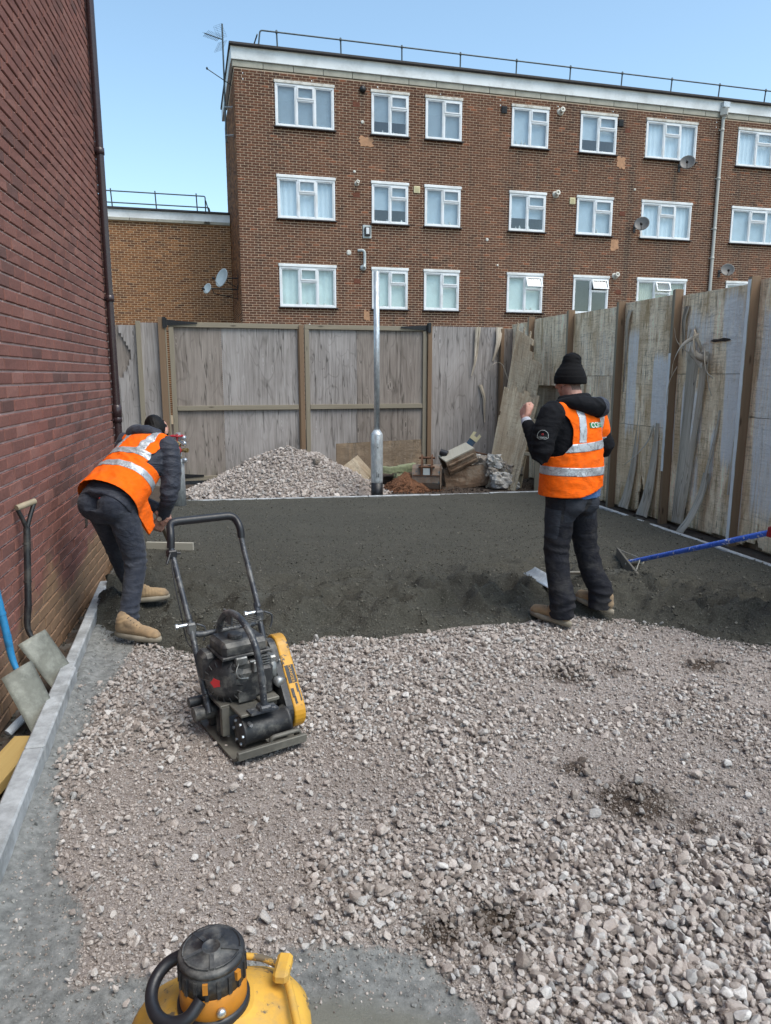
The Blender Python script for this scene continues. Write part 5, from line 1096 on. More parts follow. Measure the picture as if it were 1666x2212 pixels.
# belt guard: rounded loop seen from its edge
gx = .165; hull = []
for k in range(13): a = R(-32 + k * 180 / 12); hull.append((.315 + .075 * math.cos(a) , .375 + .075 * math.sin(a)))
for k in range(13): a = R(148 + k * 180 / 12); hull.append((.15 + .085 * math.cos(a), .115 + .085 * math.sin(a)))
mb = MB(); mb.prism(hull, Matrix(((0, 0, 1, gx), (1, 0, 0, 0), (0, 1, 0, 0), (0, 0, 0, 1))), .062); o = b_('belt_guard', mb, M['mach_yellow']); md = o.modifiers.new('b', 'BEVEL'); md.width = .008; md.segments = 2
mb = MB(); mb.prism([(y * .94 + .014, z * .93 + .018) for y, z in hull], Matrix(((0, 0, 1, gx - .035), (1, 0, 0, 0), (0, 1, 0, 0), (0, 0, 0, 1))), .034); b_('guard_back', mb, M['mach_black'])
# lettering on the guard edge
def text_obj(body, size, m, parent, Mx, name='lettering', ext=.0006, sx=1.0, font_bold=0.0):
    cu = bpy.data.curves.new(name, 'FONT'); cu.body = body; cu.size = size; cu.extrude = ext; cu.align_x = 'CENTER'; cu.align_y = 'CENTER'; cu.offset = font_bold
    t = bpy.data.objects.new('t', cu); COL.objects.link(t); dg = bpy.context.evaluated_depsgraph_get(); me = bpy.data.meshes.new_from_object(t.evaluated_get(dg)); bpy.data.objects.remove(t); me.name = name; me.materials.clear(); me.materials.append(m)
    o = bpy.data.objects.new(name, me); link(o, parent); o.matrix_basis = Mx @ Matrix.Diagonal((sx, 1, 1, 1)); return o
pA = Vector((0, .245, .44)); pB = Vector((0, .075, .14))
dcol = Vector((0, pB.y - pA.y, pB.z - pA.z)).normalized(); nrm = Vector((0, -1, .25)).normalized()
# front edge of the guard between the two pulleys
e0 = Vector((gx + .031, .315 + .075 * math.cos(R(148)), .375 + .075 * math.sin(R(148)))); e1 = Vector((gx + .031, .15 + .085 * math.cos(R(148)), .115 + .085 * math.sin(R(148))))
ld = (e1 - e0).normalized(); ln = Vector((1, 0, 0)).cross(ld).normalized(); ln = ln if ln.y < 0 else -ln; lu = ln.cross(ld)
mb = MB(); mid = e0 + ld * .15; mb.bar(mid - ld * .045 + ln * .001, mid + ld * .045 + ln * .001, .046, .002, up=tuple(ln)); b_('guard_label', mb, M['mach_black'])
text_obj('DANGER', .022, M['mach_yellow'], c0, Matrix.Translation(mid + ln * .0035) @ Matrix((ld, lu, ln)).transposed().to_4x4(), 'guard_lettering')
mb = MB()
for k in range(4):
    rr2 = random.Random(k); q = e0 + ld * (.2 + .02 * k) + Vector((1, 0, 0)) * rr2.uniform(-.02, .02); mb.bar(q + ln * .0015, q + ld * rr2.uniform(.02, .05) + ln * .0015, rr2.uniform(.006, .018), .002, up=tuple(ln))
b_('paint_chips', mb, M['mach_black'])
# lifting hoop
mb = MB(); mb.tube(subdiv([(-.005, .045, .20), (-.010, .055, .36), (-.02, .09, .50), (-.035, .17, .585), (-.045, .27, .61), (-.055, .37, .585), (-.06, .445, .50), (-.06, .46, .36), (-.06, .455, .20)], 5), .0165, 14); mb.prism([(-.07, -.03), (.07, -.03), (.07, .03), (-.07, .03)], Matrix.Translation((-.01, .055, .197)), .01); mb.box((-.005, .05, .215), (.06, .06, .03), bev=.008); b_('lifting_hoop', mb, M['mach_tube'])
mb = MB(); mb.box((-.05, .35, .575), (.012, .10, .06), bev=.004); b_('hoop_gusset', mb, M['mach_tube'])
# folding handle
mb = MB()
for s in (-1, 1): mb.tube(arc_pts([(s * .195, .30, .13), (s * .20, .50, .50), (s * .20, .53, .56)], .05), .0165, 12)
mb.tube(arc_pts([(-.2, .50, .47), (-.15, .48, .465), (.15, .48, .465), (.2, .50, .47)], .03), .014, 10); mb.box((-.2, .335, .17), (.012, .05, .10), bev=.003); mb.box((.2, .335, .17), (.012, .05, .10), bev=.003); b_('lower_handle', mb, M['mach_tube'])
mb = MB(); hp_ = arc_pts([(-.205, .51, .54), (-.212, .72, .86), (-.205, .73, .935), (-.190, .79, .985), (.195, .79, .985), (.21, .73, .935), (.212, .715, .85), (.205, .51, .54)], .045, 6); mb.tube(hp_, .0155, 14); b_('upper_handle', mb, M['mach_tube'])
mb = MB(); gp = arc_pts([(-.212, .722, .865), (-.205, .73, .935), (-.190, .79, .985), (.195, .79, .985), (.21, .73, .935), (.2115, .721, .875)], .045, 6); mb.tube(gp, .0215, 16); b_('grip_sleeve', mb, M['grip'])
mb = MB(); mb.box((-.215, .705, .84), (.05, .05, .04), bev=.006); mb.tube([(-.24, .70, .845), (-.17, .69, .84)], .007, 6); mb.tube([(-.225, .69, .85), (-.26, .66, .80)], .008, 6); b_('throttle_lever', mb, M['grip'])
mb = MB(); mb.tube(subdiv([(-.225, .69, .82), (-.235, .62, .70), (-.232, .56, .58), (-.225, .50, .44), (-.19, .44, .40), (-.13, .38, .40), (-.07, .25, .40)], 6), .0035, 6); b_('throttle_cable', mb, M['grip'])
for s in (-1, 1):
    mb = MB(); z_ = .50; mb.cyl((s * .2 - .075, .50, z_ + .02), (s * .2 + .02, .50, z_ + .02), .009, 10); mb.lathe((s * .2 - .078, .50, z_ + .02), [(.014, -.006), (.014, .006)], axis=(1, 0, 0), n=6, smooth=False); b_('clamp_bolt', mb, M['zinc'])
    mb = MB(); mb.tube(subdiv([(s * .2 + .03, .49, .52), (s * .2 + .07, .48, .50), (s * .2 + .072, .48, .46), (s * .2 + .06, .48, .43)], 4), .005, 6); mb.box((s * .2, .50, .50), (.05, .045, .06), bev=.008); b_('retaining_clip', mb, M['mach_tube'])

c0.scale = (.96, .98, .98)
for o in c0.children:
    if o.name.split('.')[0] in ('upper_handle', 'grip_sleeve', 'lower_handle', 'throttle_lever', 'clamp_bolt', 'retaining_clip', 'throttle_cable'): o.scale = (.92, 1, 1); o.location.x = -.006
# ------------------------------------------------------------------ yellow machine at the bottom edge
v0 = empty('yellow_site_machine', (-.335, 1.225, .135), R(8), label='yellow plastic machine with round black cap and looped black handle, cut by the bottom edge', cat='machine')
z0 = .40
mb = MB(); P = []
for i, t in enumerate(np.linspace(0, 1, 15)):
    zz = .04 + .375 * t; f = (1 - max(0, (t - .72) / .28) ** 2.6 * .62) * (.90 + .10 * min(1, t * 3)); row = []
    for k in range(48):
        a = 2 * math.pi * k / 48; sx_ = abs(math.cos(a)) ** .72 * (1 if math.cos(a) > 0 else -1); sy_ = abs(math.sin(a)) ** .72 * (1 if math.sin(a) > 0 else -1); row.append((.205 * f * sx_ + .01, .165 * f * sy_ - .0, zz))
    P.append(row)
mb.grid(P, True, True); mb.add(P[-1], [tuple(range(48))]); mb.add(P[0], [tuple(reversed(range(48)))]); b_('tank_body', mb, M['fuel_yellow'], v0)
mb = MB(); mb.tube(subdiv([(.142, .095, .398), (.162, .03, .41), (.175, -.04, .406), (.188, -.12, .39), (.19, -.17, .335)], 5), .009, 10); mb.tube(subdiv([(-.05, .12, .404), (.03, .13, .407), (.10, .12, .403), (.15, .09, .398)], 4), .008, 8); b_('moulded_rib', mb, M['fuel_yellow'], v0)
mb = MB(); mb.box((.152, .055, .428), (.036, .072, .030), rz=R(-12), bev=.011); b_('lug', mb, M['fuel_yellow'], v0)
mb = MB(); mb.lathe((-.0, 0, .405), [(.066, 0), (.0775, .0), (.079, .006), (.079, .022), (.075, .026), (.071, .027)], n=40); b_('rubber_rim', mb, M['grip'], v0)
mb = MB(); mb.lathe((0, 0, .42), [(.068, 0), (.073, .004), (.0725, .062), (.068, .066)], n=40); b_('orange_collar', mb, M['orange_ring'], v0)
mb = MB(); mb.lathe((0, 0, .478), [(.066, 0), (.072, .0), (.0715, .03), (.070, .046), (.066, .052), (.060, .054)], n=40)
for k in range(18):
    a = k * math.pi / 9 + .1; mb.bar((.0715 * math.cos(a), .0715 * math.sin(a), .483), (.071 * math.cos(a), .071 * math.sin(a), .523), .008, .006, up=(math.cos(a), math.sin(a), 0))
b_('filter_housing', mb, M['mach_black'], v0)
mb = MB(); mb.lathe((.0, 0, .530), [(.058, 0), (.071, .004), (.072, .012), (.068, .018), (.05, .021), (.022, .021), (.022, .0245), (.018, .0245), (.017, .021), (.0, .021)], axis=(0, -.05, 1), n=48)
for k in range(5):
    a = k * 2 * math.pi / 5 - .2; mb.bar((.022 * math.cos(a), .022 * math.sin(a), .5515), (.062 * math.cos(a), .062 * math.sin(a), .549), .009, .006)
    a2 = a + .5; mb.tube([(.062 * math.cos(a + q), .062 * math.sin(a + q), .5505) for q in (.12, .4, .7, 1.0, 1.13)], .0022, 5)
b_('round_cap', mb, M['mach_black'], v0)
mb = MB(); mb.box((.056, -.044, .515), (.012, .012, .02), rz=R(-35)); mb.box((-.008, -.0725, .512), (.011, .006, .024)); b_('orange_clip', mb, M['orange_ring'], v0)
mb = MB(); mb.lathe((.022, -.071, .453), [(.010, 0), (.010, .008), (.006, .011)], axis=(.3, -1, 0), n=10); b_('screw', mb, M['zinc'], v0)
mb = MB(); mb.tube(subdiv([(-.060, .030, .515), (-.098, .025, .50), (-.122, .0, .485), (-.126, -.035, .47), (-.108, -.072, .46), (-.075, -.092, .458), (-.042, -.092, .468), (-.018, -.073, .488)], 6), .0138, 14)
b_('loop_handle', mb, M['grip'], v0)
mb = MB(); mb.tube(arc_pts([(-.20, -.09, .30), (-.205, -.055, .385), (-.175, -.05, .40), (-.13, -.09, .42)], .03), .020, 12, ell=.6); b_('corner_bracket', mb, M['grip'], v0)
for fx, fy_ in ((-.12, -.06), (.12, -.06), (0, .1)):
    mb = MB(); mb.cyl((fx, fy_, -.155), (fx, fy_, .06), .03); b_('foot', mb, M['grip'], v0)
v0.scale = (.88, .88, .88)

# ------------------------------------------------------------------ steel column in front of the gate
cxp, cyp = -.118, 9.98
co = empty('steel_column', (cxp, cyp, 0), R(9), label='tall galvanised steel lighting column with wide sleeve and black foot', cat='lamp post')
mb = MB(); mb.lathe((0, 0, 0), [(.082, -.05), (.082, .255)], n=36); b_('black_foot', mb, M['black_metal'], co)
mb = MB(); mb.lathe((0, 0, .25), [(.080, 0), (.083, .005), (.083, .66), (.078, .675), (.040, .73)], n=36); b_('sleeve', mb, M['galv'], co)
mb = MB(); mb.lathe((0, 0, .95), [(.039, 0), (.039, 2.10)], n=24); b_('shaft', mb, M['galv'], co)
mb = MB(); P = [[(.086 * math.sin(a), -.086 * math.cos(a), z) for a in np.linspace(-.92, .92, 13)] for z in (.28, .785)]; mb.grid(P, True); P = [[(.0845 * math.sin(a), -.0845 * math.cos(a), z) for a in np.linspace(-.98, .98, 13)] for z in (.272, .793)]; mb.grid(P, True); b_('access_door', mb, M['galv'], co)
mb = MB(); mb.lathe((0, -.085, .74), [(.008, 0), (.008, .004)], axis=(0, -1, 0), n=8); b_('door_lock', mb, M['black_metal'], co)
text_obj('13', .06, M['label_white'], co, Matrix.Translation((0.0, -.0875, .54)) @ Matrix.Rotation(R(90), 4, 'X') @ Matrix.Rotation(R(180), 4, 'Z'), 'stamped_mark', sx=.8)
mb = MB(); mb.box((-.012, -.0885, .37), (.008, .002, .07)); mb.box((.012, -.0885, .36), (.010, .002, .055)); b_('stain_marks', mb, M['black_metal'], co)
# ------------------------------------------------------------------ standpipe
spx, spy = -2.60, 9.1
sp = empty('standpipe', (spx, spy, 0), 0, label='grey steel standpipe with red valve wheel and brass valve behind the bending worker', cat='standpipe')
mb = MB(); mb.lathe((0, 0, 0), [(.075, -.02), (.072, .62), (.060, .68)], n=28); b_('post', mb, M['galv'], sp)
mb = MB(); mb.lathe((0, 0, .68), [(.03, 0), (.05, .0), (.05, .02), (.035, .03), (.035, .07), (.04, .075), (.04, .16), (.05, .165), (.05, .185), (.022, .19), (.012, .22)], n=20); b_('brass_valve', mb, M['brass'], sp)
mb = MB(); mb.cyl((.0, -.02, .79), (.13, -.05, .79), .02, 12); mb.cyl((.10, -.04, .79), (.14, -.055, .79), .03, 6, smooth=False); b_('brass_outlet', mb, M['brass'], sp)
mb = MB(); mb.lathe((.01, -.05, .79), [(.05, 0), (.055, .012), (.055, .03), (.04, .035)], axis=(.1, -1, 0), n=20); b_('red_cap', mb, M['red_paint'], sp)
mb = MB(); ring = [(.085 * math.cos(a), .085 * math.sin(a), .965) for a in np.linspace(0, 2 * math.pi, 25)]; mb.tube(ring, .010, 8, cap=False)
for k in range(5): a = k * 2 * math.pi / 5; mb.bar((0, 0, .965), (.08 * math.cos(a), .08 * math.sin(a), .965), .014, .010)
mb.cyl((0, 0, .94), (0, 0, .985), .014, 10); mb.cyl((0, 0, .90), (0, 0, .95), .009, 8); b_('valve_wheel', mb, M['red_paint'], sp)
for z in (.66, .87, .94):
    mb = MB(); mb.box((0, .045, z), (.18, .03, .05), bev=.008)
    for s in (-1, 1): mb.lathe((s * .085, .02, z), [(.028, -.01), (.03, .0), (.03, .05), (.022, .055)], axis=(0, -1, 0), n=12); mb.lathe((s * .085, -.035, z), [(.014, 0), (.014, .02)], axis=(0, -1, 0), n=6, smooth=False)
    b_('pipe_clamp', mb, M['zinc'], sp)
mb = MB(); mb.cyl((0, .07, .5), (0, .07, 1.0), .03, 12); b_('riser_pipe', mb, M['galv'], sp)

# ------------------------------------------------------------------ shovels against the wall
def shovel(tip, top, hand, wv, m, label, wall_x):
    s = empty('shovel', tip, 0, label=label, cat='shovel', group='shovels leaning on the red brick wall'); T = Vector(tip); a = Vector(top) - T; h = Vector(hand) - T; wv = Vector(wv)
    d = (h - a).normalized(); rim = []
    mb = MB(); P = []; nrm_ = a.cross(wv).normalized()
    for i, t in enumerate(np.linspace(0, 1, 11)):
        hw = .5 * (1.0 - .10 * (1 - t)) if t > .03 else .47
        row = [a * t + wv * (hw * k) + nrm_ * (.05 * (1 - k * k) * -.35 * (.4 + t)) for k in np.linspace(-1, 1, 9)]; P.append(row)
    mb.grid(P, True); o = mb.build('blade', M['shovel_blade'], s); sm = o.modifiers.new('t', 'SOLIDIFY'); sm.thickness = .003
    mb = MB(); st_ = a - (a.normalized() * .03); mb.tube(subdiv([a * .80, a * 1.0, a + (a.normalized() + d).normalized() * .07, a + d * .16 + a.normalized() * .02], 4), .021, 12, rs=list(np.linspace(.010, .020, 13))); b_('socket', mb, M['shovel_blade'] if False else m, s)
    s0 = a + d * .15 + a.normalized() * .02; mb = MB(); mb.tube([s0, h - d * .13], .0185, 14)
    for q in (.25, .62): c_ = s0.lerp(h, q); mb.tube([c_ - d * .006, c_ + d * .006], .0215, 14)
    b_('shaft', mb, m, s)
    sdv = wv.normalized(); mb = MB(); k0 = h - d * .14
    for q in (-1, 1): mb.tube(subdiv([k0, k0 + d * .05 + sdv * q * .018, h + sdv * q * .055 - d * .01], 4), .012, 8)
    b_('yoke', mb, m, s); mb = MB(); mb.cyl(h - sdv * .062, h + sdv * .062, .017, 14); b_('grip', mb, M['grip_tan'], s); return s
M['shovel_blade'] = simple('cement_dusted_shovel_steel', (.17, .175, .15), .7, .2, .25, 10, .4, dirt=(.33, .34, .30), dirt_amt=.7)
M['grip_tan'] = simple('dirty_tan_grip', (.30, .25, .17), .7, 0, .25, 15)
M['shaft_black'] = simple('black_coated_shaft', (.017, .017, .019), .42, 0, .3, 18, .2, dirt=(.13, .12, .10), dirt_amt=.35)
M['shaft_blue'] = simple('chipped_blue_shaft', (.022, .20, .42), .42, 0, .15, 12, .2, dirt=(.02, .03, .045), dirt_amt=.8)
shovel((-1.785, 3.84, .0), (-1.965, 3.85, .275), (-1.99, 3.97, 1.0), (.075, .17, .03), M['shaft_black'], 'black shafted shovel leaning on the brick wall, farther of two', 0)
shovel((-1.655, 3.33, -.02), (-1.835, 3.42, .265), (-1.955, 3.46, .90), (.075, .16, .03), M['shaft_blue'], 'chipped blue shafted shovel at the left edge, nearer of two', 0)
plank('softwood_plank', (-1.695, 3.20, .0), (-1.62, 1.30, -.02), .125, .05, M['timber_new'], None, label='short length of fresh yellow softwood lying beside the left edging stones', cat='plank')
mb = MB(); mb.tube(subdiv([(-1.80, 4.05, -.02), (-1.79, 3.85, .02), (-1.80, 3.62, .0), (-1.86, 3.48, -.03), (-1.90, 3.40, -.07)], 5), .022, 12); mb.build('pale_hose', M['curtain'], None, label='short pale plastic pipe poking out between the two shovel blades', cat='pipe')

# ------------------------------------------------------------------ floats and rakes
def hrake(name, A, B, board, end, rad, m_shaft, m_board, label, cat, bh=.07, bt=.022, tilt=(0, 0, 1), brace=True):
    """board from A to B, shaft from the board's middle to end"""
    A, B, E_ = Vector(A), Vector(B), Vector(end); mid = (A + B) / 2; root = empty(name, mid, 0, label=label, cat=cat); 
    mb = MB(); mb.bar(A - mid, B - mid, bt, bh, up=tilt, bev=.003); o = mb.build(board, m_board, root); uvm_from(o, lambda q: q[:, 2] * 1.0, lambda q: q[:, 0] + q[:, 1])
    d = (E_ - mid).normalized(); mb = MB(); mb.tube([d * .02 + Vector((0, 0, .02)), E_ - mid], rad, 14); mb.build('shaft', m_shaft, root)
    if brace:
        mb = MB(); sd2 = (B - A).normalized(); q = d * .20 + Vector((0, 0, .02))
        for s in (-1, 1): mb.tube([sd2 * (.42 * s) * (B - A).length + Vector((0, 0, bh * .45)), q + Vector((0, 0, .01))], .005, 6)
        mb.tube([d * .01, d * .22 + Vector((0, 0, .0))], rad * 1.25, 12); mb.build('brace', M['rake_brace'], root)
    return root
M['rake_brace'] = simple('dull_bare_metal', (.30, .29, .25), .6, .4, .25, 15, dirt=(.2, .17, .12), dirt_amt=.5)
M['blue_handle'] = simple('glossy_blue_handle', (.035, .13, .62), .3, 0, .12, 10, .1, wear=(.66, .70, .76))
M['float_dark'] = simple('mud_coated_board', (.115, .105, .085), .8, 0, .3, 10, .4, dirt=(.06, .06, .05), dirt_amt=.6)
M['wood_handle'] = simple('grubby_wooden_handle', (.20, .15, .11), .7, 0, .3, 12)
hrake('screed_rake', (1.985, 5.55, .125), (2.10, 6.42, .125), 'rake_board', (2.46, 4.47, .745), .019, M['blue_handle'], M['float_dark'], 'screed rake with white flecked bright blue handle at the right edge', 'rake', bh=.10, bt=.02)
hrake('screed_rake', (-2.24, 6.66, .13), (-1.79, 6.62, .13), 'rake_board', (-1.56, 4.93, .73), .016, M['wood_handle'], M['timber_dirty'], 'pale wooden screed rake held by the bending worker', 'rake', bh=.085, bt=.03, brace=False)
r3 = empty('screed_rake', (1.29, 5.52, .12), 0, label='grey metal screed rake lying on the screed behind the standing worker', cat='rake')
mb = MB(); P = [[(-.06 + .22 * t + (.0), .26 - .50 * t, .075 - .08 * q + .02 * math.sin(q * 3)) if False else Vector((-.07, .24, .05)).lerp(Vector((.10, -.30, .03)), t) + Vector((-.10 * q, -.03 * q, -.075 * q + .03 * q * q)) for q in np.linspace(0, 1, 6)] for t in (0, .5, 1)]; mb.grid(P, True); o = mb.build('metal_blade', M['galv'], r3); sm = o.modifiers.new('t', 'SOLIDIFY'); sm.thickness = .004
mb = MB(); mb.tube([(.0, .05, .05), (.22, -.09, .09), (.5, -.25, .02)], .013, 8); mb.tube([(-.04, .16, .06), (.15, -.02, .08)], .005, 6); mb.build('shaft', M['rake_brace'], r3)
mb = MB(); mb.box((1.50, 5.20, .105), (.03, .06, .012), rz=.4, bev=.004); mb.build('concrete_chip', M['upvc'], None, label='small white scrap lying between the standing worker\'s boots', cat='scrap')

# ------------------------------------------------------------------ debris beyond the far edging
lean_board('muddy_board', [(-.78, 11.55, -.02), (.60, 11.98, -.02), (.60, 12.20, .66), (-.80, 11.82, .62)], .022, M['ply_mud'], 'large mud smeared board lying against the gate foot', n=20)
lean_board('plywood_offcut', [(-.46, 10.55, .02), (-.17, 10.85, .26), (-.43, 11.20, .50), (-.76, 10.95, .27)], .02, M['ply_bare'], 'square reddish plywood offcut tipped on a corner beside the stone heap', n=10)
def rocklump(name, c, size, m, label, cat, seed, parent=None, group=None, rz=0, sub=2, rough=.18, boxy=.75):
    r = random.Random(seed); bm = bmesh.new(); bmesh.ops.create_cube(bm, size=1); bmesh.ops.subdivide_edges(bm, edges=list(bm.edges), cuts=5, use_grid_fill=True)
    for v in bm.verts:
        p = v.co.copy(); q = p.normalized() * .62; p = p * boxy + q * (1 - boxy); k = rough * float(fbm(p.x * 3 + seed, p.y * 3, p.z * 3, 3, seed=seed)); p = p * (1 + k * 1.5); v.co = Vector((p.x * size[0], p.y * size[1], p.z * size[2]))
    me = bpy.data.meshes.new(name); bm.to_mesh(me); bm.free(); me.materials.append(m); o = link(bpy.data.objects.new(name, me), parent); o.location = c; o.rotation_euler = (r.uniform(-.15, .15), r.uniform(-.15, .15), rz)
    return tag(o, label, cat, group)
rocklump('muddy_block', (1.26, 11.40, .14), (.74, .32, .33), M['mud_block'], 'long mud caked concrete block lying right of the digger bucket', 'block', 4, rz=R(6), rough=.10, boxy=.85)
# concrete pieces
rubble = [((1.56, 11.40, .36), .20, 'pale broken concrete lump on the left of the pile on the muddy block'), ((1.70, 11.25, .40), .21, 'white jagged concrete lump at the top of the rubble'), ((1.30, 11.55, .36), .17, 'flat pale stone behind the muddy block, leftmost of the rubble'), ((1.84, 11.22, .33), .19, 'grey broken concrete lump leaning in the middle of the rubble'), ((1.95, 11.15, .28), .22, 'large white streaked concrete lump against the leaning board'), ((1.78, 11.05, .13), .26, 'squarish pale concrete block at the foot of the rubble'), ((1.97, 11.02, .06), .13, 'small grey stone lowest by the leaning board'), ((1.45, 11.60, .40), .14, 'small pale stone behind the muddy block'), ((1.66, 11.15, .24), .15, 'grey stone wedged behind the square block')]
for i, (c, s_, lb) in enumerate(rubble): rocklump('concrete_lump', c, (s_ * 1.1, s_, s_ * .9), M['conc_rubble'], lb, 'rubble', 20 + i, group='broken concrete pile', rz=i * 1.3, rough=.35, boxy=.6)
for i, (c, sz_, lb) in enumerate([((-.02, 11.15, .28), (.24, .14, .10), 'mossy brick like block left of the column, half hidden'), ((.14, 11.25, .27), (.26, .14, .09), 'mossy pale block right of the steel column'), ((.34, 11.3, .29), (.28, .14, .11), 'green mossy block nearest the digger bucket'), ((.30, 11.15, .16), (.34, .16, .12), 'grey block in the lower mossy course')]):
    rocklump('mossy_block', c, sz_, M['moss'], lb, 'block', 40 + i, group='mossy blocks behind the column', rz=R(8 + 4 * i), rough=.08, boxy=.9)
rocklump('muddy_bank', (.1, 11.45, .05), (1.2, .35, .26), M['soil_dark'], None, None, 77, rough=.25); bpy.data.objects['muddy_bank']['kind'] = 'stuff'
for nm, (ax_, ay_, rx_, ry_, hh) in {'red_soil': (.30, 10.95, .42, .30, .30), 'red_soil_patch': (-.30, 11.05, .30, .22, .16)}.items():
    xx = np.linspace(-1, 1, 40); U, V = np.meshgrid(xx, xx); rr4 = np.sqrt(U ** 2 + V ** 2); Zs = hh * np.clip(1 - rr4, -.1, 1) * (1 + .3 * U) + .035 * fbm(U * 5, V * 5, 0, 4, seed=60) - .01; I = np.arange(U.size).reshape(U.shape); fa = np.stack([I[:-1, :-1], I[:-1, 1:], I[1:, 1:], I[1:, :-1]], -1)[rr4[:-1, :-1] < 1.05]
    o = link(bpy.data.objects.new(nm, mesh_np(nm, np.stack([ax_ + U * rx_, ay_ + V * ry_, Zs], -1).reshape(-1, 3), fa))); o.data.materials.append(M['soil_red']); o['kind'] = 'stuff'
n = 900; x = .30 + .5 * nr_.normal(0, .5, n); y = 10.85 + .25 * nr_.normal(0, .5, n); S = np.clip(nr_.lognormal(math.log(.022), .4, n), .008, .06); ok = y > KF(x) + .08
scatter('red_soil_clods', np.stack([x, y, .24 * np.clip(1 - np.hypot((x - .3) / .42, (y - 10.95) / .3), 0, 1) + .01], 1)[ok], S[ok], nr_.uniform(0, 1, n)[ok], M['soil_red'], None, 12, .6)
# digger bucket, open side down-left, ears on top
bk = empty('digger_bucket', (.635, 10.98, .0), R(-8), label='rusty digger bucket standing on its lip beside the red soil', cat='digger bucket')
M['bucket'] = simple('rusty_grey_bucket_steel', (.20, .145, .11), .8, .3, .3, 9, .5, dirt=(.22, .20, .17), dirt_amt=.6, wear=(.09, .13, .15))
prof = [(.20, .36), (-.06, .38), (-.11, .34), (-.15, .22), (-.15, .12), (-.11, .03), (-.02, .0), (.16, .02)]
mb = MB()
P = [[(x, y, z) for (y, z) in prof] for x in (-.205, .205)]; mb.grid(P, False)
for x in (-.205, .205): mb.add([(x, y, z) for y, z in prof], [tuple(range(len(prof)))])
o = mb.build('shell', M['bucket'], bk); sm = o.modifiers.new('t', 'SOLIDIFY'); sm.thickness = .014
mb = MB(); mb.box((0, -.155, .235), (.412, .012, .012)); b_('weld_seam', mb, M['rusty'], bk)
for x in (-.075, .075):
    mb = MB(); mb.prism([(.06, .36), (-.02, .37), (-.10, .33), (-.165, .25), (-.175, .36), (-.14, .44), (-.10, .52), (-.05, .54), (-.02, .49), (.0, .43)], Matrix(((0, 0, 1, x - .012), (1, 0, 0, 0), (0, 1, 0, 0), (0, 0, 0, 1))), .024); mb.build('ear', M['rusty'], bk)
mb = MB(); mb.cyl((-.12, -.07, .49), (.12, -.07, .49), .017, 14); mb.cyl((-.12, -.14, .36), (.12, -.14, .36), .017, 14); b_('hitch_pin', mb, M['rusty'], bk)
mb = MB(); mb.box((-.0, -.157, .29), (.10, .006, .10)); b_('worn_label', mb, M['dish_white'], bk);
# tipped wooden box behind
tb = empty('wooden_box', (1.14, 11.36, .42), 0, label='rotten muddy wooden box tipped over on the concrete block', cat='box')
Mx = Matrix.Rotation(R(12), 4, 'Z') @ Matrix.Rotation(R(-24), 4, 'Y') @ Matrix.Rotation(R(10), 4, 'X')
for nm, c, s_ in [('box_top', (0, 0, .12), (.50, .34, .03)), ('box_front', (0, -.155, 0), (.50, .03, .22)), ('box_back', (0, .155, 0), (.50, .03, .22)), ('box_end', (.235, 0, 0), (.03, .28, .22)), ('box_slat', (0, -.175, -.06), (.46, .02, .03)), ('box_slat', (0, -.175, .04), (.44, .02, .03))]:
    mb = MB(); mb.box(c, s_, bev=.006); o = mb.build(nm, M['mud_block'] if nm != 'box_top' else M['timber_dirty'], tb); o.data.transform(Mx); uvm_from(o, lambda q: q[:, 0], lambda q: q[:, 1])
mb = MB(); mb.tube([(.86, 11.38, .53), (.97, 11.34, .50)], .05, 12); mb.build('rubber_boot_end', M['grip'], None, label='black rubbery stub between digger bucket and wooden box', cat='debris')
# hand saw leaning on the fence
sw = empty('hand_saw', (1.38, 12.18, .0), 0, label='blue bladed hand saw with yellow handle leaning on the hoarding', cat='saw')
M['saw_blue'] = simple('blue_saw_blade', (.03, .085, .16), .5, .3, .3, 8, .2, dirt=(.15, .14, .13), dirt_amt=.5)
dd = Vector((.33, .03, .44)).normalized(); nn_ = Vector((0, -1, .05)).normalized(); ww = dd.cross(nn_).normalized()
mb = MB(); Mt = Matrix.Translation((-.10, -.06, .42)) @ Matrix((ww, dd, nn_)).transposed().to_4x4(); mb.prism([(-.055, 0), (.055, 0), (.06, .30), (-.06, .30)], Mt, .004); b_('blade', mb, M['saw_blue'], sw)
mb = MB(); mb.prism([(-.07, .29), (.07, .29), (.075, .42), (.03, .43), (.03, .36), (-.03, .36), (-.03, .43), (-.075, .41)], Mt @ Matrix.Translation((0, 0, -.01)), .026); b_('saw_handle', mb, M['cream'], sw)
mb = MB(); mb.tube([(1.15, 11.75, .56), (1.6, 11.55, .47), (2.05, 11.35, .45)], .012, 8); mb.build('rusty_bar', M['rusty'], None, label='rusty steel bar lying across the top of the rubble', cat='bar')
# timber bits in the dark corner behind the leaning board
plank('support_timber', (2.30, 10.95, -.02), (2.30, 10.95, .52), .09, .05, M['timber_grey'], None, up=(0, 1, 0), label='short upright timber in the dark gap beside the leaning boards', cat='timber')
plank('support_timber', (2.10, 10.98, .55), (2.62, 10.80, .50), .05, .05, M['timber_grey'], None, label='horizontal timber across the dark gap beside the leaning boards', cat='timber')
# marking on the left kerb
M['mark'] = simple('faded_black_stencil', (.03, .03, .03), .9, 0, .3, 40)
ka = math.atan2(-.262, 1.0); text_obj('STORWELL', .05, M['mark'], bpy.data.objects['concrete_edging.001'] if 'concrete_edging.001' in bpy.data.objects else None, Matrix.Translation((-.30, 1.28, .0745)) @ Matrix.Rotation(math.pi / 2 + math.atan(.262), 4, 'Z'), 'kerb_lettering', sx=.9)
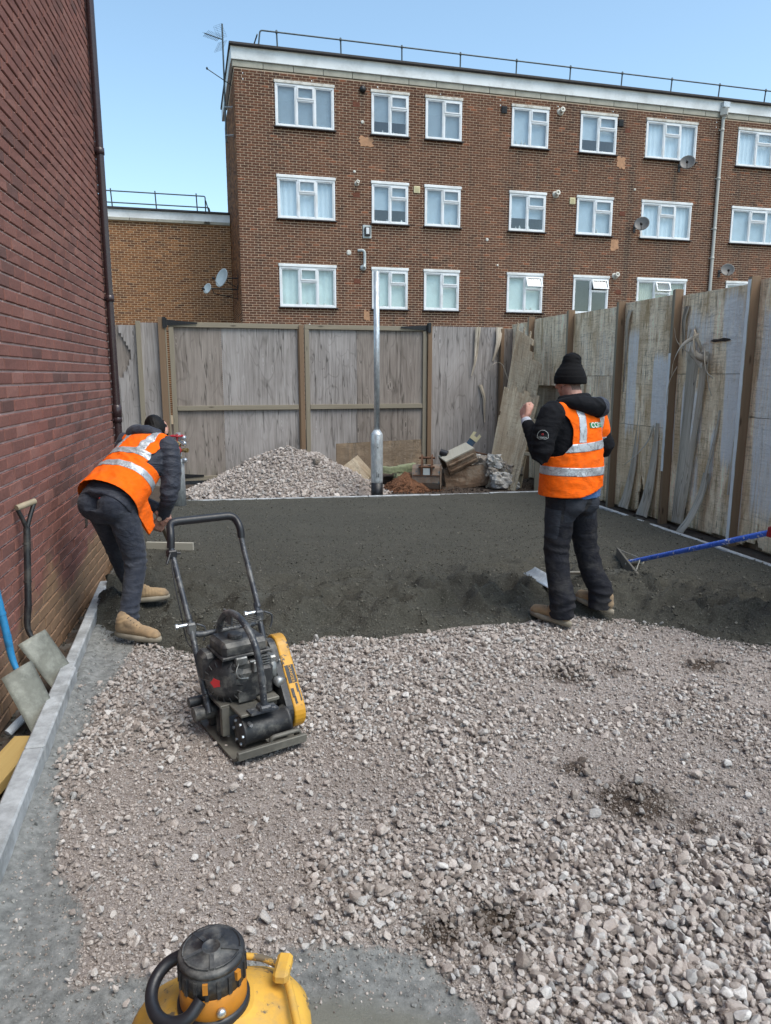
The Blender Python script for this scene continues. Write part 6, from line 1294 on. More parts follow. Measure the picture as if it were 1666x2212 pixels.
# loose larger stones by name: the grey slate pieces on the heap and a few big cobbles
for i, (c, s_, lb) in enumerate([((-1.56, 10.15, .26), .15, 'flat grey slate piece in the middle of the stone heap'), ((-1.72, 9.85, .10), .10, 'small grey slate fragment low on the stone heap'), ((-1.0, 10.45, .50), .09, 'rounded beige cobble on top of the stone heap')]):
    rocklump('loose_stone', c, (s_, s_ * .8, s_ * (.35 if i < 2 else .8)), M['conc_rubble'], lb, 'stone', 70 + i, rz=i * 1.1)
# ------------------------------------------------------------------ people
def cloth(name, col, **kw): M[name] = cloth_mat(name, col, **kw)
cloth('hi_vis_orange', (.93, .135, .004), var=.04, bump=.2, folds=.35, sheen=0, grime=(.35, .12, .04), ga=.30)
cloth('black_jersey', (.007, .0075, .010), sheen=0, var=.2, folds=.4)
cloth('charcoal_trousers', (.015, .016, .022), sheen=0, grime=(.06, .058, .055), ga=.45, var=.2, folds=.5, bump=.35)
cloth('pocket_cloth', (.032, .036, .046), sheen=0, var=.15, folds=.5)
cloth('navy_jeans', (.030, .035, .050), grime=(.085, .09, .105), ga=.45, var=.28, folds=.5, bump=.4, sc=60)
cloth('quilted_grey', (.032, .036, .050), var=.15, rough=.55, folds=.6, bump=.1)
cloth('blue_shirt', (.055, .13, .30), var=.15, folds=.4)
cloth('beanie_knit', (.005, .005, .006), sheen=0, var=.2, sc=90, bump=.6)
cloth('tan_nubuck', (.34, .235, .135), grime=(.15, .12, .09), ga=.8, var=.4, bump=.5, sc=22)
cloth('sole_rubber', (.27, .24, .19), var=.25, bump=.3, sc=30, sheen=0)
cloth('grey_cuff', (.42, .45, .52), var=.1)
cloth('red_glove', (.22, .012, .016), var=.2, bump=.5)
cloth('black_hair', (.006, .0055, .0055), sheen=0, var=.3, sc=120, bump=.8, rough=.6)
cloth('vest_binding', (.02, .012, .012), var=.2)
s = NS('reflective_tape'); o_ = s.obj(); n_ = s.noise(o_, 14, 6, .7, .8); cr_ = s.math('SUBTRACT', 1.0, s.step(s.math('ABSOLUTE', s.math('SUBTRACT', s.noise(o_, 9, 4, .6, 1.2), .5)), .004, .022))
M['tape'] = s.fin(s.mix(s.math('MULTIPLY', cr_, .6), s.ramp(n_, [(.3, (.33, .36, .38)), (.7, (.52, .55, .57))]), (.10, .10, .12)), .42, .35, s.bump(n_, .5, .008))
M['tape_grey'] = s.fin(s.mix(s.math('MULTIPLY', cr_, .6), s.ramp(n_, [(.3, (.36, .39, .42)), (.7, (.55, .58, .61))]), (.10, .10, .12)), .42, .35, s.bump(n_, .5, .008))
s = NS('skin'); n_ = s.noise(s.obj(), 30, 5, .6); M['skin'] = s.fin(s.ramp(n_, [(.3, (.40, .20, .15)), (.7, (.55, .31, .245))]), .5, 0, s.bump(n_, .15, .002), spec=.4); s.b.inputs['Subsurface Weight'].default_value = .08; s.b.inputs['Subsurface Radius'].default_value = (.01, .004, .002)
s = NS('stubble_hair'); n_ = s.noise(s.obj(), 160, 4, .7); M['stubble'] = s.fin(s.ramp(n_, [(.35, (.10, .065, .05)), (.7, (.30, .19, .15))]), .8)

def ball(mb, c, r, Mx=None, n=14):
    r = (r, r, r) if isinstance(r, (int, float)) else r; vs = []; rows = n // 2 + 1
    for i in range(rows + 1):
        t = math.pi * i / rows
        for k in range(n):
            a = 2 * math.pi * k / n; v = Vector((math.sin(t) * math.cos(a) * r[0] + (1e-5 * math.cos(a)), math.sin(t) * math.sin(a) * r[1] + 1e-5 * math.sin(a), math.cos(t) * r[2])); vs.append((Mx @ v if Mx else v) + Vector(c))
    fs = [(i * n + k, i * n + (k + 1) % n, (i + 1) * n + (k + 1) % n, (i + 1) * n + k) for i in range(rows) for k in range(n)]
    fs += [tuple(reversed(range(n))), tuple(rows * n + k for k in range(n))]; mb.add(vs, fs)
def limb(mb, pts, rs, n=14, sub_=3):
    P = subdiv(pts, sub_) if len(pts) > 2 else [Vector(p) for p in pts]; Rr = list(np.interp(np.linspace(0, len(pts) - 1, len(P)), range(len(pts)), rs)); mb.tube(P, 0, n, rs=Rr); ball(mb, P[0], Rr[0]); ball(mb, P[-1], Rr[-1])
def loft(mb, rings, n=28, ex=.85):
    """rings: (centre, xvec, yvec) with xvec/yvec the half axes"""
    P = []
    for c, xv, yv in rings:
        c, xv, yv = Vector(c), Vector(xv), Vector(yv); row = []
        for k in range(n):
            a = 2 * math.pi * k / n; ca, sa = math.cos(a), math.sin(a); row.append(c + xv * (abs(ca) ** ex * (1 if ca > 0 else -1)) + yv * (abs(sa) ** ex * (1 if sa > 0 else -1)))
        P.append(row)
    mb.grid(P, True, True); mb.add(P[0], [tuple(reversed(range(n)))]); mb.add(P[-1], [tuple(range(n))])
def fuse(mb, vox, smooth=2, fac=.5):
    me = mb.mesh('tmp'); bm = bmesh.new(); bm.from_mesh(me); bmesh.ops.recalc_face_normals(bm, faces=bm.faces); bm.to_mesh(me); bm.free(); o = bpy.data.objects.new('tmp', me); COL.objects.link(o)
    r = o.modifiers.new('r', 'REMESH'); r.mode = 'VOXEL'; r.voxel_size = vox; r.adaptivity = 0
    if smooth: sm = o.modifiers.new('s', 'SMOOTH'); sm.iterations = smooth; sm.factor = fac
    bpy.context.view_layer.update(); dg = bpy.context.evaluated_depsgraph_get(); out = bpy.data.meshes.new_from_object(o.evaluated_get(dg)); bpy.data.objects.remove(o); return out
def vco(me): a = np.empty(len(me.vertices) * 3, np.float32); me.vertices.foreach_get('co', a); return a.reshape(-1, 3).astype(float)
def vno(me): a = np.empty(len(me.vertices) * 3, np.float32); me.vertex_normals.foreach_get('vector', a); return a.reshape(-1, 3).astype(float)
def wrinkle(me, segs, seed=0, base=.0015):
    """folds across the limbs; segs: (point, radius of influence, amplitude, axis, frequency)"""
    p = vco(me); nn = vno(me); d = base * fbm(p[:, 0] * 14, p[:, 1] * 14, p[:, 2] * 14, 3, seed=seed)
    for i, (c, rad, amp, ax, fr) in enumerate(segs):
        ax = np.array(Vector(ax).normalized()); q = p - np.array(c); h = q @ ax; w_ = np.exp(-(np.sum(q ** 2, 1)) / (rad * rad)); wob = .8 * vnoise(p[:, 0] * 5.5, p[:, 1] * 5.5, p[:, 2] * 5.5, seed=seed + i) + .30 * vnoise(p[:, 0] * 15, p[:, 1] * 15, p[:, 2] * 12, seed=seed + i + 9)
        ph = (h * fr + wob * 4.0); rid = 1 - np.abs(np.sin(ph)) * 1.6; d = d + amp * w_ * rid * (.25 + .75 * sstep(-.35, .5, vnoise(p[:, 0] * 10, p[:, 1] * 10, p[:, 2] * 10, seed=seed + 3 + i)))
    p = p + nn * d[:, None]; me.vertices.foreach_set('co', p.astype(np.float32).ravel()); me.update()
def mobj(me, name, m, parent, origin, label=None, smooth=True):
    me.name = name; me.materials.clear(); me.materials.append(m); me.polygons.foreach_set('use_smooth', [smooth] * len(me.polygons)); me.transform(Matrix.Translation(-Vector(origin))); return tag(link(bpy.data.objects.new(name, me), parent), label)
def cut(me, planes, keep_name=None):
    """keeps what lies on the positive side of every (point, normal)"""
    bm = bmesh.new(); bm.from_mesh(me)
    for p, n_ in planes: bmesh.ops.bisect_plane(bm, geom=list(bm.verts) + list(bm.edges) + list(bm.faces), plane_co=Vector(p), plane_no=-Vector(n_), clear_outer=True)
    out = bpy.data.meshes.new('cut'); bm.to_mesh(out); bm.free(); return out
def push(me, d):
    p = vco(me) + vno(me) * d; me.vertices.foreach_set('co', p.astype(np.float32).ravel()); me.update(); return me
def hand_fist(mb, wrist, d, palm, side, s=1.0):
    """closed hand: d along the forearm, palm normal, side towards the thumb"""
    d, palm, side = Vector(d).normalized(), Vector(palm).normalized(), Vector(side).normalized(); W = Vector(wrist); limb(mb, [W - d * .03, W + d * .01], [.027 * s, .027 * s])
    for k in range(4):
        o = side * (.030 - .020 * k) * s; kn = W + d * (.088 - .004 * abs(k - 1)) * s + o; limb(mb, [W + d * .02 + o * .6, W + d * .06 * s + o * .95, kn], [.017 * s, .014 * s, .0125 * s], 8)
        L = (.040, .044, .041, .033)[k] * s; p1 = kn + palm * L * .95 + d * .006; p2 = p1 - d * .026 * s + palm * .006; p3 = p2 - d * .018 * s - palm * .014 * s; limb(mb, [kn, p1], [.0118 * s, .0105 * s], 8); limb(mb, [p1, p2], [.0105 * s, .0095 * s], 8); limb(mb, [p2, p3], [.0095 * s, .0085 * s], 8)
    t0 = W + d * .022 * s + side * .026 * s + palm * .008; t1 = t0 + d * .028 * s + side * .016 * s + palm * .018 * s; t2 = t1 + d * .022 * s + palm * .018 * s - side * .006 * s; t3 = t2 + palm * .010 * s - side * .022 * s; limb(mb, [t0, t1], [.017 * s, .0135 * s], 8); limb(mb, [t1, t2], [.0135 * s, .0115 * s], 8); limb(mb, [t2, t3], [.0115 * s, .0095 * s], 8)
def head(mb, c, up, fwd, s=1.0):
    up = Vector(up).normalized(); fwd = (Vector(fwd) - up * Vector(fwd).dot(up)).normalized(); rt = fwd.cross(up); Mx = Matrix((rt, fwd, up)).transposed(); C_ = Vector(c); L = lambda x, y, z: C_ + Mx @ (Vector((x, y, z)) * s)
    ball(mb, L(0, -.008, .025), (.077 * s, .094 * s, .088 * s), Mx, 20); ball(mb, L(0, .022, -.048), (.056 * s, .062 * s, .062 * s), Mx, 16); ball(mb, L(0, .066, -.088), (.022 * s, .018 * s, .018 * s), Mx, 10)
    limb(mb, [L(0, .082, .018), L(0, .104, -.016)], [.009 * s, .014 * s], 8); ball(mb, L(0, .084, -.050), (.024 * s, .012 * s, .008 * s), Mx, 10); ball(mb, L(0, .078, .032), (.052 * s, .016 * s, .012 * s), Mx, 10)
    for sx_ in (-1, 1): ball(mb, L(sx_ * .079, -.004, -.008), (.011 * s, .020 * s, .032 * s), Mx, 10); ball(mb, L(sx_ * .083, -.014, -.004), (.008 * s, .012 * s, .028 * s), Mx, 8); ball(mb, L(sx_ * .042, .062, -.022), (.020 * s, .018 * s, .020 * s), Mx, 10)
    return Mx
def eyes(parent, c, up, fwd, origin, s=1.0):
    up = Vector(up).normalized(); fwd = (Vector(fwd) - up * Vector(fwd).dot(up)).normalized(); rt = fwd.cross(up); Mx = Matrix((rt, fwd, up)).transposed(); mb = MB()
    for sx_ in (-1, 1): ball(mb, Vector(c) + Mx @ Vector((sx_ * .031, .080, .004)) - Vector(origin), .0125, Mx, 10)
    mb.build('eyes', M['upvc'], parent)
def boot(parent, origin, heel, toe, ankle, side='left'):
    H_, T_ = Vector(heel), Vector(toe); d = (T_ - H_); L = d.length; d.normalize(); sd_ = d.cross(Vector((0, 0, 1))).normalized(); zz = Vector((0, 0, 1)); up = lambda a, b, c: H_ + d * a * L + sd_ * b + zz * c; A = Vector(ankle)
    mb = MB(); limb(mb, [up(.14, 0, .060), up(.42, 0, .058), up(.68, 0, .050), up(.86, 0, .043)], [.040, .040, .040, .034], 16); ball(mb, up(.80, 0, .040), (.043, .043, .030), None, 14); ball(mb, up(.89, 0, .036), (.034, .034, .025), None, 14); limb(mb, [up(.18, 0, .07), up(.20, 0, .12), A + zz * .05], [.045, .045, .048], 16); limb(mb, [up(.26, 0, .11), up(.48, 0, .075)], [.040, .036], 14)
    me = fuse(mb, .006, 4); me = cut(me, [((0, 0, H_.z + .022), (0, 0, 1))]); wrinkle(me, [(up(.45, 0, .08), .06, .004, d, 150), (up(.2, 0, .12), .06, .003, zz, 130)], 3, .001); mobj(me, 'boot', M['tan_nubuck'], parent, origin)
    mb = MB(); n = 30; ring = lambda g, z: [up(.5 + (.5 + g / L) * math.cos(2 * math.pi * k / n), (.047 + g - .007 * math.sin(math.pi * (.5 + .5 * math.cos(2 * math.pi * k / n))) * .0 - (.010 if math.cos(2 * math.pi * k / n) < -.1 else 0)) * math.sin(2 * math.pi * k / n), z) for k in range(n)]
    P = [ring(-.006, -.006), ring(.002, .0), ring(.004, .014), ring(.002, .028), ring(-.008, .032)]; mb.grid(P, True, True); mb.add(P[0], [tuple(reversed(range(n)))]); mb.add(P[-1], [tuple(range(n))]); mb.v = [tuple(Vector(v) - Vector(origin)) for v in mb.v]; mb.build('boot_sole', M['sole_rubber'], parent)
    mb = MB()
    for k in range(5):
        a = .34 + .065 * k; q = up(a, 0, .134 - .0125 * k) ; mb.tube([q - sd_ * .024, q + zz * .004, q + sd_ * .024], .0022, 5)
    mb.v = [tuple(Vector(v) - Vector(origin)) for v in mb.v]; mb.build('laces', M['pocket_cloth'], parent)
def bands(me, parent, origin, specs, m, off=.0025):
    for planes in specs:
        b = cut(me, planes)
        if len(b.polygons) == 0: continue
        push(b, off); o = mobj(b, 'reflective_band', m, parent, origin); sm = o.modifiers.new('t', 'SOLIDIFY'); sm.thickness = .001
from mathutils.bvhtree import BVHTree
def decal(o_text, bvh, n_, off, fallback=None):
    """wraps a flat mesh (in world space) onto a garment along -n"""
    for v in o_text.data.vertices:
        h = bvh.ray_cast(v.co + n_ * .3, -n_)
        if h[0] is not None: v.co = h[0] + n_ * off

# ---- standing worker
O1 = (1.25, 4.88, 0.03); per = empty('person', O1, 0, label='standing worker seen from behind in orange vest and black beanie, left fist raised', cat='person')
yaw = R(38); f = Vector((-math.sin(yaw), math.cos(yaw), 0)); rt = Vector((math.cos(yaw), math.sin(yaw), 0)); U = Vector((0, 0, 1)); c = Vector((1.255, 4.88, 0))
Q = lambda a, b, z: c + rt * a + f * b + U * z
shL, shR = Q(-.205, .02, 1.455), Q(.205, .02, 1.455); elL = Vector((1.015, 4.735, 1.195)); wrL = Vector((.945, 4.875, 1.385)); elR = Vector((1.52, 5.07, 1.20)); wrR = Vector((1.30, 5.24, 1.30))
hipL, hipR = Q(-.095, 0, .93), Q(.095, 0, .93); knL, knR = Vector((1.165, 4.83, .52)), Vector((1.41, 5.0, .52)); anL, anR = Vector((1.205, 4.77, .13)), Vector((1.525, 4.985, .13))
hd = Vector((1.222, 4.93, 1.665))
mb = MB(); head(mb, hd, Vector((-.10, .16, 1)), f); limb(mb, [hd + Vector((.01, -.03, -.05)), Q(0, -.01, 1.50)], [.060, .066]); loft(mb, [(Q(0, 0, .93), rt * .16, f * .10), (Q(0, 0, 1.15), rt * .15, f * .10), (Q(0, 0, 1.35), rt * .17, f * .11), (Q(0, 0, 1.47), rt * .12, f * .08)]); limb(mb, [shL, elL, wrL], [.05, .04, .028]); limb(mb, [shR, elR, wrR], [.05, .04, .028]); limb(mb, [hipL, knL, anL], [.08, .055, .04]); limb(mb, [hipR, knR, anR], [.08, .055, .04])
fd = (wrL - elL).normalized(); hand_fist(mb, wrL + fd * .035, Vector((-.02, .10, .25)), Vector((.75, .62, .0)), Vector((.25, -.35, .35)), 1.05); hand_fist(mb, wrR + (wrR - elR).normalized() * .03, (-.7, .4, .25), (-.3, -.6, -.2), (0, .2, 1), 1.0)
me = fuse(mb, .0055, 2); o = mobj(me, 'body', M['skin'], per, O1); eyes(per, hd, Vector((-.10, .16, 1)), f, O1)
# stubble on the back of the head, under the hat
me2 = cut(me.copy(), [(Vector(hd) + Vector((0, 0, -.055)) - Vector(O1), U), (Vector(hd) - Vector(O1) + f * .02, -f), (Vector(hd) - Vector(O1) + Vector((-.071, 0, 0)), rt), (Vector(hd) - Vector(O1) + rt * .070, -rt)]); push(me2, .0012); me2.materials.clear(); me2.materials.append(M['stubble']); link(bpy.data.objects.new('hair', me2), per)
# beanie
mb = MB(); ux = (U + Vector((-.03, .03, 0))).normalized(); B_ = hd + Vector((.005, -.012, 0)); rx3, fy3, u3 = rt, f, ux
rings = []
for z, a, b, dx in [(.000, .092, .105, 0), (.012, .096, .109, 0), (.050, .095, .107, .0), (.066, .090, .102, .0), (.090, .080, .090, .002), (.110, .069, .076, .006), (.128, .062, .066, .010), (.145, .061, .062, .014), (.165, .060, .060, .018), (.182, .052, .050, .021), (.193, .036, .034, .023), (.198, .012, .012, .023)]:
    rings.append((B_ + u3 * (z - .012) + rx3 * dx + Vector((.0, 0, .0)), rx3 * a, fy3 * b))
loft(mb, rings, 32, 1.0); me = fuse(mb, .006, 3); wrinkle(me, [(B_ + U * .12, .07, .006, U, 90), (B_ + U * .16 + rt * .03, .05, .006, rt + U, 120)], 7, .002); mobj(me, 'beanie', M['beanie_knit'], per, O1)
mb = MB(); loft(mb, [(B_ + u3 * (z - .012), rx3 * a, fy3 * b) for z, a, b in [(-.006, .094, .107), (.0, .099, .112), (.040, .0985, .111), (.050, .095, .107)]], 40, 1.0); me = fuse(mb, .006, 1); mobj(me, 'beanie_cuff', M['beanie_knit'], per, O1)
# jacket with sleeves and hood
mb = MB(); loft(mb, [(Q(0, 0, .90), rt * .195, f * .14), (Q(0, .01, 1.05), rt * .205, f * .155), (Q(0, .01, 1.2), rt * .20, f * .15), (Q(0, .0, 1.36), rt * .19, f * .13), (Q(0, 0, 1.46), rt * .17, f * .10), (Q(0, 0, 1.53), rt * .09, f * .085)]); limb(mb, [shL + rt * .02, shL, shL.lerp(elL, .5) + Vector((-.02, -.01, 0)), elL, elL.lerp(wrL, .55), wrL - fd * .005], [.083, .084, .079, .067, .053, .043], 18); limb(mb, [shR - rt * .02, shR, shR.lerp(elR, .5), elR, wrR], [.085, .085, .075, .066, .045], 18)
me = fuse(mb, .0085, 4); wrinkle(me, [(elL + Vector((.01, .01, -.0)), .11, .013, (.3, .1, 1), 62), (shL.lerp(elL, .55), .10, .007, (elL - shL), 60), (elL.lerp(wrL, .6), .08, .006, fd, 75), (shL, .1, .005, (1, .3, .5), 60)], 21, .004); mobj(me, 'jacket', M['black_jersey'], per, O1)
mb = MB(); limb(mb, [wrL - fd * .02, wrL + fd * .022], [.038, .036], 16); me = fuse(mb, .005, 1); mobj(me, 'shirt_cuff', M['grey_cuff'], per, O1)
mb = MB(); hb = Q(0, -.085, 1.52); limb(mb, [Q(-.13, .02, 1.52), Q(-.075, -.085, 1.525), Q(.03, -.13, 1.505), Q(.13, -.10, 1.50), Q(.14, .03, 1.52)], [.035, .050, .062, .062, .045], 18, 5); ball(mb, Q(.080, -.115, 1.485), (.085, .065, .060), None, 20); ball(mb, Q(-.0, -.105, 1.505), (.09, .055, .045), None, 18); ball(mb, Q(.12, -.10, 1.495), (.06, .06, .065), None, 18); limb(mb, [Q(-.09, .05, 1.55), Q(-.07, -.04, 1.56), Q(.0, -.075, 1.565), Q(.07, -.04, 1.56), Q(.08, .05, 1.55)], [.022, .025, .028, .025, .022], 12, 4)
me = fuse(mb, .0075, 4); wrinkle(me, [(Q(.05, -.15, 1.5), .14, .008, rt + U * .4, 50)], 31, .004); mobj(me, 'hood', M['black_jersey'], per, O1)
pq = cut(me.copy() if False else bpy.data.objects['hood'].data.copy(), [(Vector(Q(.075, 0, 1.5)) - Vector(O1), rt)]); push(pq, .003); mobj(pq, 'quilted_hood_panel', M['quilted_grey'], per, (0, 0, 0))
# vest
mb = MB(); loft(mb, [(Q(-.005, -.0, .905), rt * .238, f * .182), (Q(0, 0, 1.0), rt * .238, f * .182), (Q(.002, .0, 1.12), rt * .232, f * .180), (Q(.0, .0, 1.24), rt * .222, f * .170), (Q(.0, -.0, 1.35), rt * .206, f * .155), (Q(.0, -.0, 1.43), rt * .192, f * .135), (Q(0, 0, 1.49), rt * .155, f * .10), (Q(0, 0, 1.53), rt * .10, f * .06)], 40, .9); limb(mb, [Q(-.14, .0, 1.475), Q(.14, .0, 1.475)], [.062, .062]); limb(mb, [shR + rt * .0, shR.lerp(elR, .45)], [.098, .094]); limb(mb, [Q(.19, .05, 1.25), shR.lerp(elR, .5)], [.06, .08])
me = fuse(mb, .0095, 5); wrinkle(me, [(Q(.15, -.10, 1.05), .20, .008, rt * -.5 + U, 38), (Q(-.15, -.1, 1.2), .16, .006, rt + U * .7, 36), (Q(0, -.15, .98), .22, .006, rt * .9 + U * .35, 26), (Q(.1, -.15, 1.28), .15, .005, U, 45)], 41, .005)
# hem cut: dips at the left-front, rises at the right where the shirt shows
me = cut(me, [(Q(0, 0, .942), (U - rt * .22 + f * .0).normalized()), (Q(0, 0, .918), U)])
# armholes, cut along a ring of planes
def armhole(me, org, sx, sz, ex_, ez, ra, rb, n=12, rot=0.0):
    """removes the part of the garment inside an elliptical prism; ex_/ez span the ellipse plane"""
    bm = bmesh.new(); bm.from_mesh(me); pl = []
    for k in range(n):
        a = 2 * math.pi * k / n; p_ = org + ex_ * ra * math.cos(a) + ez * rb * math.sin(a); nn2 = (ex_ * math.cos(a) / ra + ez * math.sin(a) / rb).normalized(); pl.append((p_, nn2))
        bmesh.ops.bisect_plane(bm, geom=list(bm.verts) + list(bm.edges) + list(bm.faces), plane_co=p_, plane_no=nn2)
    kill = [q for q in bm.faces if all((q.calc_center_median() - p_).dot(nn2) < 0 for p_, nn2 in pl)]; bmesh.ops.delete(bm, geom=kill, context='FACES'); bm.to_mesh(me); bm.free()
armhole(me, Q(-.268, 0, 1.335), 0, 0, (rt - U * .15).normalized(), (U + rt * .15).normalized(), .118, .175)
vest1 = me; bvh = BVHTree.FromPolygons([v.co.copy() for v in me.vertices], [tuple(p.vertices) for p in me.polygons]); src = me.copy()
bands(src, per, O1, [[(Q(0, 0, 1.222) , (U - rt * .06).normalized()), (Q(0, 0, 1.276), -(U - rt * .06).normalized())], [(Q(0, 0, 1.055), (U + rt * .03).normalized()), (Q(0, 0, 1.110), -(U + rt * .03).normalized())]], M['tape'])
bands(src, per, O1, [[(Q(0, -.05, 0), -f), (Q(0, 0, 1.276), U), (Q(x0, 0, 1.28), (rt + U * k).normalized()), (Q(x0 + .052, 0, 1.28), -(rt + U * k).normalized())] for x0, k in ((-.118, -.10), (.150, -.12))], M['tape_grey'])
mobj(me, 'hi_vis_vest', M['hi_vis_orange'], per, O1); bpy.data.objects['hi_vis_vest'].modifiers.new('t', 'SOLIDIFY').thickness = .002
# vest back print
nb = -f; PR = Matrix((rt, U, nb)).transposed().to_4x4()
M['print_green'] = simple('green_print', (.03, .20, .075), .6, 0, .1, 30); M['print_white'] = simple('white_print', (.75, .77, .75), .6, 0, .05, 30)
def flat_to_vest(o, off): decal(o, bvh, nb, off); o.data.transform(Matrix.Translation(-Vector(O1))); o.matrix_basis = Matrix.Identity(4); o.parent = per; o.data.update()
LB = Q(.050, 0, 1.385)
mb = MB(); mb.grid([[tuple(LB + rt * x + U * z) for x in np.linspace(-.080, .080, 17)] for z in np.linspace(-.017, .017, 5)], True); o = mb.build('back_print', M['print_green'], None, label='green company label on the back of the vest'); flat_to_vest(o, .004)
def vtext(body, size, cx_, cz_, bold=0, sx=1.0, m='print_white'):
    o = text_obj(body, size, M[m], None, Matrix.Identity(4), 'print_lettering', ext=0, sx=1, font_bold=bold); o.data.transform(Matrix.Translation(LB + rt * cx_ + U * cz_) @ PR @ Matrix.Diagonal((sx, 1, 1, 1))); flat_to_vest(o, .0055)
vtext('CCR', .047, -.022, -.001, .0008, 1.0); vtext('PROPERTY', .0155, .046, .006, .0004, .85); vtext('SERVICES', .0085, .046, -.006, .0, .9)
# shoulder patch on the left sleeve
jb = bpy.data.objects['jacket']; V_ = [v.co + Vector(O1) for v in jb.data.vertices]; bvj = BVHTree.FromPolygons(V_, [tuple(p.vertices) for p in jb.data.polygons]); pn = Vector((-.45, -.89, .1)).normalized(); px_ = U.cross(pn).normalized(); pu = pn.cross(px_); PC = shL.lerp(elL, .52)
def onarm(body_or_pts, m, off, nm, size=.014, mat4=None):
    if isinstance(body_or_pts, str): o = text_obj(body_or_pts, size, m, None, Matrix.Identity(4), nm, ext=0)
    else:
        mbx = MB(); mbx.tube([Vector(p) for p in body_or_pts], .0012, 5); o = mbx.build(nm, m, None)
    o.data.transform(Matrix.Translation(PC) @ Matrix((px_, pu, pn)).transposed().to_4x4() @ (mat4 or Matrix.Identity(4))); keepz = [((v.co - PC).dot(pn)) for v in o.data.vertices]; decal(o, bvj, pn, off)
    if not isinstance(body_or_pts, str):
        for v, kz in zip(o.data.vertices, keepz): v.co += pn * kz
    o.data.transform(Matrix.Translation(-Vector(O1))); o.matrix_basis = Matrix.Identity(4); o.parent = per
arc = [(.034 * math.cos(a), .034 * math.sin(a) - .004, 0) for a in np.linspace(0, math.pi, 13)]; outl = [(.034, -.018, 0)] + arc + [(-.034, -.018, 0), (-.02, -.027, 0), (0, -.024, 0), (.02, -.027, 0), (.034, -.018, 0)]
onarm(outl, M['dish_white'], .002, 'sleeve_patch_edge'); onarm('CANADA', M['dish_white'], .002, 'sleeve_patch_lettering', .0125, Matrix.Translation((0, -.016, 0)))
mx = [(math.cos(t * math.pi / 4) * (.007 if t % 2 else .004), math.sin(t * math.pi / 4) * (.007 if t % 2 else .004) + .004, 0) for t in range(9)]; onarm(mx, M['label_red'], .002, 'sleeve_patch_leaf')
# blue shirt tail
mb = MB(); loft(mb, [(Q(.03, -.0, .895), rt * .195, f * .158), (Q(.02, 0, .95), rt * .20, f * .160), (Q(.0, 0, 1.05), rt * .20, f * .15)], 36, .9); me = fuse(mb, .009, 2); wrinkle(me, [(Q(.15, -.1, .93), .12, .006, rt, 45)], 51, .003); me = cut(me, [(Q(0, 0, .898), U)]); mobj(me, 'shirt_tail', M['blue_shirt'], per, O1)
# trousers
mb = MB(); loft(mb, [(Q(0, 0, .80), rt * .150, f * .11), (Q(0, -.005, .88), rt * .190, f * .140), (Q(0, 0, .97), rt * .190, f * .135)], 30, .95)
limb(mb, [hipL - U * .02, hipL.lerp(knL, .5), knL, knL.lerp(anL, .5), anL + U * .08, anL - U * .035], [.108, .098, .084, .080, .086, .080], 20, 3); limb(mb, [hipR - U * .02, hipR.lerp(knR, .5), knR, knR.lerp(anR, .5), anR + U * .08, anR - U * .035], [.108, .098, .084, .080, .086, .080], 20, 3)
ball(mb, Q(-.08, -.07, .86), (.09, .08, .09)); ball(mb, Q(.08, -.07, .86), (.09, .08, .09)); me = fuse(mb, .009, 4)
wrinkle(me, [(anL + U * .02, .13, .016, (.15, 0, 1), 48), (anR + U * .02, .13, .016, (-.1, 0, 1), 50), (knL, .14, .010, (.35, 0, 1), 42), (knR, .15, .011, (-.3, 0, 1), 40), (Q(0, -.1, .80), .13, .009, (.5, 0, 1), 45), (hipL.lerp(knL, .5), .13, .006, (-.3, 0, 1), 38), (hipR.lerp(knR, .5), .13, .006, (.4, 0, 1), 38)], 61, .004); me = cut(me, [((0, 0, .078), (0, 0, 1))]); mobj(me, 'trousers', M['charcoal_trousers'], per, O1)
tro = bpy.data.objects['trousers']; bvt = BVHTree.FromPolygons([v.co + Vector(O1) for v in tro.data.vertices], [tuple(p.vertices) for p in tro.data.polygons])
def pocket(C_, nrm, w_, h_, m, nm, parent=per, org=O1, bv=None, tilt=0.0, off=.006):
    """patch of cloth laid on the garment; points that miss it are left out"""
    nrm = Vector(nrm).normalized(); x_ = U.cross(nrm).normalized(); y_ = nrm.cross(x_); x2 = x_ * math.cos(tilt) + y_ * math.sin(tilt); y2 = -x_ * math.sin(tilt) + y_ * math.cos(tilt); n = 14; P = {}
    for i in range(n + 1):
        for j in range(n + 1):
            a, b = (j / n - .5), (i / n - .5); taper = 1 - .25 * max(0, (-b - .25)) * 2; p = Vector(C_) + x2 * a * w_ * taper + y2 * b * h_; h = (bv or bvt).ray_cast(p + nrm * .25, -nrm)
            if h[0] is None or (h[0] - p).length > .13: continue
            e = min(1, 8 * min(.5 - abs(a), .5 - abs(b))); P[i, j] = h[0] + nrm * (off * (.35 + .65 * e)) - Vector(org)
    ks = list(P); ix = {k: q for q, k in enumerate(ks)}; mb = MB(); mb.add([P[k] for k in ks], [(ix[i, j], ix[i, j + 1], ix[i + 1, j + 1], ix[i + 1, j]) for i, j in ks if all(q in P for q in ((i, j + 1), (i + 1, j + 1), (i + 1, j)))], True); return mb.build(nm, m, parent)
pocket(Q(-.085, -.12, .83), -f - rt * .1, .155, .17, M['pocket_cloth'], 'back_pocket'); pocket(Q(.10, -.12, .83), -f + rt * .5, .13, .17, M['pocket_cloth'], 'back_pocket', tilt=-.1); pocket(knL.lerp(hipL, .52) - rt * .10, -rt - f * .55, .14, .20, M['pocket_cloth'], 'cargo_pocket', tilt=-.08)
boot(per, O1, (1.255, 4.70, .035), (1.030, 4.960, .045), anL); boot(per, O1, (1.610, 4.925, .045), (1.395, 5.145, .10), anR)

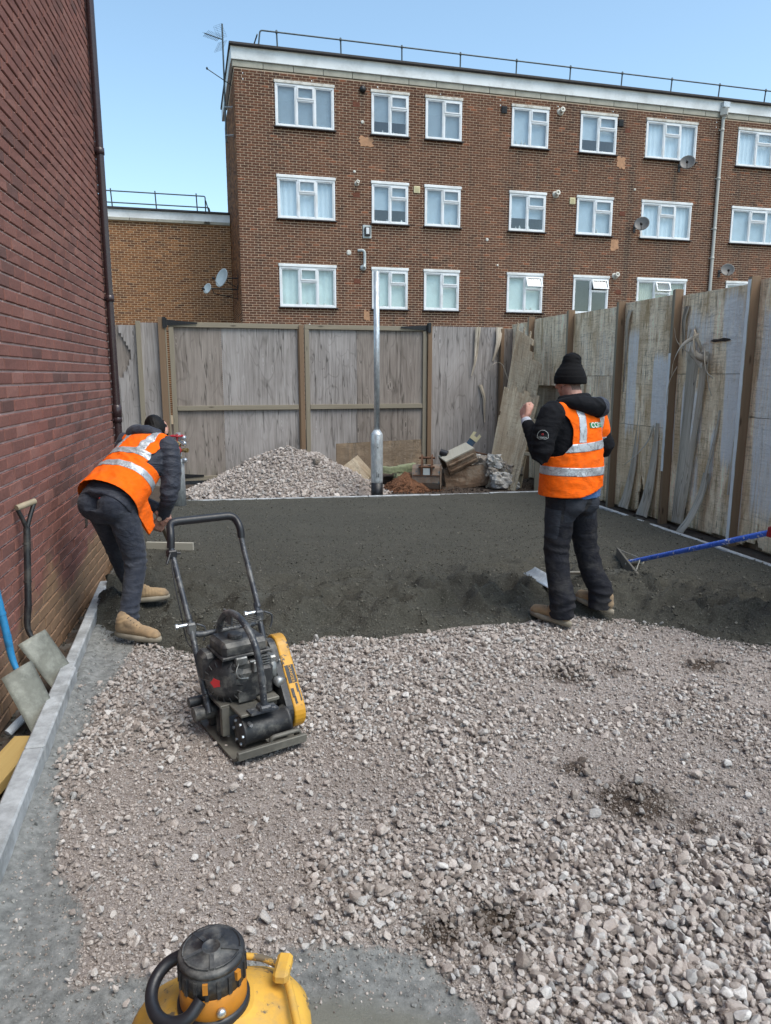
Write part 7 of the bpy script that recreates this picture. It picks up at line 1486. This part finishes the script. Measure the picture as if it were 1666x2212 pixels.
# ---- bending worker
O2 = (-1.76, 4.72, .03); pb = empty('person', O2, 0, label='worker bending over in orange vest, dark jeans and tan boots beside the brick wall', cat='person')
az = R(24); f = Vector((math.sin(az), math.cos(az), 0)); rt = Vector((math.cos(az), -math.sin(az), 0)); hip = Vector((-1.80, 4.70, .90)); nk = Vector((-1.635, 5.10, 1.245)); ax = (nk - hip).normalized(); bk_ = rt.cross(ax).normalized(); bk_ = bk_ if bk_.z > 0 else -bk_
T = lambda a, b, t: hip.lerp(nk, t) + rt * a + bk_ * b
shR, shL = T(.175, .0, .90), T(-.19, .0, .90); elR = Vector((-1.475, 4.91, .90)); wrR = Vector((-1.54, 4.97, .745)); elL = Vector((-1.76, 5.03, .88)); wrL = Vector((-1.60, 4.99, .80))
hipR, hipL = hip + rt * .09, hip - rt * .09; knR, anR = Vector((-1.655, 4.68, .50)), Vector((-1.675, 4.56, .14)); knL, anL = Vector((-1.86, 4.93, .50)), Vector((-1.83, 5.05, .20))
hd = Vector((-1.635, 5.225, 1.30)); hup = (hd - nk + Vector((0, .0, .06))).normalized(); hfw = Vector((.25, .55, -.75))
mb = MB(); head(mb, hd, hup, hfw); limb(mb, [nk - ax * .03, hd - hup * .05], [.065, .058]); loft(mb, [(T(0, 0, 0), rt * .15, bk_ * .10), (T(0, 0, .5), rt * .15, bk_ * .10), (T(0, 0, .92), rt * .15, bk_ * .09)]); limb(mb, [shR, elR, wrR], [.05, .04, .028]); limb(mb, [shL, elL, wrL], [.05, .04, .028]); limb(mb, [hipR, knR, anR], [.08, .055, .04]); limb(mb, [hipL, knL, anL], [.08, .055, .04])
hand_fist(mb, wrR + (wrR - elR).normalized() * .03, (-.35, .1, -.5), (-.3, .6, -.2), (-.7, -.3, .5), 1.0); hand_fist(mb, wrL + Vector((.02, -.01, -.03)), (.4, -.2, -.5), (.2, .7, .0), (.5, -.2, .7), 1.0); me = fuse(mb, .0055, 2); mobj(me, 'body', M['skin'], pb, O2); eyes(pb, hd, hup, hfw, O2)
# hair cap
Mh = Matrix((rt, (Vector(hfw) - hup * Vector(hfw).dot(hup)).normalized(), hup)).transposed(); fh = (Vector(hfw) - hup * Vector(hfw).dot(hup)).normalized(); mb = MB(); ball(mb, hd + hup * .030 - fh * .016, (.088, .104, .094), Mh, 24); ball(mb, hd - fh * .045 - hup * .03, (.074, .062, .06), Mh, 18); me = fuse(mb, .0055, 2); wrinkle(me, [(hd, .2, .003, (1, .4, .2), 160)], 5, .004); me = cut(me, [(hd + fh * .062, (hup * .55 - fh * .9).normalized())]); mobj(me, 'hair', M['black_hair'], pb, O2)
# jacket
mb = MB(); loft(mb, [(T(0, .0, -.12), rt * .20, bk_ * .15), (T(0, .0, .05), rt * .195, bk_ * .145), (T(0, 0, .4), rt * .19, bk_ * .13), (T(0, 0, .75), rt * .19, bk_ * .125), (T(0, 0, .95), rt * .16, bk_ * .10), (T(0, .0, 1.06), rt * .08, bk_ * .07)], 30, .9)
limb(mb, [shR - rt * .03, shR, shR.lerp(elR, .5) + Vector((.015, -.0, .0)), elR, elR.lerp(wrR, .5), wrR], [.080, .080, .072, .062, .050, .040], 18); limb(mb, [shL + rt * .03, shL, elL, wrL], [.085, .085, .066, .042], 18)
me = fuse(mb, .0085, 4); adir = (elR - shR).normalized(); wrinkle(me, [(shR.lerp(elR, .4), .22, .006, adir, 55), (elR, .10, .008, adir, 60), (T(0, .1, -.05), .2, .008, ax, 60)], 71, .003); mobj(me, 'jacket', M['quilted_grey'], pb, O2)
mb = MB(); limb(mb, [T(-.15, .03, .96), T(-.11, .08, .99), T(-.02, .095, 1.0), T(.07, .07, 1.02), T(.09, .01, 1.04)], [.045, .052, .050, .040, .03], 18, 4); ball(mb, T(-.10, .07, 1.03), (.075, .075, .06), None, 16); me = fuse(mb, .0075, 4); wrinkle(me, [(T(0, .1, 1.05), .15, .010, rt + ax, 65)], 75, .004); mobj(me, 'hood', M['quilted_grey'], pb, O2)
# vest
mb = MB(); loft(mb, [(T(0, .01, -.06), rt * .232, bk_ * .185), (T(0, .01, .05), rt * .228, bk_ * .180), (T(0, .005, .3), rt * .212, bk_ * .160), (T(0, .0, .55), rt * .202, bk_ * .150), (T(0, .0, .75), rt * .196, bk_ * .142), (T(0, .0, .90), rt * .178, bk_ * .125), (T(0, .0, 1.0), rt * .12, bk_ * .085)], 40, .9); limb(mb, [T(-.13, .03, .93), T(.13, .03, .93)], [.075, .075])
# loose front hanging down on the right
loft(mb, [(T(.17, -.05, .02), rt * .035 , ax * .12), (T(.185, -.16, -.0), rt * .012, ax * .10), (T(.19, -.27, -.03), rt * .008, ax * .05)], 20, 1.0)
me = fuse(mb, .009, 5); wrinkle(me, [(T(.1, .14, .35), .22, .008, rt * .8 + ax, 42), (T(-.1, .14, .5), .2, .007, rt * -.5 + ax, 42), (T(0, .15, .1), .22, .006, rt + ax * .3, 30), (T(.1, .1, .7), .16, .006, ax, 50)], 81, .005)
me = cut(me, [(T(0, 0, -.02), (ax + bk_ * .10).normalized())]) if False else cut(me, [(T(0, .1, -.02), (ax * 1.0 + bk_ * -.12).normalized())]); me = cut(me, [(T(0, 0, 1.0), -ax)])
bm = bmesh.new(); bm.from_mesh(me)
for s_ in (1, -1):
    pc, pn_ = T(s_ * .178, 0, .8), (-s_ * rt + ax * .0); qc, qn = T(s_ * .2, 0, .52), (ax - s_ * rt * .3).normalized(); G_ = lambda: list(bm.verts) + list(bm.edges) + list(bm.faces); bmesh.ops.bisect_plane(bm, geom=G_(), plane_co=pc, plane_no=pn_); bmesh.ops.bisect_plane(bm, geom=G_(), plane_co=qc, plane_no=qn)
    kill = [q for q in bm.faces if (q.calc_center_median() - pc).dot(pn_) < 0 and (q.calc_center_median() - qc).dot(qn) > 0]; bmesh.ops.delete(bm, geom=kill, context='FACES')
bm.to_mesh(me); bm.free(); src = me.copy()
bands(src, pb, O2, [[(T(0, 0, .30), ax), (T(0, 0, .395), -ax)], [(T(0, 0, .54), ax), (T(0, 0, .635), -ax)]] + [[(T(0, 0.02, 0), bk_), (T(0, 0, .635), ax), (T(x0, 0, .6), rt), (T(x0 + .055, 0, .6), -rt)] for x0 in (-.135, .075)], M['tape_grey'])
mobj(me, 'hi_vis_vest', M['hi_vis_orange'], pb, O2).modifiers.new('t', 'SOLIDIFY').thickness = .002
# jeans
mb = MB(); loft(mb, [(hip - U * .14, rt * .14, f * .11), (hip - U * .04 - f * .02, rt * .185, f * .150), (T(0, .0, .06), rt * .185, bk_ * .135), (T(0, 0, .14), rt * .18, bk_ * .13)], 30, .95); ball(mb, hip + rt * .085 - f * .055 - U * .02, (.105, .10, .115)); ball(mb, hip - rt * .085 - f * .055 - U * .02, (.105, .10, .115))
limb(mb, [hipR - U * .03, hipR.lerp(knR, .5), knR, knR.lerp(anR, .5), anR + U * .05, anR], [.108, .092, .073, .064, .062, .062], 20, 3); limb(mb, [hipL - U * .03, hipL.lerp(knL, .5), knL, knL.lerp(anL, .5), anL + U * .05, anL], [.108, .092, .073, .064, .062, .062], 20, 3); me = fuse(mb, .0085, 4)
wrinkle(me, [(anR + U * .03, .10, .010, U, 70), (knR, .12, .009, (.25, 0, 1), 55), (hipR.lerp(knR, .35), .12, .005, (.6, 0, 1), 40), (hip - U * .12, .1, .008, (.6, 0, 1), 50), (knR.lerp(anR, .5), .1, .005, (-.2, 0, 1), 55), (anL, .1, .01, U, 60), (knL, .1, .008, U, 60)], 91, .003); me = cut(me, [((0, 0, .125), (0, 0, 1))]); mobj(me, 'jeans', M['navy_jeans'], pb, O2)
jn = bpy.data.objects['jeans']; bvn = BVHTree.FromPolygons([v.co + Vector(O2) for v in jn.data.vertices], [tuple(p.vertices) for p in jn.data.polygons])
pocket(hip + rt * .085 - f * .1 - U * .04, (-f + U * .1 + rt * .1), .135, .155, M['navy_jeans'], 'back_pocket', pb, O2, bvn, off=.003); pocket(hip - rt * .09 - f * .1 - U * .04, (-f + U * .1), .13, .15, M['navy_jeans'], 'back_pocket', pb, O2, bvn, off=.003); pocket(hip + rt * .035 - f * .1 + U * .035, (-f + U * .1), .022, .012, M['label_red'], 'red_pocket_tab', pb, O2, bvn, off=.005)
boot(pb, O2, (-1.765, 4.535, .035), (-1.435, 4.43, .03), anR); boot(pb, O2, (-1.875, 5.04, .095), (-1.59, 5.16, .095), anL)

# ---- third worker: only a red glove reaches the picture
O3 = (2.95, 4.42, .03); pc3 = empty('person', O3, 0, label='worker outside the right edge, only a red glove on the blue rake handle in view', cat='person')
D3 = lambda x, y, z: Vector((2.95 + x, 4.42 + y, z)); gl = Vector((2.452, 4.47, .752)); hdir = Vector((-.34, 1.48, -.61)).normalized()
mb = MB(); head(mb, D3(-.16, .06, 1.56), (-.35, .1, 1), (-1, .3, -.4)); limb(mb, [D3(-.12, .05, 1.5), D3(-.08, .0, 1.4)], [.06, .065]); loft(mb, [(D3(.05, 0, .9), (.0, .16, 0), (.10, 0, 0)), (D3(0, 0, 1.15), (0, .15, 0), (.10, 0, 0)), (D3(-.07, 0, 1.38), (0, .16, 0), (.09, 0, .0))]); limb(mb, [D3(-.08, .19, 1.36), D3(-.25, .22, 1.08), gl + Vector((.10, .0, .06))], [.05, .04, .03]); limb(mb, [D3(-.08, -.19, 1.36), D3(-.2, -.28, 1.08), D3(-.28, -.16, .92)], [.05, .04, .03]); limb(mb, [D3(.05, .09, .9), D3(.0, .11, .48), D3(.06, .12, .13)], [.08, .055, .04]); limb(mb, [D3(.05, -.09, .9), D3(.0, -.12, .48), D3(.06, -.14, .13)], [.08, .055, .04]); me = fuse(mb, .008, 3); mobj(me, 'body', M['skin'], pc3, O3)
mb = MB(); hand_fist(mb, gl + Vector((.085, .01, .03)), (-1, .05, -.2), (0, .1, -1), hdir, 1.15); me = fuse(mb, .005, 2); mobj(me, 'red_glove', M['red_glove'], pc3, O3)
mb = MB(); hand_fist(mb, D3(-.30, -.14, .90), (-1, .3, -.2), (0, .1, -1), hdir, 1.1); me = fuse(mb, .006, 2); mobj(me, 'red_glove', M['red_glove'], pc3, O3)
mb = MB(); loft(mb, [(D3(.05, 0, .84), (.0, .20, 0), (.15, 0, 0)), (D3(0, 0, 1.15), (0, .20, 0), (.14, 0, 0)), (D3(-.07, 0, 1.36), (0, .18, 0), (.11, 0, .0)), (D3(-.09, 0, 1.45), (0, .09, 0), (.08, 0, .0))]); limb(mb, [D3(-.08, .19, 1.36), D3(-.25, .22, 1.08), gl + Vector((.13, .0, .07))], [.08, .065, .045]); limb(mb, [D3(-.08, -.19, 1.36), D3(-.2, -.28, 1.08), D3(-.26, -.17, .93)], [.08, .065, .045]); me = fuse(mb, .01, 4); wrinkle(me, [(D3(-.25, .22, 1.08), .15, .008, (1, 0, 1), 50)], 5, .004); mobj(me, 'jacket', M['quilted_grey'], pc3, O3)
mb = MB(); loft(mb, [(D3(.05, 0, .82), (.0, .23, 0), (.18, 0, 0)), (D3(0, 0, 1.15), (0, .215, 0), (.165, 0, 0)), (D3(-.07, 0, 1.36), (0, .17, 0), (.13, 0, .0)), (D3(-.085, 0, 1.43), (0, .13, 0), (.10, 0, .0))]); me = fuse(mb, .01, 4); mobj(me, 'hi_vis_vest', M['hi_vis_orange'], pc3, O3)
bands(me.copy(), pc3, (0, 0, 0), [[(Vector((0, 0, z - .03)), U), (Vector((0, 0, z + .025 - .03)), -U)] for z in (1.0, 1.2)], M['tape'])
mb = MB(); loft(mb, [(D3(.05, 0, .8), (0, .15, 0), (.11, 0, 0)), (D3(.05, 0, .93), (0, .18, 0), (.13, 0, 0))]); limb(mb, [D3(.05, .09, .88), D3(.0, .11, .48), D3(.06, .12, .11)], [.105, .08, .075]); limb(mb, [D3(.05, -.09, .88), D3(.0, -.12, .48), D3(.06, -.14, .11)], [.105, .08, .075]); me = fuse(mb, .01, 4); wrinkle(me, [(D3(.03, .1, .48), .15, .008, U, 45)], 8, .004); mobj(me, 'trousers', M['charcoal_trousers'], pc3, O3)
mb = MB(); ball(mb, D3(-.17, .05, 1.60), (.105, .095, .09), None, 20); me = fuse(mb, .007, 2); me = cut(me, [(D3(-.17, .05, 1.585), Vector((.25, 0, 1)))]); mobj(me, 'beanie', M['beanie_knit'], pc3, O3)
boot(pc3, O3, (3.09, 4.52, .03), (2.80, 4.56, .03), D3(.06, .12, .13)); boot(pc3, O3, (3.09, 4.30, .03), (2.80, 4.28, .03), D3(.06, -.14, .13))
